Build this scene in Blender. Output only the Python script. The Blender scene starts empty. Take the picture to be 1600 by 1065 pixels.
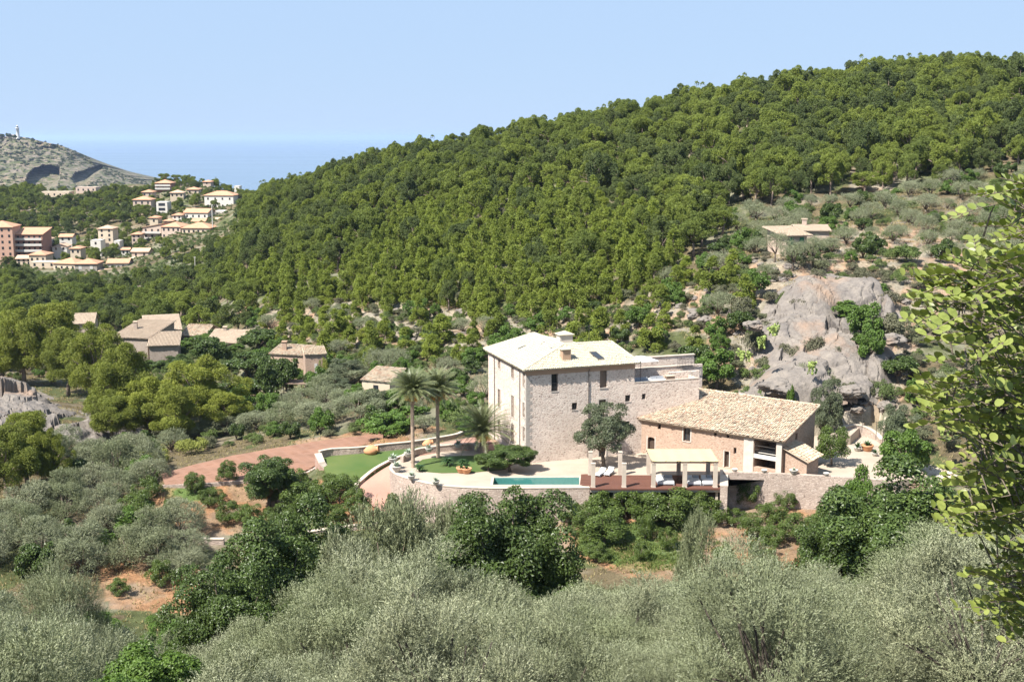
import bpy, bmesh, math, random
import numpy as np
from mathutils import Vector, Matrix, noise as mnoise
from mathutils.geometry import tessellate_polygon

R = math.radians
rng = np.random.default_rng(7)
random.seed(7)
sc = bpy.context.scene

# ------------------------------------------------------------------ camera
FPX, PITCH, H = 1880.0, math.atan(318 / 1880.0), 38.6      # focal length in photo pixels, tilt, eye above the pool terrace
CP, SP = math.cos(PITCH), math.sin(PITCH)
cam_d = bpy.data.cameras.new('camera')
cam_d.sensor_width = 36.0
cam_d.lens = FPX / 1600 * 36
cam_d.clip_start, cam_d.clip_end = 0.1, 150000
cam = bpy.data.objects.new('camera', cam_d)
sc.collection.objects.link(cam)
cam.location = (0, 0, H)
cam.rotation_euler = (R(90) - PITCH, 0, 0)
sc.camera = cam

# ------------------------------------------------------------------ light
SUN_AZ, SUN_EL = 40.0, 52.0           # sun stands left of and a little behind the camera
sun_dir = Vector((-math.cos(R(SUN_AZ)) * math.cos(R(SUN_EL)), -math.sin(R(SUN_AZ)) * math.cos(R(SUN_EL)), math.sin(R(SUN_EL))))
sd = bpy.data.lights.new('sun', 'SUN')
sd.energy, sd.angle, sd.color = 4.9, R(0.53), (1.0, 0.955, 0.88)
so = bpy.data.objects.new('sun', sd)
sc.collection.objects.link(so)
so.rotation_euler = sun_dir.to_track_quat('Z', 'Y').to_euler()
world = bpy.data.worlds.new('World')
sc.world = world
world.use_nodes = True
wn, wl = world.node_tree.nodes, world.node_tree.links
wn.clear()
sky = wn.new('ShaderNodeTexSky')
sky.sky_type = 'NISHITA'
sky.sun_disc = False
sky.sun_elevation = R(SUN_EL)
sky.sun_rotation = math.atan2(sun_dir.x, sun_dir.y)
sky.altitude, sky.air_density, sky.dust_density, sky.ozone_density = 60, 1.0, 0.0, 2.0
bgn = wn.new('ShaderNodeBackground')
bgn.inputs['Strength'].default_value = 0.085
wo = wn.new('ShaderNodeOutputWorld')
veil = wn.new('ShaderNodeMix'); veil.data_type = 'RGBA'          # thin even veil over the whole sky dome
veil.inputs[0].default_value = 0.95
veil.inputs[7].default_value = (2.28, 3.12, 4.4, 1)
wl.new(sky.outputs[0], veil.inputs[6])
wl.new(veil.outputs[2], bgn.inputs['Color'])
wl.new(bgn.outputs[0], wo.inputs['Surface'])
sc.view_settings.view_transform = 'Standard'
sc.view_settings.look = 'None'
sc.view_settings.gamma = 1.0
sc.view_settings.use_curve_mapping = False
sc.view_settings.exposure = 1.35
sc.cycles.volume_bounces = 1
sc.cycles.max_bounces = 6
sc.cycles.transparent_max_bounces = 8

# ------------------------------------------------------------------ measuring
def ray(px, py):
    v = py - 532.5
    y = FPX * CP - v * SP
    return ((px - 800) / y, 1.0, (-FPX * SP - v * CP) / y)
def PY(px, py, Y):
    d = ray(px, py); return Vector((d[0] * Y, Y, H + d[2] * Y))
def PZ(px, py, z=0.0):
    d = ray(px, py); Y = (z - H) / d[2]; return Vector((d[0] * Y, Y, z))
def PP(px, py, o, n):                       # sight line meets the upright plane through o with normal n
    d = Vector(ray(px, py)); c = Vector((0, 0, H))
    k = (o - c).dot(n) / d.dot(n); return c + d * k
def proj(p):
    x, y, z = p[0], p[1], p[2] - H
    dep = y * CP - z * SP
    return 800 + FPX * x / dep, 532.5 - FPX * (y * SP + z * CP) / dep

# ------------------------------------------------------------------ scene helpers
C = sc.collection
def tag(o, label=None, cat=None, group=None, kind=None):
    if label: o['label'] = label
    if cat: o['category'] = cat
    if group: o['group'] = group
    if kind: o['kind'] = kind
    return o
def thing(name, label, cat, loc=(0, 0, 0), rotz=0.0, group=None):
    o = bpy.data.objects.new(name, None); C.objects.link(o)
    o.empty_display_size = 0.2
    o.location = loc; o.rotation_euler = (0, 0, rotz)
    return tag(o, label, cat, group)
def link(name, me, parent=None, mat=None, loc=None, rot=None, scale=None):
    o = bpy.data.objects.new(name, me); C.objects.link(o)
    if parent: o.parent = parent
    if mat and not me.materials: me.materials.append(mat)
    if loc is not None: o.location = loc
    if rot is not None: o.rotation_euler = rot
    if scale is not None: o.scale = scale
    return o
def np_mesh(name, V, F, mat=None, smooth=False):
    V = np.asarray(V, dtype=np.float32); F = np.asarray(F, dtype=np.int32)
    k = F.shape[1]
    me = bpy.data.meshes.new(name)
    me.vertices.add(len(V)); me.vertices.foreach_set('co', V.ravel())
    me.loops.add(F.size); me.loops.foreach_set('vertex_index', F.ravel())
    me.polygons.add(len(F)); me.polygons.foreach_set('loop_start', np.arange(len(F), dtype=np.int32) * k)
    me.polygons.foreach_set('loop_total', np.full(len(F), k, dtype=np.int32))
    me.polygons.foreach_set('use_smooth', np.full(len(F), smooth))
    me.update(calc_edges=True)
    if mat: me.materials.append(mat)
    return me
class MB:
    """collects shapes, then links them as one mesh object"""
    def __init__(s): s.v = []; s.f = []
    def add(s, vs, fs):
        b = len(s.v); s.v += [tuple(v) for v in vs]; s.f += [tuple(i + b for i in f) for f in fs]; return s
    def box(s, c, size, rz=0.0, tilt=None):
        hx, hy, hz = size[0] / 2, size[1] / 2, size[2] / 2
        m = Matrix.Rotation(rz, 3, 'Z')
        if tilt: m = m @ Matrix.Rotation(tilt[0], 3, 'X') @ Matrix.Rotation(tilt[1], 3, 'Y')
        c = Vector(c)
        vs = [c + m @ Vector((a * hx, b * hy, d * hz)) for a in (-1, 1) for b in (-1, 1) for d in (-1, 1)]
        return s.add(vs, [(0, 1, 3, 2), (4, 6, 7, 5), (0, 4, 5, 1), (2, 3, 7, 6), (0, 2, 6, 4), (1, 5, 7, 3)])
    def tube(s, pts, rad, n=8, cap=True):
        pts = [Vector(p) for p in pts]
        if not hasattr(rad, '__len__'): rad = [rad] * len(pts)
        rings = []
        for i, p in enumerate(pts):
            t = (pts[min(i + 1, len(pts) - 1)] - pts[max(i - 1, 0)]).normalized()
            a = t.cross(Vector((0, 0, 1)) if abs(t.z) < 0.9 else Vector((1, 0, 0))).normalized(); b = t.cross(a)
            rings.append([p + (a * math.cos(2 * math.pi * k / n) + b * math.sin(2 * math.pi * k / n)) * rad[i] for k in range(n)])
        vs = [v for r in rings for v in r]
        fs = [(i * n + k, i * n + (k + 1) % n, (i + 1) * n + (k + 1) % n, (i + 1) * n + k) for i in range(len(pts) - 1) for k in range(n)]
        if cap: fs += [tuple(range(n))[::-1], tuple((len(pts) - 1) * n + k for k in range(n))]
        return s.add(vs, fs)
    def lathe(s, prof, c=(0, 0, 0), n=14, axis=None):
        c = Vector(c); m = axis or Matrix.Identity(3)
        vs = [c + m @ Vector((r * math.cos(2 * math.pi * k / n), r * math.sin(2 * math.pi * k / n), z)) for r, z in prof for k in range(n)]
        fs = [(i * n + k, i * n + (k + 1) % n, (i + 1) * n + (k + 1) % n, (i + 1) * n + k) for i in range(len(prof) - 1) for k in range(n)]
        return s.add(vs, fs)
    def poly_prism(s, pts, z0, z1):           # pts xy outline; z0/z1 numbers or lists; top face, bottom face and sides
        n = len(pts)
        z0 = z0 if hasattr(z0, '__len__') else [z0] * n; z1 = z1 if hasattr(z1, '__len__') else [z1] * n
        vs = [(p[0], p[1], z) for p, z in zip(pts, z0)] + [(p[0], p[1], z) for p, z in zip(pts, z1)]
        tri = tessellate_polygon([[Vector((p[0], p[1], 0)) for p in pts]])
        return s.add(vs, [tuple(i + n for i in t) for t in tri] + [t[::-1] for t in tri] + [(i, (i + 1) % n, (i + 1) % n + n, i + n) for i in range(n)])
    def build(s, name, mat=None, parent=None, smooth=False, loc=None):
        me = bpy.data.meshes.new(name)
        me.from_pydata(s.v, [], s.f); me.update()
        bm = bmesh.new(); bm.from_mesh(me); bmesh.ops.recalc_face_normals(bm, faces=bm.faces); bm.to_mesh(me); bm.free()
        if mat: me.materials.append(mat)
        if smooth: me.polygons.foreach_set('use_smooth', np.full(len(me.polygons), True))
        o = link(name, me, parent)
        if loc is not None: o.location = loc
        return o

# ------------------------------------------------------------------ materials
def newmat(name):
    m = bpy.data.materials.new(name); m.use_nodes = True
    nt = m.node_tree; nt.nodes.clear()
    out = nt.nodes.new('ShaderNodeOutputMaterial')
    return m, nt, nt.nodes, nt.links, out
def N(nt, t, **kw):
    n = nt.nodes.new(t)
    for k, v in kw.items():
        if k in n.inputs: n.inputs[k].default_value = v
        else: setattr(n, k, v)
    return n
def mixc(nt, fac, a, b, blend='MIX'):
    n = nt.nodes.new('ShaderNodeMix'); n.data_type = 'RGBA'; n.blend_type = blend
    for sock, val in ((n.inputs[0], fac), (n.inputs[6], a), (n.inputs[7], b)):
        if isinstance(val, (int, float)): sock.default_value = val
        elif isinstance(val, (tuple, list)): sock.default_value = (*val[:3], 1)
        else: nt.links.new(val, sock)
    return n.outputs[2]
def ramp(nt, fac, stops):
    n = nt.nodes.new('ShaderNodeValToRGB'); e = n.color_ramp.elements
    while len(e) < len(stops): e.new(0.5)
    for i, (p, c) in enumerate(stops):
        e[i].position = p; e[i].color = (*c, 1) if hasattr(c, '__len__') else (c, c, c, 1)
    nt.links.new(fac, n.inputs[0]); return n.outputs[0]
def noisen(nt, scale, detail=4.0, rough=0.55, coord='Object', vec=None, sc3=None):
    n = nt.nodes.new('ShaderNodeTexNoise'); n.inputs['Scale'].default_value = scale
    n.inputs['Detail'].default_value = detail; n.inputs['Roughness'].default_value = rough
    if vec is None:
        vec = nt.nodes.new('ShaderNodeTexCoord').outputs[coord]
    if sc3:
        mp = nt.nodes.new('ShaderNodeMapping'); mp.inputs['Scale'].default_value = sc3
        nt.links.new(vec, mp.inputs[0]); vec = mp.outputs[0]
    nt.links.new(vec, n.inputs['Vector']); return n.outputs[0]
def finish(nt, out, col, rough=0.85, bump=None, bstr=0.5, bdist=0.05, metal=0.0, spec=0.3):
    b = nt.nodes.new('ShaderNodeBsdfPrincipled')
    if isinstance(col, (tuple, list)): b.inputs['Base Color'].default_value = (*col[:3], 1)
    else: nt.links.new(col, b.inputs['Base Color'])
    if isinstance(rough, (int, float)): b.inputs['Roughness'].default_value = rough
    else: nt.links.new(rough, b.inputs['Roughness'])
    b.inputs['Metallic'].default_value = metal
    b.inputs['Specular IOR Level'].default_value = spec
    if bump is not None:
        bn = nt.nodes.new('ShaderNodeBump'); bn.inputs['Strength'].default_value = bstr; bn.inputs['Distance'].default_value = bdist
        nt.links.new(bump, bn.inputs['Height']); nt.links.new(bn.outputs[0], b.inputs['Normal'])
    nt.links.new(b.outputs[0], out.inputs[0])
def mat_plain(name, a, b=None, scale=1.5, rough=0.8, bump=0.2, metal=0.0, spec=0.3, detail=5):
    m, nt, ns, ls, out = newmat(name)
    b = b or tuple(x * 0.8 for x in a)
    n = noisen(nt, scale, detail)
    f = ramp(nt, n, [(0.3, 0.0), (0.7, 1.0)])
    finish(nt, out, mixc(nt, f, a, b), rough, noisen(nt, scale * 6, 4) if bump else None, bump, 0.02, metal, spec)
    return m
def mat_leaf(name, a, b, c, trans=0.3, rough=0.55, spec=0.25, nscale=0.5):
    """a,b: two tones picked per leaf; c: tone of whole plants, picked per object"""
    m, nt, ns, ls, out = newmat(name)
    geo = ns.new('ShaderNodeNewGeometry'); oi = ns.new('ShaderNodeObjectInfo')
    col = mixc(nt, geo.outputs['Random Per Island'], a, b)
    mr = N(nt, 'ShaderNodeMath', operation='MULTIPLY'); ls.new(oi.outputs['Random'], mr.inputs[0]); mr.inputs[1].default_value = 0.75
    col = mixc(nt, mr.outputs[0], col, c)
    n = noisen(nt, nscale, 2)
    col = mixc(nt, ramp(nt, n, [(0.35, 0.0), (0.65, 0.45)]), col, tuple(x * 0.55 for x in a))
    p = ns.new('ShaderNodeBsdfPrincipled'); ls.new(col, p.inputs['Base Color'])
    p.inputs['Roughness'].default_value = rough; p.inputs['Specular IOR Level'].default_value = spec
    t = ns.new('ShaderNodeBsdfTranslucent')
    tc = mixc(nt, 1.0, col, (1.1, 1.15, 0.45), 'MULTIPLY'); ls.new(tc, t.inputs['Color'])
    mx = ns.new('ShaderNodeMixShader'); mx.inputs[0].default_value = trans
    ls.new(p.outputs[0], mx.inputs[1]); ls.new(t.outputs[0], mx.inputs[2]); ls.new(mx.outputs[0], out.inputs[0])
    return m
def mat_stone(name, cols, joint, size=0.35, aspect=0.6, jw=0.06, bump=0.8, dark=0.25, rough=0.9):
    m, nt, ns, ls, out = newmat(name)
    tc = ns.new('ShaderNodeTexCoord').outputs['Object']
    mp = ns.new('ShaderNodeMapping'); mp.inputs['Scale'].default_value = (1 / size, 1 / size, 1 / (size * aspect)); ls.new(tc, mp.inputs[0])
    wob = ns.new('ShaderNodeTexNoise'); wob.inputs['Scale'].default_value = 1.2; ls.new(mp.outputs[0], wob.inputs['Vector'])
    vm = mixc(nt, 0.12, mp.outputs[0], wob.outputs['Color'], 'ADD')
    vo = ns.new('ShaderNodeTexVoronoi'); vo.feature = 'F1'; vo.inputs['Scale'].default_value = 1.0; ls.new(vm, vo.inputs['Vector'])
    ve = ns.new('ShaderNodeTexVoronoi'); ve.feature = 'DISTANCE_TO_EDGE'; ve.inputs['Scale'].default_value = 1.0; ls.new(vm, ve.inputs['Vector'])
    sep = ns.new('ShaderNodeSeparateColor'); ls.new(vo.outputs['Color'], sep.inputs[0])
    k = len(cols)
    stone = ramp(nt, sep.outputs[0], [(i / max(1, k - 1), c) for i, c in enumerate(cols)])
    edge = ramp(nt, ve.outputs[0], [(0.0, 1.0), (jw, 1.0), (jw * 2.2, 0.0)])
    col = mixc(nt, edge, stone, joint)
    pit = ramp(nt, noisen(nt, 1.1, 3, 0.6, vec=mp.outputs[0]), [(0.29, 1.0), (0.40, 0.0)])   # open joints and shadowy pits
    col = mixc(nt, pit, col, tuple(x * dark for x in cols[0]))
    big = ramp(nt, noisen(nt, 0.35, 4), [(0.3, 0.82), (0.7, 1.0)])
    col = mixc(nt, 1.0, col, big, 'MULTIPLY')
    h = mixc(nt, 0.6, ramp(nt, ve.outputs[0], [(0.0, 0.0), (0.16, 1.0)]), noisen(nt, 9.0 / size * 0.35, 3), 'MIX')
    finish(nt, out, col, rough, h, bump, 0.05, 0, 0.2)
    return m
def mat_island(name, cols, rough=0.85, big=(0.85, 1.0), spec=0.2):
    """colour picked per loose piece (tiles)"""
    m, nt, ns, ls, out = newmat(name)
    geo = ns.new('ShaderNodeNewGeometry')
    k = len(cols)
    col = ramp(nt, geo.outputs['Random Per Island'], [(i / max(1, k - 1), c) for i, c in enumerate(cols)])
    col = mixc(nt, 1.0, col, ramp(nt, noisen(nt, 0.5, 5), [(0.3, big[0]), (0.7, big[1])]), 'MULTIPLY')
    finish(nt, out, col, rough, noisen(nt, 20, 3), 0.3, 0.01, 0, spec)
    return m
# ------------------------------------------------------------------ terrain heights
TY = [2.5, 6, 12, 28, 45, 60, 80, 95, 110, 125, 135, 145, 155, 170, 190, 210, 240, 280, 330, 380, 430, 500, 600, 700, 780, 880, 1000, 1200]
TC = [-500, 0, 200, 300, 350, 410, 600, 800, 1000, 1200, 1400, 1600, 2100]
TZ = {
 -500: [37, 34, 30, 22, 14, 8, 1, -3, -5, -4, -3, -2, -1, 0, 0, -2, -4, -8, -12, -14, -16, -18, -20, -18, -12, -10, -70, -75],
    0: [37, 34.6, 31, 23, 15, 8, 0, -5, -7, -6, -5, -4.2, -3.8, -2.5, -3.5, -6.5, -8.5, -11, -13, -15.5, -17, -19, -21.5, -12, -4, -2, -70, -75],
  200: [37, 34.6, 31.5, 23, 14, 6, -3, -7, -8, -6, -4.5, -5, -5.8, -6.8, -8, -8.8, -10, -12, -14, -16.5, -18, -18.6, -17.5, -4, 8, 2, -70, -75],
  300: [37, 34.6, 31.5, 23.5, 14.5, 7, -2, -6.5, -8, -6.5, -4.6, -4.2, -4, -5.2, -6.2, -6.6, -7, -7.8, -9.5, -11, -12.5, -13.5, -9, 4, 10, 2, -70, -75],
  350: [37, 34.6, 31.5, 23.5, 14.5, 7, -2, -6.5, -8, -6.5, -4.6, -4, -3.6, -4.8, -5.6, -6, -6.2, -6.2, -7, -8.5, -10, -10.5, -8, 2, 8, 2, -70, -75],
  410: [37, 34.7, 31.5, 23.5, 15, 7.5, -2, -6, -7.5, -6.3, -4.8, -3.6, -3.0, -4.0, -4.8, -4.8, -2.4, .4, 2.6, 4.8, 8.5, 13, 9, 4, -5, -30, -70, -75],
  600: [37, 34.8, 32, 24.2, 16, 8.5, 0, -5.5, -6.8, -5, -3.6, -1.4, -1.2, -1.4, -.4, 1.4, 6, 11, 17, 23, 27.5, 20, 0, -30, -50, -60, -75, -75],
  800: [37, 35, 32, 24.5, 16.5, 9, 0, -5, -6, -4.5, -3.2, -1.2, -.6, 1.5, 4.2, 7.2, 12.6, 18.5, 26, 34, 33, 20, 0, -30, -50, -60, -75, -75],
 1000: [37, 35, 32, 24.8, 16.8, 9.5, 0.5, -4.6, -5.6, -4.2, -3.2, -1, 0, 3.8, 8.5, 12.2, 17, 23.5, 33, 42.5, 40, 30, 10, -20, -40, -60, -75, -75],
 1200: [37, 35.2, 32.4, 25.3, 17.5, 10.5, 1.5, -4, -5, -4.2, -3.2, -.6, 1.4, 8, 15, 18.4, 22, 30, 42, 50, 48, 42, 25, 0, -30, -60, -75, -75],
 1400: [37, 35.3, 32.6, 25.6, 17.8, 11, 2, -3.4, -4, -3.8, -2.6, .4, 3, 8.5, 15, 19, 23.5, 32, 45, 55, 56, 50, 30, 5, -20, -60, -75, -75],
 1600: [37, 35.3, 32.8, 26.0, 18.4, 12, 3.5, -1.4, -2.4, -1.2, 1, 3.2, 6, 9.5, 15, 19.5, 24.8, 35, 48, 54.5, 55, 48, 30, 5, -20, -60, -75, -75],
 2100: [37, 35.3, 33, 27.5, 21, 15, 8, 4, 4, 5, 8, 10, 12, 14, 18, 22, 28, 39, 51, 58, 58, 52, 35, 5, -20, -60, -75, -75],
}
_lny = np.linspace(math.log(2.5), math.log(1200), 420)
_cols = np.linspace(-500, 2100, 261)
_g = np.array([np.interp(_lny, np.log(TY), TZ[c]) for c in TC])            # cols x lny
_g = np.array([np.interp(_cols, TC, _g[:, j]) for j in range(len(_lny))]).T   # 261 x 420
def _blur(a, k, ax):
    w = np.exp(-np.linspace(-2, 2, 2 * k + 1) ** 2); w /= w.sum()
    pad = [(0, 0), (0, 0)]; pad[ax] = (k, k); b = np.pad(a, pad, mode='edge'); o = np.zeros_like(a)
    for i, wi in enumerate(w): o += wi * (b[i:i + a.shape[0], :] if ax == 0 else b[:, i:i + a.shape[1]])
    return o
_g = _blur(_blur(_g, 4, 0), 4, 1)
def _lookup(x, y):
    y = np.maximum(y, 2.51)
    c = np.clip((x / y * FPX * 0.985 + 800 + 500) / 10.0, 0, 259.999); l = np.clip((np.log(y) - _lny[0]) / (_lny[1] - _lny[0]), 0, 418.999)
    ci = c.astype(int); li = l.astype(int); cf = c - ci; lf = l - li
    return (_g[ci, li] * (1 - cf) * (1 - lf) + _g[ci + 1, li] * cf * (1 - lf) + _g[ci, li + 1] * (1 - cf) * lf + _g[ci + 1, li + 1] * cf * lf)
# value noise, vectorised
_perm = np.random.default_rng(3).random((256, 256))
def vnoise(x, y):
    xi = np.floor(x).astype(int); yi = np.floor(y).astype(int); fx = x - xi; fy = y - yi
    fx = fx * fx * (3 - 2 * fx); fy = fy * fy * (3 - 2 * fy)
    a = _perm[xi & 255, yi & 255]; b = _perm[(xi + 1) & 255, yi & 255]; c = _perm[xi & 255, (yi + 1) & 255]; d = _perm[(xi + 1) & 255, (yi + 1) & 255]
    return (a * (1 - fx) + b * fx) * (1 - fy) + (c * (1 - fx) + d * fx) * fy
def fbm(x, y, o=4, l=2.03):
    s = 0; a = 1; t = 0
    for i in range(o):
        s = s + a * vnoise(x + 17.3 * i, y - 9.1 * i); t += a; a *= 0.5; x = x * l; y = y * l
    return s / t
def in_poly(x, y, P):
    x = np.asarray(x, float); y = np.asarray(y, float); c = np.zeros(x.shape, bool); n = len(P)
    for i in range(n):
        x0, y0 = P[i][0], P[i][1]; x1, y1 = P[i - 1][0], P[i - 1][1]
        if y0 == y1: continue
        k = ((y0 > y) != (y1 > y)) & (x < (x1 - x0) * (y - y0) / (y1 - y0) + x0); c ^= k
    return c
def dist_poly(x, y, P, closed=True):
    d = np.full(np.shape(x), 1e9)
    for i in range(len(P) if closed else len(P) - 1):
        a = np.array(P[i][:2]); b = np.array(P[(i + 1) % len(P)][:2]); ab = b - a; L = ab @ ab + 1e-9
        t = np.clip(((x - a[0]) * ab[0] + (y - a[1]) * ab[1]) / L, 0, 1)
        d = np.minimum(d, np.hypot(x - a[0] - t * ab[0], y - a[1] - t * ab[1]))
    return d
def xy(p): return (p[0], p[1])

# outlines of the built platforms (pixels of the photograph turned into points on their own level)
POOL_WALL = [PZ(*q, 0) for q in [(617, 722), (612, 731), (620, 740), (642, 748), (672, 755), (702, 759), (735, 761), (772, 762), (845, 761.5), (921, 761)]]
DECK = [PZ(*q, 0) for q in [(906, 742), (921, 742), (1128, 744), (1128, 764), (921, 761), (904, 761)]]
R_WALL = [PZ(1130, 737, .8), PZ(1200, 738, .8), PZ(1262, 741, .8), PZ(1325, 745, .8)]
PLATFORM = ([xy(p) for p in POOL_WALL] + [xy(PZ(1128, 761, 0)), xy(PZ(1131, 744, 0))] + [xy(p) for p in R_WALL] +
            [xy(PZ(1400, 740, 0)), xy(PZ(1390, 705, 0)), xy(PZ(1372, 672, 0)), (36.5, 152.5), (20, 163), (2, 160), (-3.6, 155), xy(PZ(742, 684, 0)), xy(PZ(660, 704, 0)), xy(PZ(633, 712, 0))])
DRIVE_C = [(648, 806, -4.3), (612, 790, -3.8), (588, 770, -3.0), (588, 748, -2.1), (612, 727, -1.2), (645, 710, -.5), (690, 698, 0.0), (735, 690, .15), (768, 685, .15)]
DRIVE = [PZ(a, b, c) for a, b, c in DRIVE_C]
LAWN_A = [PZ(a, b, c) for a, b, c in [(500, 716, -.9), (520, 712, -.8), (560, 709, -.7), (610, 704, -.5), (650, 700, -.3), (685, 694, 0), (668, 703, -.1), (640, 712, -.5), (612, 722, -.9), (586, 736, -1.5), (564, 754, -2.3), (540, 757, -2.2), (512, 745, -1.7)]]
FIELD = [PZ(*q, -2.6) for q in [(252, 740), (300, 726), (360, 712), (420, 701), (480, 692), (540, 683), (590, 678), (610, 684), (560, 697), (497, 712), (492, 727), (470, 738), (400, 748), (330, 753), (258, 757)]]
HOUSE_L_Z = -10.0
def ground_z(x, y, detail=True):
    x = np.asarray(x, float); y = np.asarray(y, float)
    z = _lookup(x, y)
    if detail:
        near = np.clip((y - 150) / 60, 0, 1); far = np.clip((y - 20) / 60, 0, 1)
        amp = 0.35 * far + 2.4 * near + np.clip((y - 350) / 300, 0, 1) * 2
        z = z + (fbm(x / 23, y / 23, 4) - .5) * amp + (fbm(x / 5 + 50, y / 5, 3) - .5) * .35 * far
        # old dry-stone terrace steps on the slopes behind the houses
        ter = np.clip((y - 165) / 20, 0, 1) * np.clip((330 - y) / 60, 0, 1) * np.clip((x + 90) / 40, 0, 1)
        st = 2.2; q = z / st; fq = q - np.floor(q); z = z * (1 - ter * .8) + ter * .8 * st * (np.floor(q) + np.clip((fq - .62) / .38, 0, 1))
    Pl = np.array([(p.x, p.y, p.z) for p in LAWN_A]); wl_ = 1 / ((x[..., None] - Pl[:, 0]) ** 2 + (y[..., None] - Pl[:, 1]) ** 2 + .5) ** 2; zl = (wl_ * Pl[:, 2]).sum(-1) / wl_.sum(-1) - .3
    for P, zz, fall in ((LAWN_A, zl, 3.0), (FIELD, -2.85, 3.0)):
        ins = in_poly(x, y, P); d = np.where(ins, 0, dist_poly(x, y, P)); k = np.clip(1 - d / fall, 0, 1); z = z * (1 - k) + zz * k
    d = dist_poly(x, y, DRIVE, False)
    P = np.array([(p.x, p.y, p.z) for p in DRIVE]); w = 1 / ((x[..., None] - P[:, 0]) ** 2 + (y[..., None] - P[:, 1]) ** 2 + .5) ** 2
    zd = (w * P[:, 2]).sum(-1) / w.sum(-1); k = np.clip((6 - d) / 2.6, 0, 1); z = z * (1 - k) + (zd - .25) * k
    ins = in_poly(x, y, PLATFORM); dpl = dist_poly(x, y, PLATFORM)
    z = np.where(ins, np.minimum(z, -1.6 - .0 * x), z)
    return z
def gz(x, y): return float(ground_z(np.array([x]), np.array([y]))[0])

# regions drawn on the photograph, used to choose what grows where
G_SOIL = [[(225, 770), (300, 752), (420, 748), (560, 752), (640, 800), (600, 830), (480, 822), (330, 842), (245, 815)],
          [(860, 800), (1130, 790), (1300, 790), (1240, 900), (1100, 910), (980, 900), (880, 860)],
          [(150, 880), (310, 880), (310, 960), (170, 950)], [(455, 690), (640, 660), (700, 670), (640, 690), (500, 715)]]
G_GRASS = [[(905, 815), (1090, 815), (1100, 880), (1000, 895), (900, 860)], [(250, 762), (330, 752), (340, 775), (270, 790)], [(420, 800), (520, 790), (500, 830), (430, 830)]]
G_BARE = [[(1000, 455), (1150, 430), (1230, 380), (1320, 350), (1500, 370), (1560, 470), (1460, 500), (1400, 640), (1180, 640), (1100, 520), (1000, 520)],
          [(360, 480), (560, 470), (780, 480), (1000, 470), (1050, 520), (1000, 545), (760, 560), (560, 540), (420, 530)], [(1330, 255), (1400, 255), (1400, 300), (1330, 300)]]
G_PATH = [[(1300, 640), (1375, 632), (1385, 660), (1330, 668)], [(1240, 700), (1300, 690), (1500, 740), (1460, 770), (1300, 750)]]

def in_regs(px, py, regs):
    m = np.zeros(np.shape(px), bool)
    for P in regs: m |= in_poly(px, py, P)
    return m
def mproj(x, y, z):
    dep = y * CP - (z - H) * SP
    return 800 + FPX * x / dep, 532.5 - FPX * (y * SP + (z - H) * CP) / dep

def build_ground():
    nt, ny = 430, 520
    T = np.linspace(-0.72, 0.72, nt); Y = np.exp(np.linspace(math.log(2.2), math.log(1150), ny))
    # finer rows where the villa stands
    YY = np.concatenate([np.exp(np.linspace(math.log(2.2), math.log(95), 90)), np.linspace(95.8, 170, 190), np.exp(np.linspace(math.log(171), math.log(1150), 260))])
    tt, yy = np.meshgrid(T, YY); xx = tt * yy
    z = ground_z(xx, yy)
    V = np.stack([xx, yy, z], -1).reshape(-1, 3); m, n = tt.shape
    I = np.arange(m * n).reshape(m, n)
    F = np.stack([I[:-1, :-1], I[:-1, 1:], I[1:, 1:], I[1:, :-1]], -1).reshape(-1, 4)
    me = np_mesh('ground', V, F, None, True)
    px, py = mproj(xx, yy, z)
    w = (fbm(xx / 4, yy / 4, 4) - .5) * 50
    col = np.zeros((m, n, 4)); col[..., 3] = 1
    base = np.array([.115, .095, .055]); col[..., :3] = base
    n1 = fbm(xx / 9, yy / 9, 4)[..., None]; n2 = fbm(xx / 3 + 9, yy / 3, 3)[..., None]
    col[..., :3] = np.where(n1 > .5, [.075, .085, .035], [.12, .095, .055])
    def put(mask, c): col[..., :3] = np.where(mask[..., None], c, col[..., :3])
    bare = in_regs(px + w * .6, py + w * .3, G_BARE)
    put(bare, np.where(n2 > .55, [.29, .19, .125], np.where(n2 > .42, [.27, .22, .16], [.22, .195, .15])))
    soil = in_regs(px + w * .2, py + w * .15, G_SOIL) & (yy < 180)
    put(soil, np.where(n2 > .5, [.27, .15, .08], [.23, .15, .09]))
    put(in_regs(px + w * .3, py + w * .2, G_GRASS) & (yy < 160) , np.where(n2 > .5, [.09, .13, .04], [.19, .15, .07]))
    put(in_regs(px + w * .1, py, G_PATH) & (yy < 170) & (yy > 125), [.50, .42, .33])
    a = me.color_attributes.new('Col', 'FLOAT_COLOR', 'POINT'); a.data.foreach_set('color', col.astype(np.float32).ravel())
    mt, nt_, ns, ls, out = newmat('ground earth')
    at = ns.new('ShaderNodeVertexColor'); at.layer_name = 'Col'
    n_a = noisen(nt_, 0.9, 6, .65); n_b = noisen(nt_, 6.0, 5, .7); n_c = noisen(nt_, .12, 4, .6)
    c = mixc(nt_, 1.0, at.outputs[0], ramp(nt_, n_a, [(.25, .5), (.5, 1.0), (.75, 1.5)]), 'MULTIPLY')
    c = mixc(nt_, 1.0, c, ramp(nt_, n_b, [(.3, .7), (.7, 1.25)]), 'MULTIPLY')
    c = mixc(nt_, ramp(nt_, n_c, [(.5, 0), (.62, .45)]), c, (.28, .25, .20))
    finish(nt_, out, c, .95, n_b, .9, .25, 0, .1)
    me.materials.append(mt)
    o = link('ground', me); tag(o, 'hillside and valley floor of brown and reddish soil under the trees', kind='structure')
build_ground()

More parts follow.
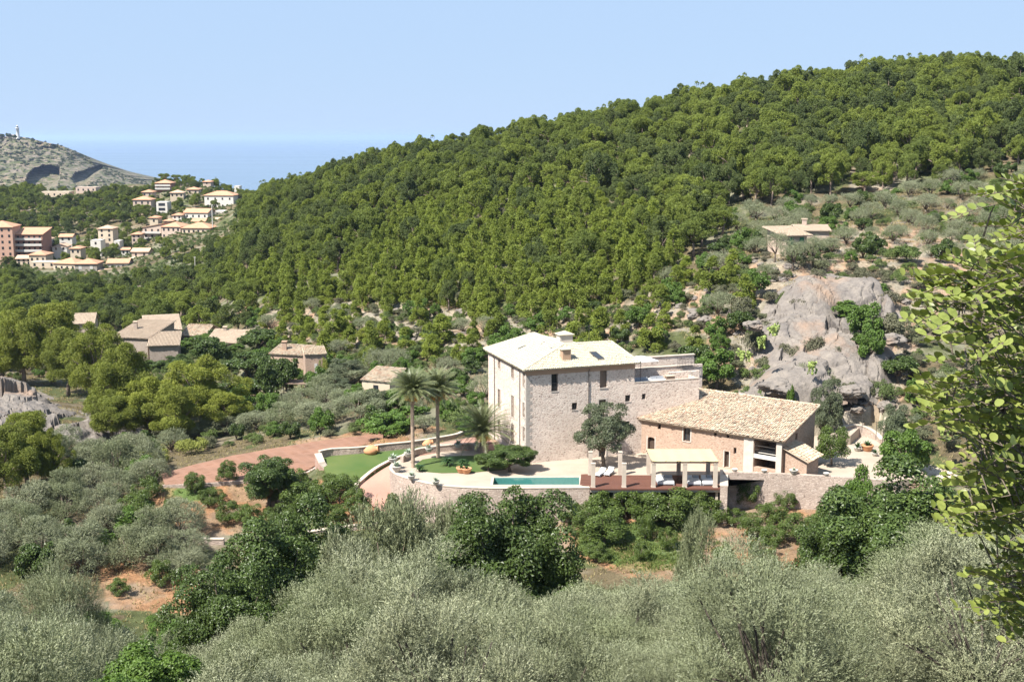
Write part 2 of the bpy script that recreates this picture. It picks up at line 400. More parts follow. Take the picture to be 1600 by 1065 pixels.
# ------------------------------------------------------------------ sea
SEA_Z = -60.0
def build_sea():
    m, nt, ns, ls, out = newmat('sea water')
    st = noisen(nt, 0.0006, 5, .6, sc3=(1, 6, 1)); fine = noisen(nt, .02, 6, .65, sc3=(1, 2.2, 1))
    rough = ramp(nt, st, [(.35, .20), (.65, .27)])
    colr = mixc(nt, ramp(nt, st, [(.35, 0), (.65, 1)]), (.085, .13, .18), (.105, .155, .205))
    finish(nt, out, colr, rough, fine, .35, 1.5, 0, .5)
    xs = np.linspace(-60000, 60000, 25); ys = np.concatenate([np.linspace(300, 3000, 8), np.linspace(4000, 90000, 22)])
    X, Y = np.meshgrid(xs, ys); V = np.stack([X, Y, np.full_like(X, SEA_Z)], -1).reshape(-1, 3); I = np.arange(X.size).reshape(X.shape)
    F = np.stack([I[:-1, :-1], I[:-1, 1:], I[1:, 1:], I[1:, :-1]], -1).reshape(-1, 4)
    tag(link('sea', np_mesh('sea', V, F, m)), 'calm pale blue sea reaching the horizon', kind='structure')
build_sea()

# ------------------------------------------------------------------ rock material
def mat_rock(name, a, b, warm, scale=.6, green=None):
    m, nt, ns, ls, out = newmat(name)
    n1 = noisen(nt, scale, 8, .65); n2 = noisen(nt, scale * .25, 5, .6); n3 = noisen(nt, scale * 5, 6, .7)
    c = mixc(nt, ramp(nt, n1, [(.35, 0), (.65, 1)]), a, b)
    c = mixc(nt, ramp(nt, n2, [(.54, 0), (.68, .75)]), c, warm)
    c = mixc(nt, 1.0, c, ramp(nt, n3, [(.28, .55), (.45, 1.0), (.8, 1.1)]), 'MULTIPLY')
    vo = ns.new('ShaderNodeTexVoronoi'); vo.feature = 'DISTANCE_TO_EDGE'; vo.inputs['Scale'].default_value = scale * .9
    tcv = ns.new('ShaderNodeTexCoord').outputs['Object']; wv = ns.new('ShaderNodeTexNoise'); wv.inputs['Scale'].default_value = scale * 1.5; ls.new(tcv, wv.inputs['Vector'])
    ls.new(mixc(nt, .8 / max(scale, .01) * .5, tcv, wv.outputs['Color'], 'ADD'), vo.inputs['Vector'])
    crack = ramp(nt, vo.outputs[0], [(0, .3), (.025, 1.0)])
    c = mixc(nt, .3, c, crack, 'MULTIPLY')
    if green:
        nz = ns.new('ShaderNodeNewGeometry'); sp = ns.new('ShaderNodeSeparateXYZ'); ls.new(nz.outputs['Normal'], sp.inputs[0])
        up = ramp(nt, sp.outputs[2], [(.35, 0), (.7, 1)]); gm = mixc(nt, 1.0, up, ramp(nt, noisen(nt, scale * 2.5, 6, .7), [(.45, 0), (.55, 1)]), 'MULTIPLY')
        c = mixc(nt, gm, c, green)
    finish(nt, out, c, .9, n3, .8, .25 / max(scale, .05) * .3, 0, .2)
    return m
# ------------------------------------------------------------------ building materials
M = {}
M['villa'] = mat_stone('villa stone', [(.42, .325, .27), (.60, .485, .415), (.50, .39, .33), (.67, .575, .495), (.45, .35, .29)], (.65, .555, .475), .36, .6, .07, 1.0, .42)
M['barn'] = mat_stone('barn stone', [(.31, .205, .15), (.40, .28, .21), (.35, .24, .18), (.44, .32, .25)], (.42, .31, .235), .32, .45, .06, .7, .5)
M['wallst'] = mat_stone('dry stone', [(.32, .25, .21), (.46, .37, .31), (.37, .29, .24), (.50, .41, .35)], (.34, .27, .225), .32, .75, .03, .9, .35)
M['wallred'] = mat_stone('reddish stone', [(.33, .21, .165), (.42, .29, .24), (.37, .24, .19)], (.33, .22, .18), .3, .75, .04, 1.0, .3)
M['cap'] = mat_plain('pale coping stone', (.47, .40, .33), (.38, .32, .26), 1.2)
M['quoin'] = mat_plain('grey quoin stone', (.37, .33, .29), (.29, .26, .23), 2.0)
M['trim'] = mat_plain('pale stone trim', (.47, .42, .37), (.40, .35, .30), 2.0)
M['pave'] = mat_plain('pale terrace paving', (.38, .315, .25), (.31, .25, .195), .35, .85, .3)
M['drive'] = mat_plain('reddish gravel drive', (.38, .215, .165), (.30, .175, .135), .25, .95, .6)
M['wood_dark'] = mat_plain('dark brown wood', (.075, .05, .035), (.05, .035, .025), 3)
M['shutter'] = mat_plain('brown shutter wood', (.22, .16, .12), (.17, .12, .09), 3)
M['deckw'] = mat_island('deck wood', [(.115, .052, .036), (.14, .062, .044), (.10, .046, .032)], .7)
M['glass'] = mat_plain('dark window glass', (.02, .025, .03), (.03, .03, .035), 1, .12, 0, 0, .6)
M['dark'] = mat_plain('dark interior', (.03, .025, .022), (.04, .03, .025), 1, .9, 0)
M['metal'] = mat_plain('dark grey metal', (.10, .09, .085), (.13, .12, .11), 4, .5, 0, .6)
M['white'] = mat_plain('white cloth', (.62, .62, .61), (.55, .55, .54), 2, .8)
M['greyc'] = mat_plain('grey cushion', (.30, .31, .33), (.24, .25, .27), 2, .9)
M['cream'] = mat_plain('cream canvas', (.47, .39, .215), (.43, .36, .20), .8, .85, .15)
M['render'] = mat_plain('rendered eaves band', (.38, .255, .17), (.33, .22, .15), 1.0)
M['tile_v'] = mat_island('pale clay tile', [(.44, .40, .305), (.50, .455, .35), (.41, .365, .27), (.47, .425, .33)], .85, (.92, 1.0))
M['tile_b'] = mat_island('mottled clay tile', [(.40, .25, .17), (.48, .38, .27), (.53, .44, .32), (.42, .34, .24), (.51, .42, .31), (.44, .29, .20), (.25, .19, .14), (.54, .46, .35), (.34, .26, .19), (.52, .43, .31)], .9, (.82, 1.0))
M['tile_r'] = mat_island('pinkish clay tile', [(.44, .34, .255), (.50, .40, .30), (.46, .36, .27)], .9, (.85, 1.0))
M['terracotta'] = mat_plain('terracotta', (.52, .27, .14), (.44, .22, .11), 2)
M['potwhite'] = mat_plain('pale stone pot', (.46, .43, .39), (.38, .36, .32), 3)
M['plaster_w'] = mat_plain('white plaster', (.55, .52, .47), (.48, .45, .40), 1)
M['stone_shade'] = mat_stone('old rubble stone', [(.27, .21, .17), (.34, .28, .23), (.30, .24, .20)], (.35, .29, .25), .4, .6, .05, .6, .6)

# ------------------------------------------------------------------ builders
def quads_holes(outer, holes):
    return tessellate_polygon([[Vector((a, b, 0)) for a, b in outer]] + [[Vector((a, b, 0)) for a, b in h] for h in holes])
def facade(mb, o, u, outline, holes, depth=.45, out=None):
    """a wall face through o running along unit vector u, with real openings and their reveals; out = outward normal"""
    o = Vector(o); u = Vector(u); out = Vector(out)
    def w(s, z, d=0): return Vector((o.x + u.x * s - out.x * d, o.y + u.y * s - out.y * d, z))
    pts = list(outline) + [p for h in holes for p in h]
    mb.add([w(s, z) for s, z in pts], quads_holes(outline, holes))
    for h in holes:
        n = len(h)
        mb.add([w(s, z) for s, z in h] + [w(s, z, depth) for s, z in h], [(i, (i + 1) % n, (i + 1) % n + n, i + n) for i in range(n)])
def rect(s0, s1, z0, z1): return [(s0, z0), (s1, z0), (s1, z1), (s0, z1)]
def arch(s0, s1, z0, z1, rise=.25):
    n = 6; m = (s0 + s1) / 2; return [(s0, z0), (s1, z0)] + [(m + (s1 - m) * math.cos(math.pi * k / n), z1 - rise + rise * math.sin(math.pi * k / n)) for k in range(n + 1)]
def wpt(o, u, out, s, z, d=0): return Vector((o[0] + u[0] * s - out[0] * d, o[1] + u[1] * s - out[1] * d, z))
def slab(mb, o, u, out, s0, s1, z0, z1, d0, d1):
    """block lying along a wall, d measured inward from the face"""
    P = [wpt(o, u, out, s, z, d) for s in (s0, s1) for z in (z0, z1) for d in (d0, d1)]
    mb.add(P, [(0, 1, 3, 2), (4, 6, 7, 5), (0, 4, 5, 1), (2, 3, 7, 6), (0, 2, 6, 4), (1, 5, 7, 3)])
def window(par, o, u, out, s0, s1, z0, z1, kind='glass', depth=.28, surround=None, sill=True):
    """window set into its opening: frame with panes as sub-part, or closed shutters"""
    f = MB(); t = .07
    for a, b, c, d in ((s0, s0 + t, z0, z1), (s1 - t, s1, z0, z1), (s0 + t, s1 - t, z0, z0 + t), (s0 + t, s1 - t, z1 - t, z1)):
        slab(f, o, u, out, a, b, c, d, depth, depth + .08)
    if kind == 'glass' and s1 - s0 > .7:
        m = (s0 + s1) / 2; slab(f, o, u, out, m - .035, m + .035, z0 + t, z1 - t, depth + .003, depth + .077)
    fo = f.build('window', M['wood_dark'] if kind == 'glass' else M['shutter'], par)
    g = MB()
    if kind == 'shutter':
        n = max(2, int((s1 - s0) / .45))
        for k in range(n):
            a = s0 + t + (s1 - s0 - 2 * t) * k / n; b = s0 + t + (s1 - s0 - 2 * t) * (k + 1) / n - .012
            q = MB(); slab(q, o, u, out, a, b, z0 + t, z1 - t, depth - .02, depth + .04); q.build('shutter', M['shutter'], fo)
    else:
        slab(g, o, u, out, s0 + t, s1 - t, z0 + t, z1 - t, depth + .03, depth + .05); g.build('pane', M['glass'], fo)
    if sill:
        q = MB(); slab(q, o, u, out, s0 - .08, s1 + .08, z0 - .1, z0, -.07, .12); q.build('sill', M['trim'], par)
    if surround:
        q = MB(); w = .16
        for a, b, c, d in ((s0 - w, s0, z0, z1 + w), (s1, s1 + w, z0, z1 + w), (s0, s1, z1, z1 + w)): slab(q, o, u, out, a, b, c, d, -.03, .1)
        q.build('surround', M['trim'], par)
    return fo

def tile_roof(name, P, mat, parent, sp=.24, course=.42, jit=.012, seed=1, base_mat=None, thick=.14, eave_dir=None):
    """P: planar outline, P[0]->P[1] is the eave. half-round tiles laid in rows from eave to ridge over a boarded deck"""
    r = np.random.default_rng(seed)
    P = [Vector(p) for p in P]; e = (P[1] - P[0]).normalized(); nrm = None
    nrm = e.cross(P[2] - P[0] if len(P) < 4 else (P[-1] - P[0])).normalized()
    if nrm.z < 0: nrm = -nrm
    q = nrm.cross(e).normalized()
    if q.z < 0: q = -q
    L2 = [((p - P[0]).dot(e), (p - P[0]).dot(q)) for p in P]
    d = MB(); n = len(P)
    tri = quads_holes(L2, [])
    d.add([p - nrm * thick for p in P] + [p - nrm * .02 for p in P], [t[::-1] for t in tri] + [tuple(i + n for i in t) for t in tri] + [(i, (i + 1) % n, (i + 1) % n + n, i + n) for i in range(n)])
    deck = d.build('roof', base_mat or mat, parent)
    smin = min(a for a, b in L2); smax = max(a for a, b in L2); qmax = max(b for a, b in L2)
    S, Q = np.meshgrid(np.arange(smin + sp / 2, smax, sp), np.arange(course * .35, qmax, course))
    S = S.ravel(); Q = Q.ravel(); k = in_poly(S, Q, L2); S = S[k]; Q = Q[k]; m = len(S)
    S = S + r.normal(0, jit, m); Q = Q + r.normal(0, jit * 2, m); lift = r.random(m) * jit * 1.5
    ns = 4; V = []
    for end, rr, lf in ((-.55, 1.0, .045), (.55, .82, .0)):
        for j in range(ns + 1):
            a = math.pi * j / ns; rad = sp * .46 * rr
            s = S + rad * math.cos(a); zz = rad * math.sin(a) * .75 + lf + lift; qq = Q + end * course
            V.append(np.array(P[0])[None] + s[:, None] * np.array(e) + qq[:, None] * np.array(q) + zz[:, None] * np.array(nrm))
    V = np.stack(V, 1).reshape(-1, 3); b = (np.arange(m) * 2 * (ns + 1))[:, None]
    F = np.concatenate([np.stack([b[:, 0] + j, b[:, 0] + j + 1, b[:, 0] + ns + 2 + j, b[:, 0] + ns + 1 + j], 1) for j in range(ns)])
    t = link('roof_tiles', np_mesh('roof_tiles', V, F, mat), deck); tag(t, kind='stuff')
    return deck, e, q, nrm
def ridge_cap(a, b, mat, parent, r=.14):
    a = Vector(a); b = Vector(b); n = max(2, int((b - a).length / .4)); mb = MB()
    for k in range(n):
        p = a.lerp(b, k / n); q = a.lerp(b, (k + 1.12) / n); mb.tube([p, q + Vector((0, 0, -.02))], [r, r * .82], 7)
    return mb.build('ridge_cap', mat, parent)

# ------------------------------------------------------------------ villa
AZV = math.atan2(1907, 5510)
U = Vector((math.cos(AZV), math.sin(AZV), 0)); W = Vector((-U.y, U.x, 0))
V0 = PZ(822, 724, 0); LV, MV, EZ = 14.1, 14.6, 11.35
def sz_r(px, py): p = PP(px, py, V0, W); return (p - V0).dot(U), p.z         # on the right-hand facade
def sz_l(px, py): p = PP(px, py, V0, U); return (p - V0).dot(W), p.z         # on the left-hand facade
def villa():
    t = thing('stone_villa', 'tall three storey pale stone villa with shallow L shaped tiled roof and two chimneys', 'house', V0)
    t_l = lambda mb, name, mat, par=None: mb.build(name, mat, par or t, loc=-V0 if par is None else None)
    hr = []
    for x0, x1, y0, y1, kind, sur in [(861.6, 872, 583, 611, 'open', 0), (937.6, 948.4, 577.5, 605.5, 'shutter', 0), (893.7, 902, 629, 640, 'open', 0),
                                 (977, 985, 617, 627, 'open', 0), (935.8, 946.6, 624, 646, 'glass', 1), (974, 984, 658, 669, 'glass', 0), (936, 947, 694, 718, 'glass', 1), (860, 870, 655, 656, None, 0)]:
        if not kind: continue
        s0, _ = sz_r(x0, y0); s1, _ = sz_r(x1, y1); sm = (s0 + s1) / 2; _, zt = sz_r((x0 + x1) / 2, y0); _, zb = sz_r((x0 + x1) / 2, y1)
        hr.append((s0, s1, max(zb, .02) if y1 > 700 else zb, zt, kind, sur))
    hl = []
    for x, y0, y1 in [(780, 559, 575), (801, 570, 590), (819, 582, 604), (780, 608, 636), (801, 618, 651), (819, 629, 651), (780, 656, 676), (801, 662, 692), (819, 667, 689)]:
        s, _ = sz_l(x, y0); _, zt = sz_l(x, y0); _, zb = sz_l(x, y1); hl.append((s - .48, s + .48, zb, zt))
    mb = MB(); base = -3.0
    facade(mb, V0, U, rect(0, LV, base, EZ), [rect(a, b, c, d) for a, b, c, d, k, s_ in hr], .5, -W)
    facade(mb, V0, W, rect(0, MV, base, EZ), [rect(a, b, c, d) for a, b, c, d in hl], .4, -U)
    a, b, c_, d = V0, V0 + U * LV, V0 + U * LV + W * MV, V0 + W * MV
    for p, q in ((b, c_), (c_, d)):
        mb.add([(p.x, p.y, base), (q.x, q.y, base), (q.x, q.y, EZ), (p.x, p.y, EZ)], [(0, 1, 2, 3)])
    t_l(mb, 'wall', M['villa'])
    root = t; Oe = bpy.data.objects.new('openings', None)
    bpy.data.objects.remove(Oe)
    o_l = Vector((0, 0, 0))                                   # children are placed relative to the villa's base corner
    for s0, s1, z0, z1, k, sur in hr:
        if k == 'open':
            q = MB(); slab(q, o_l, U, -W, s0 - .05, s1 + .05, z0 - .1, z0, -.05, .14); q.build('sill', M['trim'], t)
            w = MB(); slab(w, o_l, U, -W, s0, s1, z0, z1, .46, .5); w.build('window', M['glass'], t)
            if z1 - z0 > 1.5:
                w = MB()
                for i in range(8): slab(w, o_l, U, -W, s0 + (s1 - s0) * (i + .5) / 8 - .012, s0 + (s1 - s0) * (i + .5) / 8 + .012, z0, z0 + .95, .1, .13)
                slab(w, o_l, U, -W, s0, s1, z0 + .95, z0 + 1.0, .09, .14); w.build('railing', M['metal'], t)
        else: window(t, o_l, U, -W, s0, s1, z0, z1, k, .3, sur)
    for s0, s1, z0, z1 in hl: window(t, o_l, W, -U, s0, s1, z0, z1, 'shutter', .16, True)
    # quoins up the near corner, rendered band under the eaves, downpipes
    q = MB(); z = 0.1; i = 0
    while z < EZ - .7:
        h = .42; l1, l2 = (.75, .42) if i % 2 else (.42, .75)
        slab(q, o_l, U, -W, -.02, l1, z, z + h - .03, -.02, .1); slab(q, o_l, W, -U, .1, l2, z, z + h - .03, -.02, .1); z += h; i += 1
    tag(q.build('quoins', M['quoin'], t), kind='stuff')
    q = MB(); slab(q, o_l, U, -W, -.03, LV + .03, EZ - .62, EZ, -.05, .05); slab(q, o_l, W, -U, .06, MV + .03, EZ - .42, EZ, -.05, .05); q.build('eaves_band', M['render'], t)
    for f, px, z0 in (('l', 773.5, 0), ('l', 813, 0), ('r', 919, 0)):
        s, _ = (sz_l if f == 'l' else sz_r)(px, 640); u, n = (W, -U) if f == 'l' else (U, -W)
        q = MB(); q.tube([wpt(o_l, u, n, s, z0, -.09), wpt(o_l, u, n, s, EZ - .6, -.09), wpt(o_l, u, n, s, EZ - .25, -.3)], .05, 6); q.build('downpipe', M['metal'], t)
    # L shaped roof
    ov = .5; er = 11.5; zr = 13.25
    g = lambda s, m, z: U * s + W * m + Vector((0, 0, z))
    E0, E1, E2 = g(-ov, -ov, er), g(-ov, MV + ov, er), g(LV + ov, -ov, er)
    A, B, Cc = g(7.0, 5.35, zr), g(6.4, MV + ov - .3, zr), g(13.3, 5.35, zr)
    E3, E4, X = g(LV + ov, 11.2, er), g(LV - 1.0, MV + ov, er), g(LV - 1.0, 11.2, er)
    tile_roof('roof', [E1, E0, A, B], M['tile_v'], t, seed=2)
    tile_roof('roof', [E0, E2, Cc, A], M['tile_v'], t, seed=3)
    tile_roof('roof', [E2, E3, Cc], M['tile_v'], t, seed=4)
    mb = MB(); mb.add([A, Cc, E3, X], [(0, 1, 2, 3)]); mb.add([A, X, E4, B], [(0, 1, 2, 3)]); mb.add([B, E4, E1], [(0, 1, 2)])
    mb.build('back_roof', M['tile_v'], t)
    for a_, b_ in ((E0, A), (A, B), (A, Cc), (E2, Cc), (E1, B)): ridge_cap(a_ + Vector((0, 0, .06)), b_ + Vector((0, 0, .06)), M['tile_v'], t)
    # chimneys
    def chimney(px, py, s, m, w, d, z0, z1, cap):
        q = MB(); c = U * s + W * m
        q.box((c.x, c.y, (z0 + z1) / 2), (w, d, z1 - z0), AZV)
        o = q.build('chimney', M['trim'] if cap else M['render'], t)
        q = MB(); hw = w / 2 + .18; hd = d / 2 + .18
        cs = [c + U * a * hw + W * b * hd for a, b in ((-1, -1), (1, -1), (1, 1), (-1, 1))]
        q.add([(p.x, p.y, z1 + .004) for p in cs] + [(p.x, p.y, z1 + .10) for p in cs] + [(c.x, c.y, z1 + (.5 if cap else .25))],
              [(3, 2, 1, 0), (0, 1, 5, 4), (1, 2, 6, 5), (2, 3, 7, 6), (3, 0, 4, 7), (4, 5, 8), (5, 6, 8), (6, 7, 8), (7, 4, 8)])
        q.build('chimney_cap', M['tile_v'], o)
    P = PP(882, 540, V0 + W * 7.4, W) - V0; chimney(882, 540, P.dot(U), 7.4, 1.7, 1.3, 11.6, 14.15, True)
    P = PP(883.5, 567, V0 + W * 1.6, W) - V0; chimney(883, 567, P.dot(U), 1.6, 1.05, .9, 11.5, 13.35, False)
    # skylights lie in the plane of their roof slope
    def sky(Pl, pxs, name='skylight', hole=True):
        a, b, c_ = Pl; n = (b - a).cross(c_ - a).normalized(); n = n if n.z > 0 else -n
        q = []
        for px, py in pxs:
            d = Vector(ray(px, py)); cm = Vector((0, 0, H)) - V0; k = (a - cm).dot(n) / d.dot(n); q.append(cm + d * k)
        mb = MB(); mb.add([p - n * .05 for p in q] + [p + n * .2 for p in q], [(0, 1, 2, 3), (4, 5, 6, 7), (0, 1, 5, 4), (1, 2, 6, 5), (2, 3, 7, 6), (3, 0, 4, 7)])
        fo = mb.build(name, M['metal'], t); cc = sum(q, Vector()) / 4
        mb = MB(); mb.add([cc + (p - cc) * .86 + n * .203 for p in q], [(0, 1, 2, 3)]); mb.build('pane', M['glass'], fo)
    sky((E0, E2, Cc), [(920.5, 551.5), (931, 551), (944.5, 562), (934.5, 563)])
    for x, y in ((815.5, 544), (850.5, 536.8), (864.5, 544.5)): sky((E1, E0, A), [(x - 6.5, y + 2.2), (x - 5, y + 3), (x + 6.5, y - 2), (x + 5.5, y - 2.8)])
    q = MB(); p = U * 10.6 + W * 6.2; q.tube([(p.x, p.y, 12.8), (p.x, p.y, 15.4)], .025, 5); q.box((p.x, p.y, 15.2), (.9, .03, .03), AZV); q.box((p.x, p.y, 14.9), (.6, .03, .03), AZV); q.build('antenna', M['metal'], t)
    # lower wing to the right with its roof terrace
    X1 = 23.0; zt = sz_r(1000, 597.5)[1]
    s0 = LV + .01; hs = [rect(sz_r(1003, 620)[0], sz_r(1009, 620)[0], sz_r(1005, 624)[1], sz_r(1005, 615)[1])]
    mb = MB(); facade(mb, V0, U, rect(s0, X1, base, zt), hs, .45, -W)
    for p, q in ((V0 + U * X1, V0 + U * X1 + W * 9), (V0 + U * X1 + W * 9, V0 + U * s0 + W * 9)):
        mb.add([(p.x, p.y, base), (q.x, q.y, base), (q.x, q.y, zt), (p.x, p.y, zt)], [(0, 1, 2, 3)])
    t_l(mb, 'wing_wall', M['villa'])
    q = MB(); slab(q, o_l, U, -W, s0 + .01, X1 - .3, zt - .75, zt - .6, .25, 8.9); q.build('terrace_floor', M['pave'], t)
    q = MB(); slab(q, o_l, U, -W, s0, X1, zt, zt + .07, -.04, .3); q.build('parapet_coping', M['cap'], t)
    q = MB(); h = hs[0]; slab(q, o_l, U, -W, h[0][0], h[1][0], h[0][1], h[2][1], .4, .44); q.build('window', M['glass'], t)
    # back walls and stair of the roof terrace
    q = MB(); slab(q, o_l, U, -W, 15.6, 24.8, zt - .8, zt + .55, 5.6, 6.0); slab(q, o_l, U, -W, 17.2, 26.2, zt - .8, zt + 1.5, 7.6, 8.0)
    slab(q, o_l, U, -W, 20.2, 24.6, zt - .7, zt + .35, 3.0, 3.3); slab(q, o_l, U, -W, 24.81, 26.4, zt - 5, zt + .6, 5.6, 6.0); t_l(q, 'back_wall', M['villa']) if False else q.build('back_wall', M['villa'], t)
    q = MB(); slab(q, o_l, U, -W, 17.1, 26.3, zt + 1.5, zt + 1.6, 7.5, 8.1); slab(q, o_l, U, -W, 15.5, 24.9, zt + .55, zt + .63, 5.5, 6.1); q.build('back_wall_coping', M['cap'], t)
    q = MB()
    for k in range(13): slab(q, o_l, U, -W, 22.6 + k * .22, 22.63 + k * .22, zt + .3, zt + 1.5, 5.2, 5.23)
    slab(q, o_l, U, -W, 22.5, 25.4, zt + 1.48, zt + 1.54, 5.18, 5.25); slab(q, o_l, U, -W, 22.5, 25.4, zt + .30, zt + .36, 5.18, 5.25); q.build('railing', M['metal'], t)
    return zt
WZ = villa()
def vloc(s, m, z): return V0 + U * s + W * m + Vector((0, 0, z))
def sofa(name, label, loc, rz, L=2.0, D=.85, cush=('greyc', 'greyc'), group=None, base='white', cat='sofa'):
    t = thing(name, label, cat, loc, rz, group)
    q = MB(); q.box((0, 0, .2), (L, D, .28)); q.box((0, D / 2 - .1, .5), (L, .18, .34)); q.box((-L / 2 + .09, -.1, .44), (.17, D - .2, .2)); q.box((L / 2 - .09, -.1, .44), (.17, D - .2, .2)); q.build('frame', M[base], t)
    for k in (-1, 1):
        q = MB(); q.box((k * (L / 4 - .06), -.08, .42), (L / 2 - .16, D - .26, .15)); q.build('seat_cushion', M[cush[0]], t)
        q = MB(); q.box((k * (L / 4 - .06), D / 2 - .28, .68), (L / 2 - .2, .16, .38), 0, (-.2, 0)); q.build('back_cushion', M[cush[1]], t)
    return t
zf = WZ - .6
sofa('outdoor_sofa', 'white terrace sofa with charcoal cushions beside the villa wall on the roof terrace', vloc(15.7, 1.6, zf), AZV, 2.2, .9, ('greyc', 'greyc'))
sofa('outdoor_sofa', 'white slatted terrace sofa with pale cushions in the middle of the roof terrace', vloc(18.0, 1.7, zf), AZV, 2.0, .9, ('white', 'greyc'))
t = thing('planter_box', 'light brown wooden box standing on the roof terrace right of the sofas', 'planter', vloc(20.0, 2.2, zf), AZV)
q = MB(); q.box((0, 0, .35), (1.1, .6, .7)); q.build('box', M['shutter'], t); q = MB(); q.box((0, 0, .72), (1.2, .7, .05)); q.build('lid', M['tile_r'], t)
t = thing('parasol', 'white square parasol open over the roof terrace behind the villa corner', 'parasol', vloc(16.6, 3.6, zf), AZV)
q = MB(); q.tube([(0, 0, 0), (0, 0, 3.0)], .04, 8); q.lathe([(0, 0), (.4, 0), (.4, .08), (0, .1)], n=12); q.build('pole', M['metal'], t)
q = MB(); n = 4
cs = [(1.75 * a, 1.6 * b, 2.75) for a, b in ((-1, -1), (1, -1), (1, 1), (-1, 1))]
q.add(cs + [(0, 0, 3.25)] + [(x, y, 2.68) for x, y, z in cs], [(0, 1, 4), (1, 2, 4), (2, 3, 4), (3, 0, 4), (0, 1, 6, 5), (1, 2, 7, 6), (2, 3, 8, 7), (3, 0, 5, 8)]); q.build('canopy', M['white'], t)

# ------------------------------------------------------------------ barn
AB = R(-36.5); BU = Vector((math.cos(AB), math.sin(AB), 0)); BN = Vector((-BU.y, BU.x, 0))      # BN points away from the camera
B0 = PZ(1000, 707, 0)
def bs(px, py): p = PP(px, py, B0, BN); return (p - B0).dot(BU), p.z
def barn():
    t = thing('stone_barn', 'long low pinkish stone barn with mottled clay tile roof and open loggia at its end', 'house', B0)
    LB = bs(1222, 700)[0]; zl = bs(1000, 650)[1] ; zrr = bs(1219, 686)[1]; ez = 5.0
    ez = (bs(1000, 652)[1] + bs(1219, 688)[1]) / 2
    holes = []; kinds = []
    for x0, x1, y0, y1, k in [(1012, 1023, 682.5, 712, 'arch'), (1027, 1032, 659, 670.6, 'slot'), (1067.5, 1078.4, 666, 689, 'glass'), (1115, 1119.4, 673.5, 680, 'slot'),
                              (1134.7, 1139, 678, 684, 'slot'), (1132.5, 1140, 705, 730, 'door'), (1146.6, 1151, 699, 709, 'slot')]:
        s0 = bs(x0, 690)[0]; s1 = bs(x1, 690)[0]; xm = (x0 + x1) / 2; zt = bs(xm, y0)[1]; zb = max(.02, bs(xm, y1)[1])
        zt = min(zt, ez - .35); kinds.append((s0, s1, zb, zt, k)); holes.append(arch(s0, s1, zb, zt) if k == 'arch' else rect(s0, s1, zb, zt))
    lo = [(bs(1179, 690)[0], bs(1213, 690)[0])]
    z1, z2, z3, z4 = .75, 1.85, 2.35, ez - .45
    holes += [rect(lo[0][0], lo[0][1], z1, z2), rect(lo[0][0], lo[0][1], z3, z4)]
    DB = 9.6; zr = 6.9; ov = .55
    eP = PP(1278, 636, B0 + BU * (LB + .3), BU) - B0; DB_, zr_ = eP.dot(BN), eP.z
    DB = max(7.5, min(12, DB_)); zr = max(ez + 1.0, min(ez + 2.6, zr_))
    mb = MB(); base = -3
    facade(mb, B0, BU, rect(0, LB, base, ez), holes, .55, -BN)
    Rr = B0 + BU * LB
    gable = [(0, base), (DB, base), (DB, zr - .1), (0, ez)]
    gh = [rect(3.6, 4.3, 3.6, 4.5)]
    facade(mb, Rr, BN, gable, gh, .4, BU)
    facade(mb, B0, BN, gable, [], .1, -BU)
    p, q_ = B0 + BN * DB, Rr + BN * DB
    mb.add([(p.x, p.y, base), (q_.x, q_.y, base), (q_.x, q_.y, zr - .1), (p.x, p.y, zr - .1)], [(0, 1, 2, 3)])
    mb.build('wall', M['barn'], t, loc=-B0)
    O = Vector((0, 0, 0))
    for s0, s1, z0, z1_, k in kinds:
        if k == 'glass': window(t, O, BU, -BN, s0, s1, z0, z1_, 'glass', .3, True)
        elif k == 'slot':
            q = MB(); slab(q, O, BU, -BN, s0, s1, z0, z1_, .4, .44); q.build('window', M['glass'], t)
        else:
            q = MB(); slab(q, O, BU, -BN, s0, s1, z0, z1_, .38, .44); d = q.build('door', M['wood_dark'], t)
            q = MB(); slab(q, O, BU, -BN, s1 - .22, s1 - .16, z0 + 1.0, z0 + 1.12, .33, .379); q.build('handle', M['metal'], d)
            q = MB(); slab(q, O, BU, -BN, s0 - .14, s0, z0, z1_ + .1, -.03, .1); slab(q, O, BU, -BN, s1, s1 + .14, z0, z1_ + .1, -.03, .1); q.build('surround', M['trim'], t)
    # loggia: back wall, floor between the two levels, pillars at either side
    a, b = lo[0]
    q = MB(); slab(q, O, BU, -BN, a - .1, b + .6, 0, ez, 4.0, 4.1); slab(q, O, BU, -BN, a - .12, a - .02, 0, ez, .56, 4.0); q.build('loggia_back_wall', M['barn'], t)
    q = MB(); slab(q, O, BU, -BN, a - .05, b + .05, z2, z3, -.06, 3.9); q.build('loggia_floor', M['plaster_w'], t)
    q = MB(); slab(q, O, BU, -BN, a - 1.3, a - .06, 0, ez - .3, -.12, -.003); q.build('pillar', M['trim'], t); q = MB(); slab(q, O, BU, -BN, b + .08, LB + .02, 0, ez - .2, -.12, -.003); q.build('pillar', M['trim'], t)
    q = MB(); slab(q, O, BU, -BN, a - .1, b + .1, z4, z4 + .22, -.03, .3); q.build('lintel', M['wood_dark'], t)
    q = MB(); slab(q, O, BU, -BN, a, b, z3 + .9, z3 + .95, .2, .25); slab(q, O, BU, -BN, a, b, z3 + .45, z3 + .48, .2, .25); q.build('railing', M['metal'], t)
    q = MB(); slab(q, O, BN, BU, 3.6, 4.3, 3.6, 4.5, .3, .34); q.build('window', M['glass'], t)
    g = lambda s, m, z: BU * s + BN * m + Vector((0, 0, z))
    sl = (zr - ez) / DB
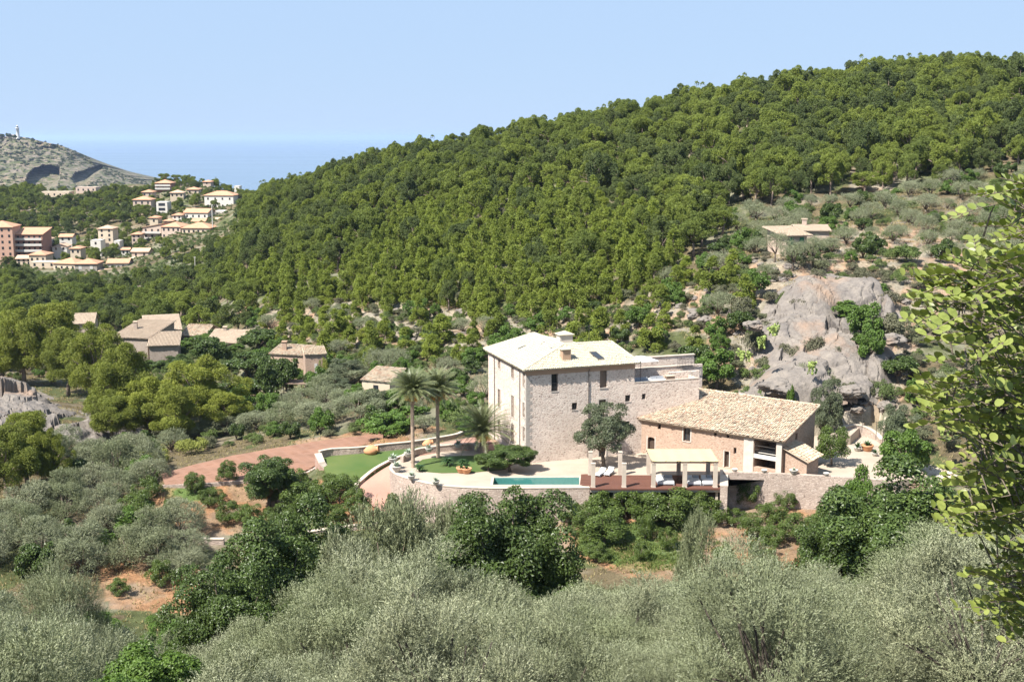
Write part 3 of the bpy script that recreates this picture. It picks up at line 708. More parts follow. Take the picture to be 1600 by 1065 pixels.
    E0, E1 = g(-.75, -ov, ez - sl * ov + .2), g(LB + .45, -ov, ez - sl * ov + .2); R0, R1 = g(-.75, DB + .1, zr + .2), g(LB + .45, DB + .1, zr + .2)
    tile_roof('roof', [E0, E1, R1, R0], M['tile_b'], t, .26, .46, .03, 5, M['tile_r'])
    ridge_cap(R0 + Vector((0, 0, .05)), R1 + Vector((0, 0, .05)), M['tile_b'], t); ridge_cap(E0 + Vector((0, 0, .05)), R0 + Vector((0, 0, .05)), M['tile_b'], t, .17)
    ridge_cap(E1 + Vector((0, 0, .03)), R1 + Vector((0, 0, .03)), M['tile_b'], t)
    q = MB(); slab(q, O, BU, -BN, -.1, LB + .1, ez - .32, ez + .0, -.16, -.003); slab(q, O, BU, -BN, -.2, LB + .2, ez - .14, ez + .02, -.36, -.161); q.build('cornice', M['tile_r'], t)
    # porch behind the gable
    q = MB(); slab(q, O, BN, BU, DB - 2.0, DB + 2.6, 5.15, 5.4, -3.4, -.01); q.build('porch_roof', M['tile_r'], t)
    q = MB(); slab(q, O, BN, BU, DB + .3, DB + 2.4, -1, 5.14, -3.2, -2.2); slab(q, O, BN, BU, DB + 1.9, DB + 2.5, -1, 5.14, -2.19, -.01); q.build('porch_wall', M['barn'], t)
    # lean-to on the gable
    z_a, z_b = 3.55, 2.35
    Lp = [(0.35, .25), (4.3, .25), (4.3, 4.4), (.35, 4.4)]
    q = MB(); pts = [BU * (LB + s) + BN * m for s, m in [(.01, .6), (2.8, .6), (2.8, 4.0), (.01, 4.0)]]
    q.poly_prism([xy(p) for p in pts], -2.5, [z_a - .2, z_b - .2, z_b - .2, z_a - .2]); q.build('shed_wall', M['barn'], t)
    tile_roof('shed_roof', [g(LB + 3.2, .2, z_b - .05), g(LB + 3.2, 4.4, z_b - .05), g(LB + .02, 4.4, z_a), g(LB + .02, .2, z_a)], M['tile_b'], t, .26, .4, .02, 8, M['tile_r'])
    q = MB(); slab(q, O, BN, BU, 1.3, 2.4, 0.02, 1.95, -2.86, -2.802); q.build('shed_door', M['wood_dark'], t)
    q = MB(); slab(q, O, BN, BU, 1.1, 1.3, 0, 2.1, -2.88, -2.802); slab(q, O, BN, BU, 2.4, 2.6, 0, 2.1, -2.88, -2.802); q.build('door_jamb', M['trim'], t)
    return LB, DB
LB, DB = barn()
# ------------------------------------------------------------------ terrace platform, pool, deck
POOL = [PZ(*q, 0) for q in [(772, 746), (905, 745.5), (905, 757.5), (770, 757.5)]]
def platform():
    out = [Vector((x, y, 0)) for x, y in PLATFORM]; hole = POOL
    mb = MB(); pts = out + hole; mb.add(pts, tessellate_polygon([out, hole]))
    n = len(out); mb.add([(p.x, p.y, -.25) for p in out] + out, [(i, (i + 1) % n, (i + 1) % n + n, i + n) for i in range(n)])
    tag(mb.build('terrace_paving', M['pave']), 'pale paved terrace round the villa, the barn and the pool', kind='structure')
    # pool
    t = thing('swimming_pool', 'long narrow swimming pool with pale coping along the terrace edge', 'swimming pool', (POOL[3].x, POOL[3].y, 0))
    o = t.location
    m, nt, ns, ls, outn = newmat('pool water')
    tr = ns.new('ShaderNodeBsdfTransparent'); tr.inputs[0].default_value = (.60, .86, .85, 1); gl = ns.new('ShaderNodeBsdfGlossy'); gl.inputs['Roughness'].default_value = .04
    fr = ns.new('ShaderNodeFresnel'); fr.inputs[0].default_value = 1.33; bn = ns.new('ShaderNodeBump'); bn.inputs['Strength'].default_value = .15; bn.inputs['Distance'].default_value = .03
    ls.new(noisen(nt, 2.5, 3), bn.inputs['Height']); ls.new(bn.outputs[0], fr.inputs['Normal']); ls.new(bn.outputs[0], gl.inputs['Normal'])
    mx = ns.new('ShaderNodeMixShader'); ls.new(fr.outputs[0], mx.inputs[0]); ls.new(tr.outputs[0], mx.inputs[1]); ls.new(gl.outputs[0], mx.inputs[2]); ls.new(mx.outputs[0], outn.inputs[0])
    P = [p - o for p in POOL]
    link('water', np_mesh('water', [(p.x, p.y, -.03) for p in P], [(3, 2, 1, 0)], m), t)
    basin = mat_plain('pool lining', (.19, .32, .30), (.17, .29, .28), 1.5, .6, 0)
    q = MB(); q.add([(p.x, p.y, -1.4) for p in P] + [(p.x, p.y, .012) for p in P], [(0, 1, 2, 3), (0, 1, 5, 4), (1, 2, 6, 5), (2, 3, 7, 6), (3, 0, 4, 7)]); q.build('basin', basin, t)
    c = sum(P, Vector()) / 4; q = MB(); w = .3
    ex = [Vector((p.x + (w if p.x > c.x else -w), p.y + (w if p.y > c.y else -w), 0)) for p in P]
    for i in range(4):
        j = (i + 1) % 4; q.poly_prism([xy(P[i]), xy(P[j]), xy(ex[j]), xy(ex[i])], .006, .06)
    q.build('coping', M['cap'], t)
platform()
def gpt(px, py, h):
    ys = np.linspace(90, 200, 400); d = ray(px, py); zg = ground_z(d[0] * ys, ys) + h; k = np.nonzero(H + d[2] * ys < zg)[0]; Y = float(ys[k[0]]) if len(k) else 130.0
    return PY(px, py, Y)
def wall_run(name, label, pts, h_top, z_bot, th=.45, mat='wallst', cap=True, cat='wall', caph=.09, capmat='cap', side=0, group=None):
    """stone wall along pts (Vectors); h_top above each point; z_bot absolute or list"""
    pts = [Vector(p) for p in pts]; base = pts[0].copy()
    t = thing(name, label, cat, base, group=group)
    n = len(pts); zb = z_bot if hasattr(z_bot, '__len__') else [z_bot] * n; ht = h_top if hasattr(h_top, '__len__') else [h_top] * n
    L = []; Rr = []
    for i in range(n):
        d = (pts[min(i + 1, n - 1)] - pts[max(i - 1, 0)]); d.z = 0; d.normalize(); nn = Vector((-d.y, d.x, 0))
        L.append(pts[i] - base + nn * th * (.5 + side)); Rr.append(pts[i] - base - nn * th * (.5 - side))
    def strip(L_, R_, z0, z1):
        q = MB(); vs = []
        for i in range(n): vs += [(L_[i].x, L_[i].y, z0[i]), (R_[i].x, R_[i].y, z0[i]), (R_[i].x, R_[i].y, z1[i]), (L_[i].x, L_[i].y, z1[i])]
        fs = [tuple(4 * i + a for a in (0, 1)) + tuple(4 * (i + 1) + a for a in (1, 0)) for i in range(n - 1)]
        for k in range(4):
            a, b = k, (k + 1) % 4
            if k: fs += [(4 * i + a, 4 * i + b, 4 * i + 4 + b, 4 * i + 4 + a) for i in range(n - 1)]
        fs += [(0, 1, 2, 3), (4 * n - 4, 4 * n - 3, 4 * n - 2, 4 * n - 1)]
        q.add(vs, fs); return q
    zt = [pts[i].z - base.z + ht[i] for i in range(n)]
    strip(L, Rr, [z - base.z for z in zb], zt).build('stonework', M[mat], t)
    if cap:
        L2 = [l + (l - r).normalized() * .05 for l, r in zip(L, Rr)]; R2 = [r + (r - l).normalized() * .05 for l, r in zip(L, Rr)]
        strip(L2, R2, [z + .001 for z in zt], [z + caph for z in zt]).build('coping', M[capmat], t)
    return t
def densify(pts, k=4):
    o = []
    for i in range(len(pts) - 1):
        p0 = pts[max(i - 1, 0)]; p1 = pts[i]; p2 = pts[i + 1]; p3 = pts[min(i + 2, len(pts) - 1)]
        for j in range(k):
            t = j / k; o.append(.5 * ((2 * p1) + (p2 - p0) * t + (2 * p0 - 5 * p1 + 4 * p2 - p3) * t * t + (3 * p1 - p0 - 3 * p2 + p3) * t ** 3))
    return o + [pts[-1]]
pw = densify(POOL_WALL, 4)
wall_run('retaining_wall', 'long curved stone retaining wall holding up the pool terrace', pw, .01, -6.5, .5, 'wallst', True, 'wall', .05)
wall_run('retaining_wall', 'tall stone retaining wall right of the wooden deck, below the barn', R_WALL + [PZ(1400, 750, .4)], [0, 0, 0, .0, .0], -6, .5, 'wallst', False)
wall_run('retaining_wall', 'short stone pier at the right end of the wooden deck', [PZ(1131, 766, 0), PZ(1131, 741, 0)], .5, -6, .8, 'wallst', True)
wall_run('retaining_wall', 'low pale stone wall below the right hand path, half hidden by the dark tree', [PZ(1395, 752, -.3), PZ(1430, 751, -.3), PZ(1455, 756, -.4), PZ(1462, 764, -.6)], .2, -5, .7, 'wallred', True)
# drive as a strip that climbs
def strip_sheet(name, label, pts, width, mat, lift=.02, kind='structure'):
    p = densify([Vector(a) for a in pts], 5); n = len(p); vs = []
    for i in range(n):
        d = p[min(i + 1, n - 1)] - p[max(i - 1, 0)]; d.z = 0; d.normalize(); nn = Vector((-d.y, d.x, 0)); w = width[min(int(i / 5), len(width) - 1)] if hasattr(width, '__len__') else width
        for k in (-1, -.5, 0, .5, 1): vs.append(p[i] + nn * w * k + Vector((0, 0, lift)))
    mb = MB(); mb.add(vs, [(5 * i + k, 5 * i + k + 1, 5 * i + 6 + k, 5 * i + 5 + k) for i in range(n - 1) for k in range(4)])
    return tag(mb.build(name, mat), label, kind=kind)
strip_sheet('driveway', 'pinkish gravel drive curving up to the villa', DRIVE, [2.1, 2.0, 1.9, 1.9, 1.8, 1.7, 1.7, 1.9, 2.2], M['drive'])
q = MB(); q.poly_prism([xy(PZ(*a, 0)) for a in [(636, 711), (660, 704), (700, 695), (722, 688), (744, 683), (800, 690), (818, 716), (800, 712), (760, 702), (700, 704), (650, 713)]], .004, .05); tag(q.build('gravel_forecourt', M['drive']), 'pinkish gravel forecourt along the left side of the villa', kind='structure')
# lawns and the ploughed field
M['lawn'] = mat_plain('mown lawn', (.045, .085, .018), (.085, .11, .03), .25, .95, .8)
M['field'] = mat_plain('ploughed reddish brown soil', (.25, .135, .09), (.195, .11, .075), .35, .95, 1.0)
def sheet(name, label, pts, z, mat, th=.25):
    if z is None: zz = [p.z + .04 for p in pts]; q = MB(); q.poly_prism([xy(p) for p in pts], [v - .5 for v in zz], zz); return tag(q.build(name, mat), label, kind='structure')
    q = MB(); q.poly_prism([xy(p) for p in pts], z - th, z); return tag(q.build(name, mat), label, kind='structure')
sheet('lawn', 'green lawn left of the curving drive', LAWN_A, None, M['lawn'])
LAWN_B = [PZ(*q, 0) for q in [(648, 727), (660, 718), (690, 713), (730, 712), (775, 712), (800, 722), (790, 733), (740, 738), (690, 739), (655, 736)]]
sheet('lawn', 'small green lawn under the palms between drive and pool', LAWN_B, .05, M['lawn'], .046)
sheet('ploughed_field', 'bare reddish brown field left of the lawn', FIELD, -2.6, M['field'], .4)
def furrows():
    ax = (FIELD[7] - FIELD[0]).normalized(); n2 = Vector((-ax.y, ax.x, 0)); mb = MB()
    for k in range(-30, 60):
        for j in range(0, 40):
            p = FIELD[0] + ax * (j * 1.6 - 4) + n2 * k * .55
            if in_poly(np.array([p.x]), np.array([p.y]), [xy(f) for f in FIELD])[0]:
                w = random.uniform(.10, .2); h = random.uniform(.03, .10); q = p + ax * 1.5
                mb.add([p - n2 * w + Vector((0, 0, -.01)), p + n2 * w + Vector((0, 0, -.01)), q + n2 * w + Vector((0, 0, -.01)), q - n2 * w + Vector((0, 0, -.01)), p.lerp(q, .3) + Vector((0, 0, h)), p.lerp(q, .7) + Vector((0, 0, h))],
                       [(0, 1, 4), (1, 2, 5, 4), (2, 3, 5), (3, 0, 4, 5)])
    tag(mb.build('furrows', M['field']), 'low earth ridges of the ploughed field', 'soil', kind='stuff')
furrows()
# garden walls
lawn_w = [PZ(*q, -.7) for q in [(499, 714), (520, 710), (560, 708), (600, 703), (640, 699), (680, 693), (712, 687), (722, 683)]]
wall_run('garden_wall', 'low stone wall with pale coping along the far side of the lawn, behind the palms', densify(lawn_w, 3), [.75] * 22, -4, .4)
kerb = [PZ(*q, z) for q, z in [((558, 774), -2.9), ((556, 762), -2.6), ((566, 751), -2.2), ((586, 735), -1.5), ((612, 721), -.9), ((640, 711), -.5), ((668, 703), -.1), ((690, 698), .05)]]
wall_run('garden_wall', 'curved low wall with pale coping between the lawn and the pinkish drive', densify(kerb, 3), [.25] * 22, -5, .4)
inner = [PZ(*q, 0) for q in [(628, 722), (648, 712), (675, 707), (705, 704), (735, 702), (762, 705)]]
wall_run('garden_wall', 'stone wall curving above the drive behind the two tall palms', densify(inner, 3), [.75] * 16, -3, .4)
wall_run('garden_wall', 'sloping pinkish wall end closing the lawn at its left corner', [PZ(497, 716, -.7), PZ(503, 730, -1.4), PZ(516, 746, -2.6)], .6, -5.5, .8, 'wallred')
wall_run('field_wall', 'low stone edging along the near side of the ploughed field', [PZ(*q, -2.7) for q in [(254, 758), (300, 757), (345, 754), (400, 749.5), (450, 743), (480, 738), (496, 729)]], .08, -6, .35, 'wallst', False)
wall_run('field_wall', 'stone retaining wall below the reddish orchard at the left', [gpt(*q, .5) for q in [(244, 822), (262, 829), (290, 838), (325, 843), (350, 843)]], .1, -9, .5, 'wallst')
wall_run('orchard_wall', 'short low stone wall under the small tree below the terrace wall', [PZ(*q, -4.2) for q in [(1168, 797), (1190, 801), (1222, 805), (1262, 812)]], .3, -7, .5, 'wallst')
wall_run('orchard_wall', 'low stone edging below the left orchard, behind the pale olives', [gpt(*q, .4) for q in [(480, 832), (520, 826), (560, 821), (600, 818), (640, 817)]], .1, -8, .5, 'wallst')
wall_run('path_wall', 'curved stone wall rising beside the path behind the lean-to', densify([PZ(1318, 668, 1.4), PZ(1335, 665, 1.4), PZ(1352, 668, 1.2), PZ(1368, 677, .8), PZ(1378, 688, .4)], 3), .1, -2, .5, 'wallst')
fence_pts = [PY(px, py, Y) for px, py, Y in [(1327, 668, 147), (1347, 669, 146), (1369, 679, 144), (1379, 689, 142.5), (1386, 690, 142)]]
t = thing('wire_fence', 'thin wire fence with slim posts along the path behind the barn', 'fence', fence_pts[0])
for p in fence_pts:
    q = MB(); q.tube([p - fence_pts[0] + Vector((0, 0, -.6)), p - fence_pts[0] + Vector((0, 0, 1.7))], .04, 5); q.build('post', M['metal'], t)
for k in range(4):
    q = MB(); q.tube([p - fence_pts[0] + Vector((0, 0, .3 + k * .42)) for p in fence_pts], .008, 3, False); q.build('wire', M['metal'], t)
sheet('upper_path', 'pale paved path rising behind the barn', [PY(a, b, c) for a, b, c in [(1296, 668, 148), (1300, 650, 153), (1312, 637, 158), (1340, 634, 160), (1352, 644, 156), (1330, 664, 149)]], 1.2, M['pave'], 2.0)
sheet('barn_forecourt', 'pale paved ground to the right of the barn and its lean-to', [PZ(*a, 0) for a in [(1318, 712), (1345, 704), (1375, 700), (1420, 716), (1450, 744), (1400, 752), (1325, 747)]], .012, M['pave'], 1.5)

# deck and pergola
def deck():
    o = PZ(921, 762, 0)
    t = thing('wooden_deck', 'reddish brown wooden deck jutting out at the right end of the pool', 'deck', o)
    y0 = PZ(1000, 763.5, 0).y; x0 = PZ(922, 761, 0).x; x1 = PZ(1127, 764, 0).x; y1 = PZ(1000, 743, 0).y
    q = MB(); w = .14; k = 0; y = y0
    while y < y1:
        segs = 3; xx = x0
        for s in range(segs):
            L = (x1 - x0) / segs; q.box((x0 + L * (s + .5) - o.x, y + w / 2 - o.y, .055), (L - .008, w - .012, .04))
        y += w
    for j in range(12):
        xs = x0 - 1.15 + j * w * .9; 
    tag(q.build('planks', M['deckw'], t), kind='stuff')
    q = MB(); q.box(((x0 + x1) / 2 - o.x, y0 - .06 - o.y, .0), (x1 - x0 + .1, .1, .16)); q.build('edge_board', M['deckw'], t)
    q = MB(); q.box(((x0 + x1) / 2 - o.x, y0 + .18 - o.y, -.24), (x1 - x0, .25, .3)); q.build('beam', M['cap'], t)
    for k in range(7):
        q = MB(); x = x0 + .4 + (x1 - x0 - .8) * k / 6; q.box((x - o.x, y0 + .5 - o.y, -2.4), (.28, .28, 4.0)); q.build('support_post', M['cap'], t)
    q = MB(); q.box(((x0 + x1) / 2 - o.x, y0 + 2.6 - o.y, -2.4), (x1 - x0, .4, 4.6)); q.build('back_wall', M['wallst'], t)
    # end strip beside the pool
    q = MB(); n = 9
    a, b, c_, d = PZ(906, 758, 0), PZ(921.5, 760, 0), PZ(921.5, 741, 0), PZ(908, 741.5, 0)
    for k in range(14):
        f0, f1 = k / 14, (k + .93) / 14; p = [a.lerp(d, f0), b.lerp(c_, f0), b.lerp(c_, f1), a.lerp(d, f1)]
        q.poly_prism([(v.x - o.x, v.y - o.y) for v in p], .062, .085)
    tag(q.build('pool_end_planks', M['deckw'], t), kind='stuff')
    return x0, x1, y0, y1
DX0, DX1, DY0, DY1 = deck()
def pergola():
    yf = PZ(1000, 760.5, .08).y; yb = yf + 5.0
    t = thing('pergola', 'pergola of thick pale square posts with a cream canvas roof over its right half', 'pergola', (DX0, yf, .08))
    xs = [PZ(px, 760, .08).x for px in (926.5, 974.7, 1020.6, 1069.4, 1117)]
    o = t.location
    for i, x in enumerate(xs):
        for y in (yf, yb):
            q = MB(); q.box((x - o.x, y - o.y, 1.35), (.44, .44, 2.7)); q.box((x - o.x, y - o.y, 2.73), (.52, .52, .06)); q.box((x - o.x, y - o.y, .05), (.52, .52, .1)); q.build('post', M['cap'], t)
    for y in (yf, yb):
        q = MB(); q.box(((xs[2] + xs[4]) / 2 - o.x, y - o.y, 2.83), (xs[4] - xs[2] + .6, .14, .14)); q.build('beam', M['shutter'], t)
    for k in range(6):
        x = xs[2] + (xs[4] - xs[2]) * k / 5; q = MB(); q.box((x - o.x, (yf + yb) / 2 - o.y, 2.94), (.08, yb - yf + .5, .08)); q.build('rafter', M['shutter'], t)
    nx, ny = 25, 13; vs = []
    for j in range(ny):
        for i in range(nx):
            u, v = i / (nx - 1), j / (ny - 1); sag = -.06 * abs(math.sin(u * 5 * math.pi)) - .03 * math.sin(v * math.pi)
            vs.append((xs[2] - .25 + u * (xs[4] - xs[2] + .5) - o.x, yf - .2 + v * (yb - yf + .4) - o.y, 3.06 + sag))
    q = MB(); q.add(vs, [(j * nx + i, j * nx + i + 1, (j + 1) * nx + i + 1, (j + 1) * nx + i) for j in range(ny - 1) for i in range(nx - 1)]); q.build('canopy', M['cream'], t, True)
    return xs, yf, yb
PX, PYF, PYB = pergola()
# daybeds and loungers
def daybed(label, x, y, w=1.7, d=1.9, rz=0, grp='daybeds under the cream canopy'):
    t = thing('daybed', label, 'daybed', (x, y, .08), rz, grp)
    q = MB(); q.box((0, 0, .17), (w, d, .12))
    for a in (-1, 1):
        for b in (-1, 1): q.box((a * (w / 2 - .06), b * (d / 2 - .06), .055), (.1, .1, .11))
    q.build('frame', M['greyc'], t)
    q = MB(); q.box((0, -.02, .33), (w - .06, d - .06, .2)); q.build('mattress', M['white'], t)
    for a in (-1, 1):
        q = MB(); q.box((a * w / 4, d / 2 - .22, .56), (w / 2 - .1, .18, .34), 0, (-.35, 0)); q.build('cushion', M['white'] if a < 0 else M['greyc'], t)
    return t
daybed('white daybed with grey cushions under the canopy, left of the middle post', (PX[2] + PX[3]) / 2 - .25, PYF + 1.6, 1.9, 2.0)
daybed('wide white daybed under the canopy, between the two rightmost posts', (PX[3] + PX[4]) / 2 - .5, PYF + 1.5, 1.5, 2.0)
daybed('white daybed at the far right of the canopy beside the end post', (PX[3] + PX[4]) / 2 + 1.05, PYF + 1.5, 1.3, 2.0)
t = thing('low_table', 'small dark low table between the daybeds on the deck', 'table', (PX[3] - .1, PYF + 2.6, .08)); q = MB(); q.box((0, 0, .3), (.7, .7, .05)); q.build('table_top', M['wood_dark'], t)
for a in (-1, 1):
    for b in (-1, 1): q = MB(); q.box((a * .3, b * .3, .135), (.05, .05, .27)); q.build('leg', M['wood_dark'], t)
def lounger(label, x, y, rz):
    t = thing('sun_lounger', label, 'sun lounger', (x, y, .08), rz, 'white sun loungers on the left of the deck')
    q = MB(); q.box((0, -.25, .3), (.65, 1.4, .1)); q.box((0, .62, .48), (.65, .62, .1), 0, (.65, 0)); q.build('mattress', M['white'], t)
    q = MB(); q.box((0, 0, .22), (.7, 2.0, .05)); q.build('frame', M['white'], t)
    for a in (-1, 1):
        for b in (-.8, .8): q = MB(); q.box((a * .3, b, .1), (.06, .06, .2)); q.build('leg', M['white'], t)
lounger('white sun lounger on the deck nearest the pool', PZ(938, 742, 0).x, PZ(938, 742, 0).y - .2, -.5)
lounger('white sun lounger between the first two pale posts, right one of the pair', PZ(952, 742, 0).x, PZ(952, 742, 0).y + .1, -.4)
# pots along the terrace walls
def rosette(mb, c, n, L, w, up=.6, seed=0, droop=.3):
    r = random.Random(seed)
    for k in range(n):
        a = k * 2.399 + r.random() * .3; el = up * (1 - k / n * .9) + r.uniform(-.1, .15); l = L * r.uniform(.8, 1.1)
        d = Vector((math.cos(a), math.sin(a), 0)); s = Vector((-d.y, d.x, 0)); p0 = Vector(c)
        p1 = p0 + d * l * .5 * math.cos(el) + Vector((0, 0, l * .5 * math.sin(el) + .05)); p2 = p0 + d * l * math.cos(el * .8) + Vector((0, 0, l * math.sin(el) - droop * l * .3))
        mb.add([p0 - s * w * .5, p0 + s * w * .5, p1 + s * w * .6, p1 - s * w * .6, p2], [(0, 1, 2, 3), (3, 2, 4)])
M['agave'] = mat_leaf('agave leaf', (.30, .36, .28), (.36, .40, .31), (.26, .33, .26), .1, .6)
M['cycad'] = mat_leaf('dark frond', (.03, .07, .02), (.05, .10, .03), (.04, .08, .03), .15, .5)
POT = [(.0, 0), (.22, 0), (.30, .1), (.36, .3), (.40, .34), (.40, .40), (.34, .40), (.32, .33), (0, .33)]
def pot(label, p, s=1.0, mat='potwhite', plant='agave', group='bowl pots along the terrace walls', n=16, L=.6):
    t = thing('plant_pot', label, 'plant pot', p, random.random() * 6, group)
    q = MB(); q.lathe([(r * s, z * s) for r, z in POT]); q.build('pot', M[mat], t, True)
    if plant: q = MB(); rosette(q, (0, 0, .34 * s), n, L * s, .12 * s, 1.2, random.randint(0, 999)); q.build('plant', M[plant], t)
for lab, px, py, s in [('pale bowl with agave on the curved wall nearest the drive, left of its bend', 620, 735, 1.5), ('pale bowl with agave on the outer curve of the pool wall beside the first palm', 643, 748, 1.2),
                       ('pale bowl with agave on the pool wall halfway between palm and bushy oak', 681, 756.5, 1.1)]: pot(lab, PZ(px, py, .2), s)
for lab, px, py, s, L_ in [('bowl with agave on the wall above the drive, lowest of the row', 614, 722, 1.4, .6), ('bowl with agave on the drive wall just behind the first palm', 638, 713, 1.3, .6), ('bowl with agave on the drive wall between the palms', 670, 705, 1.2, .6),
                    ('bowl with agave on the wall right of the second palm', 716, 699, 1.3, .6), ('bowl with agave at the right end of the wall by the third palm', 745, 698, 1.1, .6)]: pot(lab, PZ(px, py, .85), s)
for lab, px, py, s in [('pale bowl on the barn terrace wall, first from the deck', 1148, 736.5, .9), ('pale bowl on the barn terrace wall below the loggia', 1194, 738, .9), ('largest white bowl on the wall in front of the barn gable', 1240, 740, 1.3), ('pale bowl on the wall in front of the lean-to door', 1291, 743, .9)]:
    p = PZ(px, py, .8); pot(lab, (p.x, p.y + .0, .8), s, 'potwhite', None if s < 1 else 'agave', n=9, L=.3)
def amphora(label, p, rz, s=1.0, tilt=1.35):
    t = thing('clay_jar', label, 'clay jar', p, rz)
    prof = [(.0, 0), (.18, .03), (.42, .35), (.55, .75), (.50, 1.1), (.30, 1.35), (.27, 1.42), (.33, 1.5), (.33, 1.55), (.24, 1.5), (.22, 1.38), (.0, 1.2)]
    m = Matrix.Rotation(tilt, 3, 'Y'); q = MB(); q.lathe([(r * s, (z - .75) * s) for r, z in prof], (0, 0, .52 * s), 18, m); q.build('jar', M['terracotta'], t, True)
amphora('large pale terracotta jar lying on its side on the lawn', PZ(580, 711, -.72), -.1, 1.25)
amphora('terracotta jar lying beside the wall right of the second palm', PZ(668, 698, .05), .3, .9)
for lab, px, py in [('terracotta pot at the foot of the round dark shrub, left one of the pair', 721, 738), ('terracotta pot at the foot of the round dark shrub, right one of the pair', 729, 739)]:
    pot(lab, PZ(px, py, .02), 1.6, 'terracotta', 'cycad', 'terracotta pots by the pool', 10, .3)
pot('large terracotta bowl on the paving right of the barn lean-to', PZ(1355, 704, .02), 2.0, 'terracotta', 'cycad', None, 14, .4)
pot('small dark pot with spiky plant beside the large terracotta bowl', PZ(1340, 704, .02), 1.3, 'potwhite', 'cycad', None, 14, .7)
pot('small pot with spiky plant in front of the large terracotta bowl', PZ(1367, 712, .02), 1.0, 'potwhite', 'cycad', None, 14, .6)
for lab, px, py in [('dark cycad with arching fronds on the small lawn right of the second palm', 700, 727), ('small cycad on the lawn beside the first palm', 656, 736), ('dark cycad beside the terracotta pots', 722, 727)]:
    t = thing('cycad', lab, 'plant', PZ(px, py, .05)); q = MB(); q.lathe([(.15, 0), (.18, .3), (0, .35)]); q.build('stem', M['wood_dark'], t); q = MB(); rosette(q, (0, 0, .3), 40, 1.3 if px == 700 else .9, .16, 1.2, px, 1.2); q.build('fronds', M['cycad'], t)
# ------------------------------------------------------------------ foliage
L = {}
L['pine'] = mat_leaf('pine needles', (.15, .19, .032), (.24, .275, .05), (.10, .135, .034), .26, .6, nscale=.35)
L['pine_d'] = mat_leaf('blue green pine needles', (.085, .115, .030), (.14, .165, .045), (.06, .085, .028), .18, .6, nscale=.35)
L['pine_l'] = mat_leaf('bright pine needles', (.16, .19, .028), (.265, .28, .045), (.12, .145, .028), .24, .6, nscale=.35)
L['pine_y'] = mat_leaf('young pine needles', (.17, .22, .036), (.27, .305, .052), (.14, .175, .036), .28, .6, nscale=.4)
L['olive'] = mat_leaf('olive leaves', (.085, .10, .048), (.40, .41, .255), (.19, .215, .115), .06, .5, .4)
L['olive_g'] = mat_leaf('green olive leaves', (.075, .092, .038), (.38, .40, .24), (.18, .205, .105), .1, .5, .3)
L['dark'] = mat_leaf('dark broad leaves', (.045, .075, .018), (.115, .165, .04), (.06, .09, .022), .22, .42, .35)
L['green'] = mat_leaf('fresh green leaves', (.085, .155, .028), (.14, .22, .045), (.10, .16, .03), .3, .45, .3)
L['citrus'] = mat_leaf('citrus leaves', (.065, .105, .020), (.12, .165, .032), (.09, .125, .03), .25, .4, .35)
L['oak'] = mat_leaf('grey green oak leaves', (.085, .105, .055), (.14, .16, .09), (.10, .12, .065), .15, .5, .3)
L['scrub'] = mat_leaf('scrub leaves', (.11, .125, .065), (.17, .175, .10), (.13, .11, .085), .15, .7, .15)
L['scrub_g'] = mat_leaf('green scrub leaves', (.09, .135, .035), (.14, .18, .05), (.10, .13, .05), .2, .6, .2)
L['yellow'] = mat_leaf('yellow green leaves', (.20, .23, .05), (.27, .29, .07), (.22, .22, .06), .25, .6, .2)
L['carob'] = mat_leaf('carob leaflets', (.15, .19, .038), (.29, .315, .09), (.18, .215, .052), .2, .4, .3, 3.0)
L['palm'] = mat_leaf('palm fronds', (.10, .125, .045), (.21, .225, .105), (.13, .15, .065), .08, .45, .4)
L['dry'] = mat_leaf('dry grass', (.36, .29, .15), (.28, .24, .12), (.32, .27, .14), .2, .9, .1)
L['grass'] = mat_leaf('green grass', (.10, .15, .04), (.17, .20, .06), (.13, .16, .05), .3, .8, .1)
M['bark'] = mat_plain('grey brown bark', (.16, .125, .095), (.10, .08, .06), 4, .95, 1.0)
M['bark_d'] = mat_plain('dark olive bark', (.085, .07, .055), (.055, .045, .036), 4, .95, 1.0)
M['bark_p'] = mat_plain('pale pine bark', (.26, .20, .16), (.17, .125, .10), 4, .95, 1.0)
M['bark_palm'] = mat_plain('palm bark', (.36, .27, .20), (.26, .19, .14), 6, .95, 1.0)

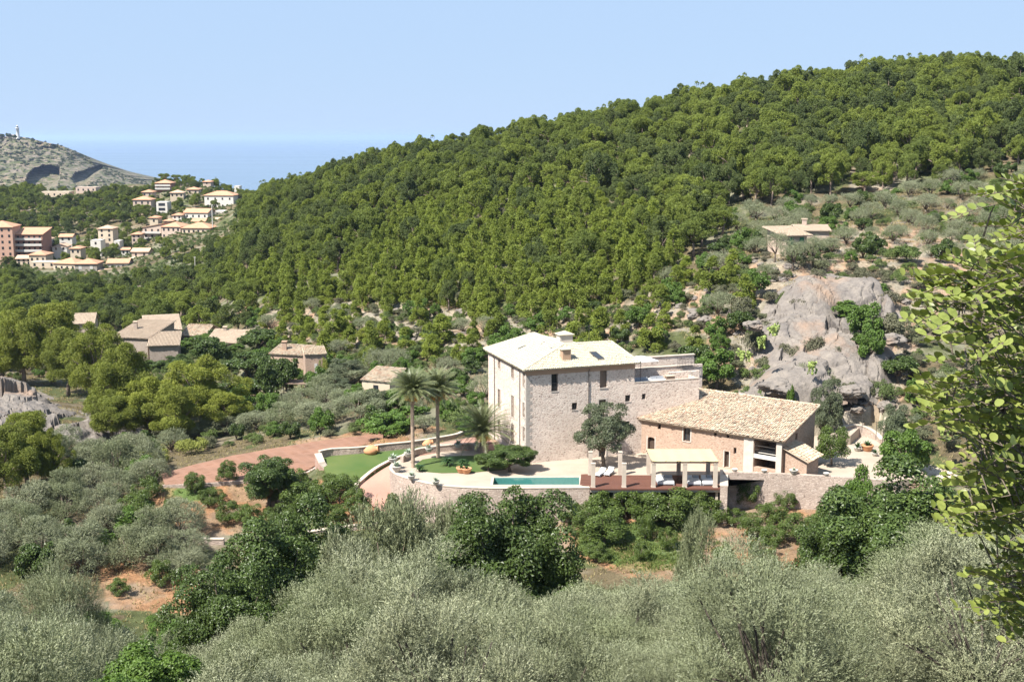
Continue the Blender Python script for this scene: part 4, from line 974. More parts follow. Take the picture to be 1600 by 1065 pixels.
def unit(a): return a / (np.linalg.norm(a, axis=-1, keepdims=True) + 1e-9)
def rnd_dirs(r, n): return unit(r.normal(size=(n, 3)))
def leaf_quads(pos, axis, nrm, ln, wd):
    """diamond leaves: pos base, axis along the blade"""
    side = unit(np.cross(axis, nrm)); ln = np.asarray(ln)[:, None]; wd = np.asarray(wd)[:, None]
    fold = unit(np.cross(side, axis)) * wd * .25
    V = np.stack([pos, pos + axis * ln * .5 + side * wd * .5 + fold, pos + axis * ln, pos + axis * ln * .5 - side * wd * .5 + fold], 1).reshape(-1, 3)
    b = np.arange(len(pos))[:, None] * 4; return V, b + np.array([[0, 1, 2, 3]])
def clumps(r, n, rx, rz, zc, lo=.45, flat_bottom=.35, cr=(.5, .9), shape='dome'):
    d = rnd_dirs(r, n * 3); d = d[d[:, 2] > -flat_bottom][:n]; k = r.uniform(lo, .95, (len(d), 1))
    c = d * k * np.array([rx, rx, rz]); 
    if shape == 'cone':
        h = r.uniform(0, 1, len(d)) ** 1.2; a = r.uniform(0, 6.28, len(d)); rr = (1 - h) ** .75 * rx * r.uniform(.5, .9, len(d)); c = np.stack([np.cos(a) * rr, np.sin(a) * rr, -rz + 2 * rz * h], 1)
    if shape == 'dome' and rx > 2.9:
        a = np.arctan2(c[:, 1], c[:, 0]); m = 1 + .38 * np.sin(a * 2 + r.uniform(0, 6)) + .22 * np.sin(a * 3 + r.uniform(0, 6)); c[:, 0] *= m; c[:, 1] *= m
    c[:, 2] += zc; rad = r.uniform(cr[0], cr[1], len(c))
    return c, rad
def foliage_shell(r, c, rad, n, ln, wd, mode='leaf', centre=None, squash=.75, up=.25, depth=.35):
    """leaves spread over and a little inside the clumps"""
    w = rad ** 2; w = w / w.sum(); i = r.choice(len(c), n, p=w); d = rnd_dirs(r, n); d[:, 2] += up; d = unit(d)
    if centre is not None:
        o = unit(c[i] - centre); d = unit(d + o * .55)
    k = 1 - depth * r.random(n) ** 1.6
    pos = c[i] + d * (rad[i] * k)[:, None] * np.array([1, 1, squash])
    if mode == 'needle':
        nr = unit(d + rnd_dirs(r, n) * .5 + np.array([0, 0, .15])); ax = unit(np.cross(nr, rnd_dirs(r, n)) + d * .35 + np.array([0, 0, .2]))
    else:
        nr = unit(d * .9 + rnd_dirs(r, n) * .75 + np.array([0, 0, .3])); ax = unit(np.cross(nr, rnd_dirs(r, n)))
    return leaf_quads(pos, ax, nr, ln * r.uniform(.7, 1.3, n), wd * r.uniform(.7, 1.3, n))
def twig_foliage(r, c, rad, ntw, per, twl, ll, lw, centre, up=.55, squash=.9):
    """leaves in pairs along thin shoots that stand out of the crown"""
    w = rad ** 2; w = w / w.sum(); i = r.choice(len(c), ntw, p=w); d = rnd_dirs(r, ntw); d[:, 2] += .3; d = unit(d + unit(c[i] - centre) * .5)
    base = c[i] + d * (rad[i] * r.uniform(.62, .98, ntw))[:, None] * np.array([1, 1, squash])
    ax = unit(d * .8 + rnd_dirs(r, ntw) * .45 + np.array([0, 0, up])); L_ = twl * r.uniform(.5, 1.25, ntw)
    s = np.linspace(.05, 1, per)[None, :] + r.uniform(-.03, .03, (ntw, per))
    pos = base[:, None] + ax[:, None] * (s * L_[:, None])[..., None]; pos[..., 2] -= (s ** 2 * L_[:, None] * .12)
    out = rnd_dirs(r, ntw * per).reshape(ntw, per, 3); out = unit(out - (out * ax[:, None]).sum(-1, keepdims=True) * ax[:, None])
    la = unit(out * .75 + ax[:, None] * .75); nr = unit(np.cross(la, np.cross(ax[:, None], la)) * .6 + d[:, None] * 1.0 + rnd_dirs(r, ntw * per).reshape(ntw, per, 3) * .4)
    n = ntw * per; return leaf_quads(pos.reshape(n, 3), la.reshape(n, 3), nr.reshape(n, 3), ll * r.uniform(.6, 1.2, n), lw * r.uniform(.7, 1.2, n))
def trunk_mesh(name, r, h0, c, mat, r0=.2, nlimb=7, lean=.3, n=6, lk=.55):
    mb = MB(); lx, ly = r.uniform(-lean, lean, 2); top = Vector((lx, ly, h0))
    mb.tube([(0, 0, -.6), (lx * .2, ly * .2 + .02, h0 * .4), top], [r0 * 1.35, r0, r0 * .75], n + 2)
    idx = r.choice(len(c), min(nlimb, len(c)), replace=False)
    for k in idx:
        e = Vector(c[k]); m = top.lerp(e, .5) + Vector((r.uniform(-.2, .2), r.uniform(-.2, .2), r.uniform(.0, .3)))
        mb.tube([top + Vector((0, 0, -.15)), m, e], [r0 * lk, r0 * lk * .6, r0 * .1], n - 1)
    me = bpy.data.meshes.new(name); me.from_pydata(mb.v, [], mb.f); me.materials.append(mat); me.polygons.foreach_set('use_smooth', np.full(len(me.polygons), True)); return me

PROTO = {}
def add_proto(kind, crown, trunk, w, h):
    co = np.empty(len(crown.vertices) * 3, np.float32); crown.vertices.foreach_get('co', co); co = co.reshape(-1, 3)
    h = float(np.percentile(co[:, 2], 99.3)); w = 2 * float(np.percentile(np.hypot(co[:, 0], co[:, 1]), 97)); PROTO.setdefault(kind, []).append((crown, trunk, w, h))
def join(parts):
    V = []; F = []; b = 0
    for v, f in parts: V.append(v); F.append(f + b); b += len(v)
    return np.concatenate(V), np.concatenate(F)
def make_protos():
    for s in range(6):       # mature aleppo pine, broad and lobed: about 8 m tall
        r = np.random.default_rng(100 + s); rx = 3.1; c, rad = clumps(r, 38, rx, 3.2, 4.9, .5, .75, (.5, 1.05)); cen = np.array([0, 0, 4.2])
        V, F = foliage_shell(r, c, rad, 8500, .38, .14, 'needle', cen, .85, .35, .3); add_proto('pine', np_mesh('pine_crown', V, F, L['pine_d'] if s in (1, 4) else L['pine']), trunk_mesh('pine_trunk', r, 3.4, c, M['bark_p'], .22, 9, .5), rx * 2.3, 8.6)
    for s in range(3):       # the same, closer to the camera
        r = np.random.default_rng(140 + s); rx = 3.4; c, rad = clumps(r, 56, rx, 3.6, 4.9, .45, .8, (.6, 1.15)); cen = np.array([0, 0, 4.2])
        V, F = foliage_shell(r, c, rad, 28000, .30, .075, 'needle', cen, .85, .35, .5); add_proto('pine_n', np_mesh('pine_crown', V, F, L['pine_l']), trunk_mesh('pine_trunk', r, 3.0, c, M['bark_p'], .24, 14, .5), rx * 2.3, 9)
    for s in range(5):       # young pine, pointed and loose
        r = np.random.default_rng(200 + s); rx = 1.6; c, rad = clumps(r, 22, rx, 1.9, 2.6, .4, .5, (.38, .68), 'cone'); cen = np.array([0, 0, 1.6])
        V, F = foliage_shell(r, c, rad, 4200, .36, .10, 'needle', cen, 1.0, .7, .45); add_proto('young', np_mesh('pine_crown', V, F, L['pine_y']), trunk_mesh('pine_trunk', r, 1.6, c, M['bark_p'], .09, 5, .2), rx * 2.4, 5.0)
    for s in range(3):       # olive, far
        r = np.random.default_rng(300 + s); rx = 2.2; c, rad = clumps(r, 24, rx, 1.5, 2.8, .4, .35, (.5, .85)); cen = np.array([0, 0, 2.2])
        V, F = twig_foliage(r, c, rad, 900, 8, .5, .17, .05, cen, .4); add_proto('olive', np_mesh('olive_crown', V, F, L['olive']), trunk_mesh('olive_trunk', r, 1.4, c, M['bark'], .2, 8, .3), rx * 2.3, 4.6)
    for s in range(3):       # olive, middle distance
        r = np.random.default_rng(330 + s); rx = 2.5; c, rad = clumps(r, 24, rx, 2.0, 2.9, .55, .7, (.6, 1.0)); cen = np.array([0, 0, 2.2])
        V, F = twig_foliage(r, c, rad, 2700, 9, .4, .16, .042, cen, .4); add_proto('olive_m', np_mesh('olive_crown', V, F, [L['olive'], L['olive_g'], L['olive']][s]), trunk_mesh('olive_trunk', r, 1.4, c, M['bark'], .22, 12, .3), rx * 2.4, 5.4)
    for s in range(3):       # olive, near: shoots and single leaves show
        r = np.random.default_rng(360 + s); rx = 2.6; c, rad = clumps(r, 40, rx, 2.4, 3.0, .55, .8, (.5, .9)); cen = np.array([0, 0, 2.2])
        V, F = twig_foliage(r, c, rad, 6200, 14, .50, .085, .0215, cen, .75); add_proto('olive_n', np_mesh('olive_crown', V, F, [L['olive'], L['olive'], L['olive_g']][s]), trunk_mesh('olive_trunk', r, 1.2, c, M['bark_d'], .24, 26, .3, 6, .25), rx * 2.4, 5.8)
    for kind, mt, seed, n, ll, lw, ncl in (('dark', 'dark', 400, 5200, .30, .19, 30), ('dark_n', 'dark', 430, 26000, .15, .095, 60), ('green', 'green', 460, 5000, .28, .18, 26), ('green_n', 'green', 480, 22000, .13, .085, 50), ('oak', 'oak', 500, 15000, .15, .08, 44)):
        for s in range(2):
            r = np.random.default_rng(seed + s); rx = 2.3; c, rad = clumps(r, ncl, rx, 2.0, 3.0, .4, .7, (.45, .9) if n < 9000 else (.35, .75)); cen = np.array([0, 0, 2.4])
            V, F = foliage_shell(r, c, rad, n, ll, lw, 'leaf', cen, .8, .3, .5); add_proto(kind, np_mesh('tree_crown', V, F, L[mt]), trunk_mesh('tree_trunk', r, 1.3, c, M['bark'], .16, 10, .3), rx * 2.35, 5.5)
    for s in range(3):       # tall leafy tree
        r = np.random.default_rng(700 + s); rx = 2.9; c, rad = clumps(r, 120, rx, 4.3, 5.4, .35, .9, (.45, 1.0)); cen = np.array([0, 0, 5.0])
        V, F = foliage_shell(r, c, rad, 52000, .155, .09, 'leaf', cen, .85, .3, .4); add_proto('tall_n', np_mesh('tree_crown', V, F, L['dark']), trunk_mesh('tree_trunk', r, 2.0, c, M['bark'], .2, 16, .3), rx * 2.35, 10.8)
    for s in range(3):       # citrus
        r = np.random.default_rng(520 + s); rx = 1.5; c, rad = clumps(r, 32, rx, 1.25, 1.5, .4, .85, (.32, .6)); cen = np.array([0, 0, 1.5])
        V, F = foliage_shell(r, c, rad, 6500, .14, .075, 'leaf', cen, .85, .3, .5); add_proto('citrus', np_mesh('citrus_crown', V, F, L['citrus']), trunk_mesh('citrus_trunk', r, .75, c, M['bark'], .09, 9, .15), rx * 2.35, 3.2)
    for kind, mt, seed, mode in (('scrub', 'scrub', 600, 'leaf'), ('scrub_g', 'scrub_g', 620, 'leaf'), ('yellow', 'yellow', 640, 'leaf')):
        for s in range(3):
            r = np.random.default_rng(seed + s); rx = 1.2; c, rad = clumps(r, 14, rx, .75, .55, .3, .1, (.35, .6)); cen = np.array([0, 0, .2])
            V, F = foliage_shell(r, c, rad, 2000, .17, .08, mode, cen, .9, .5, .5); add_proto(kind, np_mesh('shrub_leaves', V, F, L[mt]), None, rx * 2.6, 1.9)
    for s in range(2):       # flat topped umbrella pine
        r = np.random.default_rng(660 + s); rx = 4.2; a = r.uniform(0, 6.28, 26); q = r.uniform(.1, 1, 26) ** .5 * 3.4; c = np.stack([np.cos(a) * q, np.sin(a) * q, 9.3 - q * .16 + r.uniform(-.3, .3, 26)], 1); rad = r.uniform(.8, 1.3, 26)
        V, F = foliage_shell(r, c, rad, 5000, .45, .16, 'needle', None, .55, .2, .5); add_proto('umbrella', np_mesh('pine_crown', V, F, L['pine']), trunk_mesh('pine_trunk', r, 6.5, c, M['bark_p'], .25, 12, .6), rx * 2.2, 10.4)
    for s in range(1):       # narrow dark column
        r = np.random.default_rng(680); z = np.linspace(1, 6, 16); c = np.stack([r.normal(0, .2, 16), r.normal(0, .2, 16), z], 1); rad = .75 * np.sin(np.clip((z + .6) / 7.6, 0, 1) * math.pi) ** .6 + .2
        V, F = foliage_shell(r, c, rad, 3500, .22, .10, 'leaf', None, 1, .4, .4); add_proto('column', np_mesh('tree_crown', V, F, L['oak']), trunk_mesh('tree_trunk', r, 1.5, c, M['bark_p'], .14, 3, .05), 2.0, 6.8)
make_protos()
LEAFWORD = {'pine': 'pine_tree', 'pine_n': 'pine_tree', 'young': 'young_pine_tree', 'olive': 'olive_tree', 'olive_m': 'olive_tree', 'olive_n': 'olive_tree', 'dark': 'broadleaf_tree', 'dark_n': 'broadleaf_tree', 'green': 'broadleaf_tree', 'green_n': 'broadleaf_tree',
            'oak': 'oak_tree', 'tall_n': 'broadleaf_tree', 'citrus': 'citrus_tree', 'scrub': 'shrub', 'scrub_g': 'shrub', 'yellow': 'shrub', 'umbrella': 'umbrella_pine', 'column': 'cypress_tree'}
CATW = {'shrub': 'shrub'}
CAN = []       # where crowns already stand
def plant(kind, x, y, z, sxy, szz, label, group=None, rot=None, var=None, tilt=0):
    P = PROTO[kind]; crown, trunk, w, h = P[random.randrange(len(P)) if var is None else var]
    nm = LEAFWORD[kind]
    t = thing(nm, label, 'shrub' if nm == 'shrub' else 'tree', (x, y, z), random.random() * 6.283 if rot is None else rot, group)
    t.scale = (sxy, sxy, szz)
    if trunk: link('trunk', trunk, t)
    link('crown' if nm != 'shrub' else 'foliage', crown, t)
    CAN.append((x, y, sxy * w / 2)); return t
def place(kind, px, top, Y, wpx, label, group=None, base=None, var=None, rot=None):
    """tree whose crown top shows at pixel row top, wpx wide, standing at distance Y"""
    d = ray(px, top); x = (px - 800) / FPX * (Y * CP + 2) ; zt = H + d[2] * Y; x = d[0] * Y
    g = gz(x, Y) if base is None else base; mr_ = .55 if kind == 'citrus' else .5; w = PROTO[kind][0][2]; h = PROTO[kind][0][3]
    W_ = wpx / FPX * Y * 1.03; ht = max(mr_ * W_, zt - g)
    return plant(kind, x, Y, g - .05, W_ / w, ht / h, label, group, rot, var)

def hit(px, py, y0=60, y1=330):
    ys = np.linspace(y0, y1, 500); d = ray(px, py); zg = ground_z(d[0] * ys, ys); k = np.nonzero(H + d[2] * ys < zg)[0]
    return float(ys[k[0]]) if len(k) else y1
def placeb(kind, px, top, bottom, wpx, label, group=None, y0=60):
    return place(kind, px, top, hit(px, bottom, y0), wpx, label, group)
# --- single trees that can be recognised in the photograph: kind, px, top row, distance, width px, label, group
SINGLE = [
 ('tall_n', 797, 726, 62, 215, 'tall dark leafy tree standing in front of the pool wall', None, None),
 ('tall_n', 850, 812, 62, 120, 'lower dark tree joined to the right side of the tall dark tree before the pool', None, None),
 ('tall_n', 340, 850, 54, 170, 'dark green tree at the left end of the dark group below the citrus terraces', None, None),
 ('tall_n', 415, 815, 58, 190, 'dark leafy tree in the middle of the group below the left orchard', None, None),
 ('tall_n', 480, 778, 66, 180, 'green leafy tree on the right of the dark group below the left orchard', None, None),
 ('tall_n', 1410, 722, 60, 250, 'very large dark green tree covering the right end of the barn terrace wall', None, None),
 ('tall_n', 1320, 748, 66, 150, 'leafy dark tree at the left shoulder of the very large green tree', None, None),
 ('green_n', 1342, 728, 100, 100, 'loose light green tree rising before the pale paving right of the barn', None, None),
 ('oak', 945, 628, 138.5, 92, 'grey green holm oak growing against the villa facade behind the pool', None, 0.0),
 ('dark_n', 797, 706, 136.5, 80, 'low flat topped dark tree leaning over the left end of the pool', None, 0.0),
 ('dark_n', 762, 708, 136.8, 44, 'small round dark shrub tree at the left of the flat topped one by the pool', None, 0.0),
 ('citrus', 1302, 668, 139, 62, 'small fig like tree with leaning pale trunk beside the lean-to door', None, 0.0),
 ('green', 1418, 664, 137, 80, 'bushy green tree at the bend of the path right of the barn', None, None),
 ('oak', 1412, 625, 141, 68, 'grey green bush above the bushy green tree by the path', None, None),
 ('oak', 1295, 592, 152, 58, 'feathery grey green tree standing behind the barn roof', None, None),
 ('green', 1238, 596, 152, 18, 'slim bright shrub at the foot of the crag behind the barn roof', None, None),
 ('green', 1122, 545, 164, 70, 'dense green tree behind the right end of the roof terrace', None, None),
 ('dark', 1085, 540, 168, 60, 'dark green tree behind the roof terrace stair', None, None),
 ('pine', 1350, 305, 262, 66, 'solitary bright green pine on the slope above the small farmhouse', None, None),
 ('pine', 1130, 325, 238, 72, 'big bright pine at the right edge of the wood, left of the farmhouse', None, None),
 ('pine', 1075, 300, 245, 68, 'tall bright pine behind the big one left of the farmhouse', None, None),
 ('pine', 1085, 345, 226, 74, 'broad bright pine in front of the wood left of the farmhouse', None, None),
 ('dark', 1125, 385, 222, 40, 'small dark oak at the foot of the pines left of the farmhouse', None, None),
 ('dark', 1418, 395, 206, 46, 'round dark tree on the bare slope above the crag', None, None),
 ('column', 1461, 332, 232, 16, 'narrow grey cypress on the bare slope right of the crag', None, None),
 ('pine', 1450, 235, 292, 70, 'large pine above the right end of the reddish clearing', None, None),
 ('green', 1180, 420, 190, 50, 'green bush on the slope left of the crag top', None, None),
 ('green', 1355, 470, 171, 55, 'green shrub tree growing in a cleft of the grey crag', None, None),
 ('green', 1362, 505, 165, 46, 'dark green bush hanging in the middle of the crag', None, None),
 ('scrub_g', 1412, 382, 205, 48, 'flat bright green mastic bush on bare earth above the crag', None, None),
 ('pine_n', 575, 508, 215, 46, 'pointed pine standing between the vine covered house and the ruin', None, None),
 ('umbrella', 256, 271, 745, 17, 'umbrella pine against the sea above the village villas, left one', None, None),
 ('umbrella', 274, 273, 750, 16, 'umbrella pine against the sea above the village villas, right one', None, None),
]
for k, px, top, Y, w, lab, grp, base in SINGLE: place(k, px, top, Y, w, lab, grp, base)
placeb('citrus', 1168, 750, 794, 44, 'small rounded tree on a stout reddish trunk before the barn terrace wall')
placeb('citrus', 1228, 766, 796, 40, 'low spiky bush on the bare ground before the barn terrace wall')
# big pines round the old houses at the left
for px, top, Y, w in [(75, 470, 268, 105), (30, 480, 262, 90), (150, 503, 236, 100), (190, 538, 214, 100), (228, 590, 205, 90), (310, 555, 212, 110), (350, 610, 205, 70), (270, 600, 200, 90), (170, 610, 202, 80), (35, 640, 168, 90), (5, 660, 160, 90), (75, 668, 166, 50), (100, 515, 250, 80), (0, 520, 262, 80)]:
    place('pine_n', px, top, Y * .87, w * 1.12, 'broad yellow green pine %s' % ('standing close to the left hand stone farmhouses' if px > 110 else 'at the left edge near the pale rock outcrop'), 'pines round the old farmhouses')
for px, top, Y, w in [(322, 528, 236, 60), (385, 560, 222, 70), (430, 570, 215, 70), (400, 590, 205, 60), (245, 655, 190, 44), (470, 560, 216, 40), (405, 545, 240, 60)]:
    place('dark', px, top, Y, w, 'dense dark tree beside the old stone houses in the valley', 'dark trees round the old houses')
for px, top, Y, w in [(510, 610, 190, 60), (540, 600, 196, 70), (475, 615, 188, 60), (440, 650, 176, 70), (400, 655, 176, 60), (355, 655, 178, 70), (310, 665, 176, 60), (270, 668, 178, 55), (545, 640, 180, 60), (500, 650, 172, 50)]:
    place('olive_m', px, top, Y, w, 'silvery olive tree in the valley grove beyond the brown field', 'olives beyond the brown field')
for px, top, Y, w in [(300, 690, 163, 55), (240, 700, 160, 50), (200, 690, 165, 50)]:
    place('yellow', px, top, Y, w, 'rounded yellow green bush left of the brown field', 'yellow green bushes by the brown field')
# left citrus terraces and the orchard before the deck
for px, top, bot, w in [(304, 738, 769, 38), (354, 722, 755, 40), (327, 764, 790, 46), (268, 780, 812, 36), (355, 784, 819, 50), (430, 745, 790, 60), (465, 735, 766, 50), (530, 740, 785, 64), (556, 768, 809, 52), (612, 772, 800, 26), (475, 768, 800, 80), (500, 750, 790, 50), (185, 905, 932, 40), (250, 878, 918, 50), (210, 770, 815, 70), (228, 745, 790, 50), (392, 790, 825, 50), (440, 790, 830, 60), (515, 790, 825, 60)]:
    placeb('citrus', px, top, bot, w, 'round green citrus tree on the reddish soil of the left orchard', 'citrus trees of the left orchard')
placeb('dark_n', 418, 716, 798, 92, 'dark rounded tree with a pointed top beside the reddish orchard soil')
for px, top, bot, w in [(891, 783, 820, 44), (936, 767, 812, 84), (978, 768, 813, 76), (945, 806, 850, 92), (1045, 767, 821, 104), (1085, 769, 816, 76), (1113, 780, 819, 56), (1146, 795, 820, 40), (1210, 785, 819, 54), (1174, 803, 839, 48), (1208, 820, 853, 46), (1250, 806, 846, 74), (1041, 824, 859, 34), (1188, 841, 872, 50), (1202, 868, 908, 50), (932, 850, 879, 46), (1002, 846, 876, 30), (1009, 803, 843, 36), (915, 795, 835, 60), (1290, 795, 840, 60), (1010, 772, 815, 60), (1275, 840, 880, 60), (1130, 850, 885, 50)]:
    placeb('citrus', px, top, bot, w, 'spreading green citrus tree in the orchard below the deck', 'citrus trees of the orchard below the deck')
for px, top, Y, w in [][:0] and [(304, 738, 140, 34), (350, 724, 143, 34), (270, 780, 130, 34), (325, 768, 130, 40), (350, 783, 126, 42), (440, 762, 131, 50), (470, 745, 134, 50), (505, 740, 136, 46), (530, 755, 133, 44), (555, 768, 130, 46), (545, 735, 138, 34), (375, 750, 136, 36), (500, 775, 128, 40), (185, 905, 96, 36), (250, 880, 103, 44), (200, 760, 138, 60), (225, 785, 130, 40), (400, 765, 130, 40)]:
    place('citrus', px, top, Y, w, 'round green citrus tree on the reddish soil of the left orchard', 'citrus trees of the left orchard')
for px, top, Y, w in [][:0] and [(905, 783, 122, 50), (940, 771, 124, 58), (985, 768, 124.5, 60), (1030, 770, 124, 60), (1075, 772, 124, 55), (1110, 778, 123, 46), (1140, 796, 120, 44), (925, 800, 117, 62), (975, 795, 118, 50), (1170, 806, 118, 46), (1210, 786, 121, 48), (1205, 822, 113, 44), (1250, 806, 117, 46), (1190, 845, 108, 36), (1200, 865, 104, 40), (1040, 828, 113, 28), (885, 790, 120, 34), (935, 850, 108, 36), (1260, 830, 112, 50), (1290, 800, 116, 44), (1175, 770, 126, 16)]:
    place('citrus', px, top, Y, w, 'spreading green citrus tree in the orchard below the deck', 'citrus trees of the orchard below the deck')

# --- palms
def palm(label, px, base_row, top_row, z0, spread, Y=None, trunk_r=.21, nfr=110, frl=3.3, fat=False):
    p = PZ(px, base_row, z0); o = p; ztop = PY(px, top_row, p.y).z - z0
    t = thing('palm_tree', label, 'tree', o, random.random() * 6)
    mb = MB(); n = 24; pts = [(math.sin(i * .3) * .03, 0, -.3 + (ztop + .3) * i / n) for i in range(n + 1)]
    rad = [trunk_r * (1.25 if i == 0 else 1.0 + (.10 if i % 2 else 0)) * (1 + (.45 if i > n - 4 else 0)) for i in range(n + 1)]
    if fat: rad = [x * 1.4 for x in rad]
    mb.tube(pts, rad, 10); mb.build('trunk', M['bark_palm'], t)
    for k in range(nfr):
        a = k * 2.39996; f = k / nfr; el = 1.5 - 1.6 * f ** 1.15 + random.uniform(-.1, .1)
        Ln = frl * random.uniform(.85, 1.1); pp = Vector((0, 0, ztop + .1)); mb = MB(); rr = []; d = Vector((math.cos(a), math.sin(a), 0)); e = el; step = Ln / 9
        for j in range(10):
            rr.append(pp.copy()); pp = pp + (d * math.cos(e) + Vector((0, 0, math.sin(e)))) * step; e -= (.075 if el > .3 else .08) * (1 + j * .12)
        mb.tube(rr, [.03 - .0025 * j for j in range(10)], 4, False)
        sd = Vector((-d.y, d.x, 0))
        for j in range(1, 10):
            tg = (rr[j] - rr[j - 1]).normalized(); up = sd.cross(tg)
            for jj in range(3):
                q = rr[j - 1].lerp(rr[j], (jj + .5) / 3); ll = .55 * math.sin(math.pi * min(1, (j + .4) / 10.5) ** .8) + .15
                for s in (-1, 1):
                    dd = (sd * s * .75 + tg * .7 + up * .28).normalized(); b = tg * .04
                    mb.add([q - b, q + b, q + dd * ll * 1.0 + Vector((0, 0, -.06 * ll)), ], [(0, 1, 2)])
        mb.build('frond', L['palm'], t)
    M.setdefault('dates', mat_plain('orange dates', (.62, .34, .06), (.5, .26, .05), 8))
    for k in range(7):
        a = k * .9 + .3; mb = MB(); d = Vector((math.cos(a), math.sin(a), 0)); b = d * .75 + Vector((0, 0, ztop - .35))
        mb.tube([(0, 0, ztop), tuple(d * .5 + Vector((0, 0, ztop + .1))), tuple(b)], .025, 4)
        for j in range(60):
            v = Vector((random.gauss(0, .13), random.gauss(0, .13), random.uniform(-.55, .05))); c = b + v; s = .07
            mb.add([c + Vector((s, 0, 0)), c + Vector((-s, 0, 0)), c + Vector((0, s, 0)), c + Vector((0, -s, 0)), c + Vector((0, 0, s)), c + Vector((0, 0, -s))], [(0, 2, 4), (2, 1, 4), (1, 3, 4), (3, 0, 4), (2, 0, 5), (1, 2, 5), (3, 1, 5), (0, 3, 5)])
        mb.build('date_cluster', M['dates'], t)
palm('tall date palm at the left of the pair, growing by the drive wall', 645.5, 730, 613, 0, 0)
palm('tall date palm at the right of the pair, slightly farther back', 684.5, 715, 612, 0, 0)
palm('short broad date palm in front of the left side of the villa', 755, 707, 676, 0, 0, trunk_r=.28, frl=4.4, nfr=90, fat=True)
# ------------------------------------------------------------------ farmhouses and village
def hroof(mb, o, U_, W_, w, d, z, h, ov, kind):
    g = lambda a, b, c: o + U_ * a + W_ * b + Vector((0, 0, c))
    a, b, c, e = g(-ov, -ov, z), g(w + ov, -ov, z), g(w + ov, d + ov, z), g(-ov, d + ov, z); th = Vector((0, 0, -.22))
    if kind == 'flat': mb.add([a, b, c, e] + [v + Vector((0, 0, .3)) for v in (a, b, c, e)], [(0, 1, 2, 3), (4, 5, 6, 7), (0, 1, 5, 4), (1, 2, 6, 5), (2, 3, 7, 6), (3, 0, 4, 7)]); return
    if kind == 'hip':
        k = min(w, d) / 2
        if w >= d: r0, r1 = g(k, d / 2, z + h), g(w - k, d / 2, z + h); fs = [(0, 1, 5, 4), (1, 2, 5), (2, 3, 4, 5), (3, 0, 4)]
        else: r0, r1 = g(w / 2, k, z + h), g(w / 2, d - k, z + h); fs = [(0, 1, 4), (1, 2, 5, 4), (2, 3, 5), (3, 0, 4, 5)]
        vs = [a, b, c, e, r0, r1]
    elif kind == 'gable': vs = [a, b, c, e, g(-ov, d / 2, z + h), g(w + ov, d / 2, z + h)]; fs = [(0, 1, 5, 4), (2, 3, 4, 5)]
    elif kind == 'gable_side': vs = [a, b, c, e, g(w / 2, -ov, z + h), g(w / 2, d + ov, z + h)]; fs = [(0, 4, 5, 3), (4, 1, 2, 5)]
    elif kind == 'mono': vs = [a, b, g(w + ov, d + ov, z + h), g(-ov, d + ov, z + h)]; fs = [(0, 1, 2, 3)]
    elif kind == 'mono_left': vs = [a, g(w + ov, -ov, z + h), g(w + ov, d + ov, z + h), e]; fs = [(0, 1, 2, 3)]
    n = len(vs); base = [v + th for v in vs]
    mb.add(vs + base, list(fs) + [tuple(i + n for i in f[::-1]) for f in fs] + [(i, (i + 1) % 4, (i + 1) % 4 + n, i + n) for i in range(4)])
FOOT = []
WIN_MESH = {}
def win_mesh(w, h, mat):
    key = (round(w, 2), round(h, 2), mat)
    if key not in WIN_MESH:
        mb = MB(); mb.box((0, 0, 0), (w, .10, h)); me = bpy.data.meshes.new('window'); me.from_pydata(mb.v, [], mb.f)
        me.materials.append(M[mat]); WIN_MESH[key] = me
    return WIN_MESH[key]
M['vroof'] = mat_plain('village roof tile', (.46, .25, .155), (.39, .21, .13), .6, .9, .4)
M['vroof2'] = mat_plain('pale village roof tile', (.47, .32, .225), (.40, .27, .19), .6, .9, .4)
M['redwall'] = mat_plain('salmon painted wall', (.44, .27, .20), (.40, .25, .185), .3)
M['redwall_d'] = mat_plain('brick red balcony wall', (.31, .165, .125), (.28, .15, .115), .3)
M['ochre'] = mat_plain('cream plaster', (.49, .40, .30), (.44, .36, .27), .4)
M['pink'] = mat_plain('pinkish plaster', (.45, .35, .285), (.40, .315, .255), .4)
M['greyw'] = mat_plain('grey stone wall', (.29, .26, .22), (.25, .22, .19), .5)
M['shut_g'] = mat_plain('green shutters', (.05, .22, .12), (.04, .18, .10), 2)
M['winlight'] = mat_plain('pale shutters', (.48, .46, .42), (.42, .40, .37), 1)
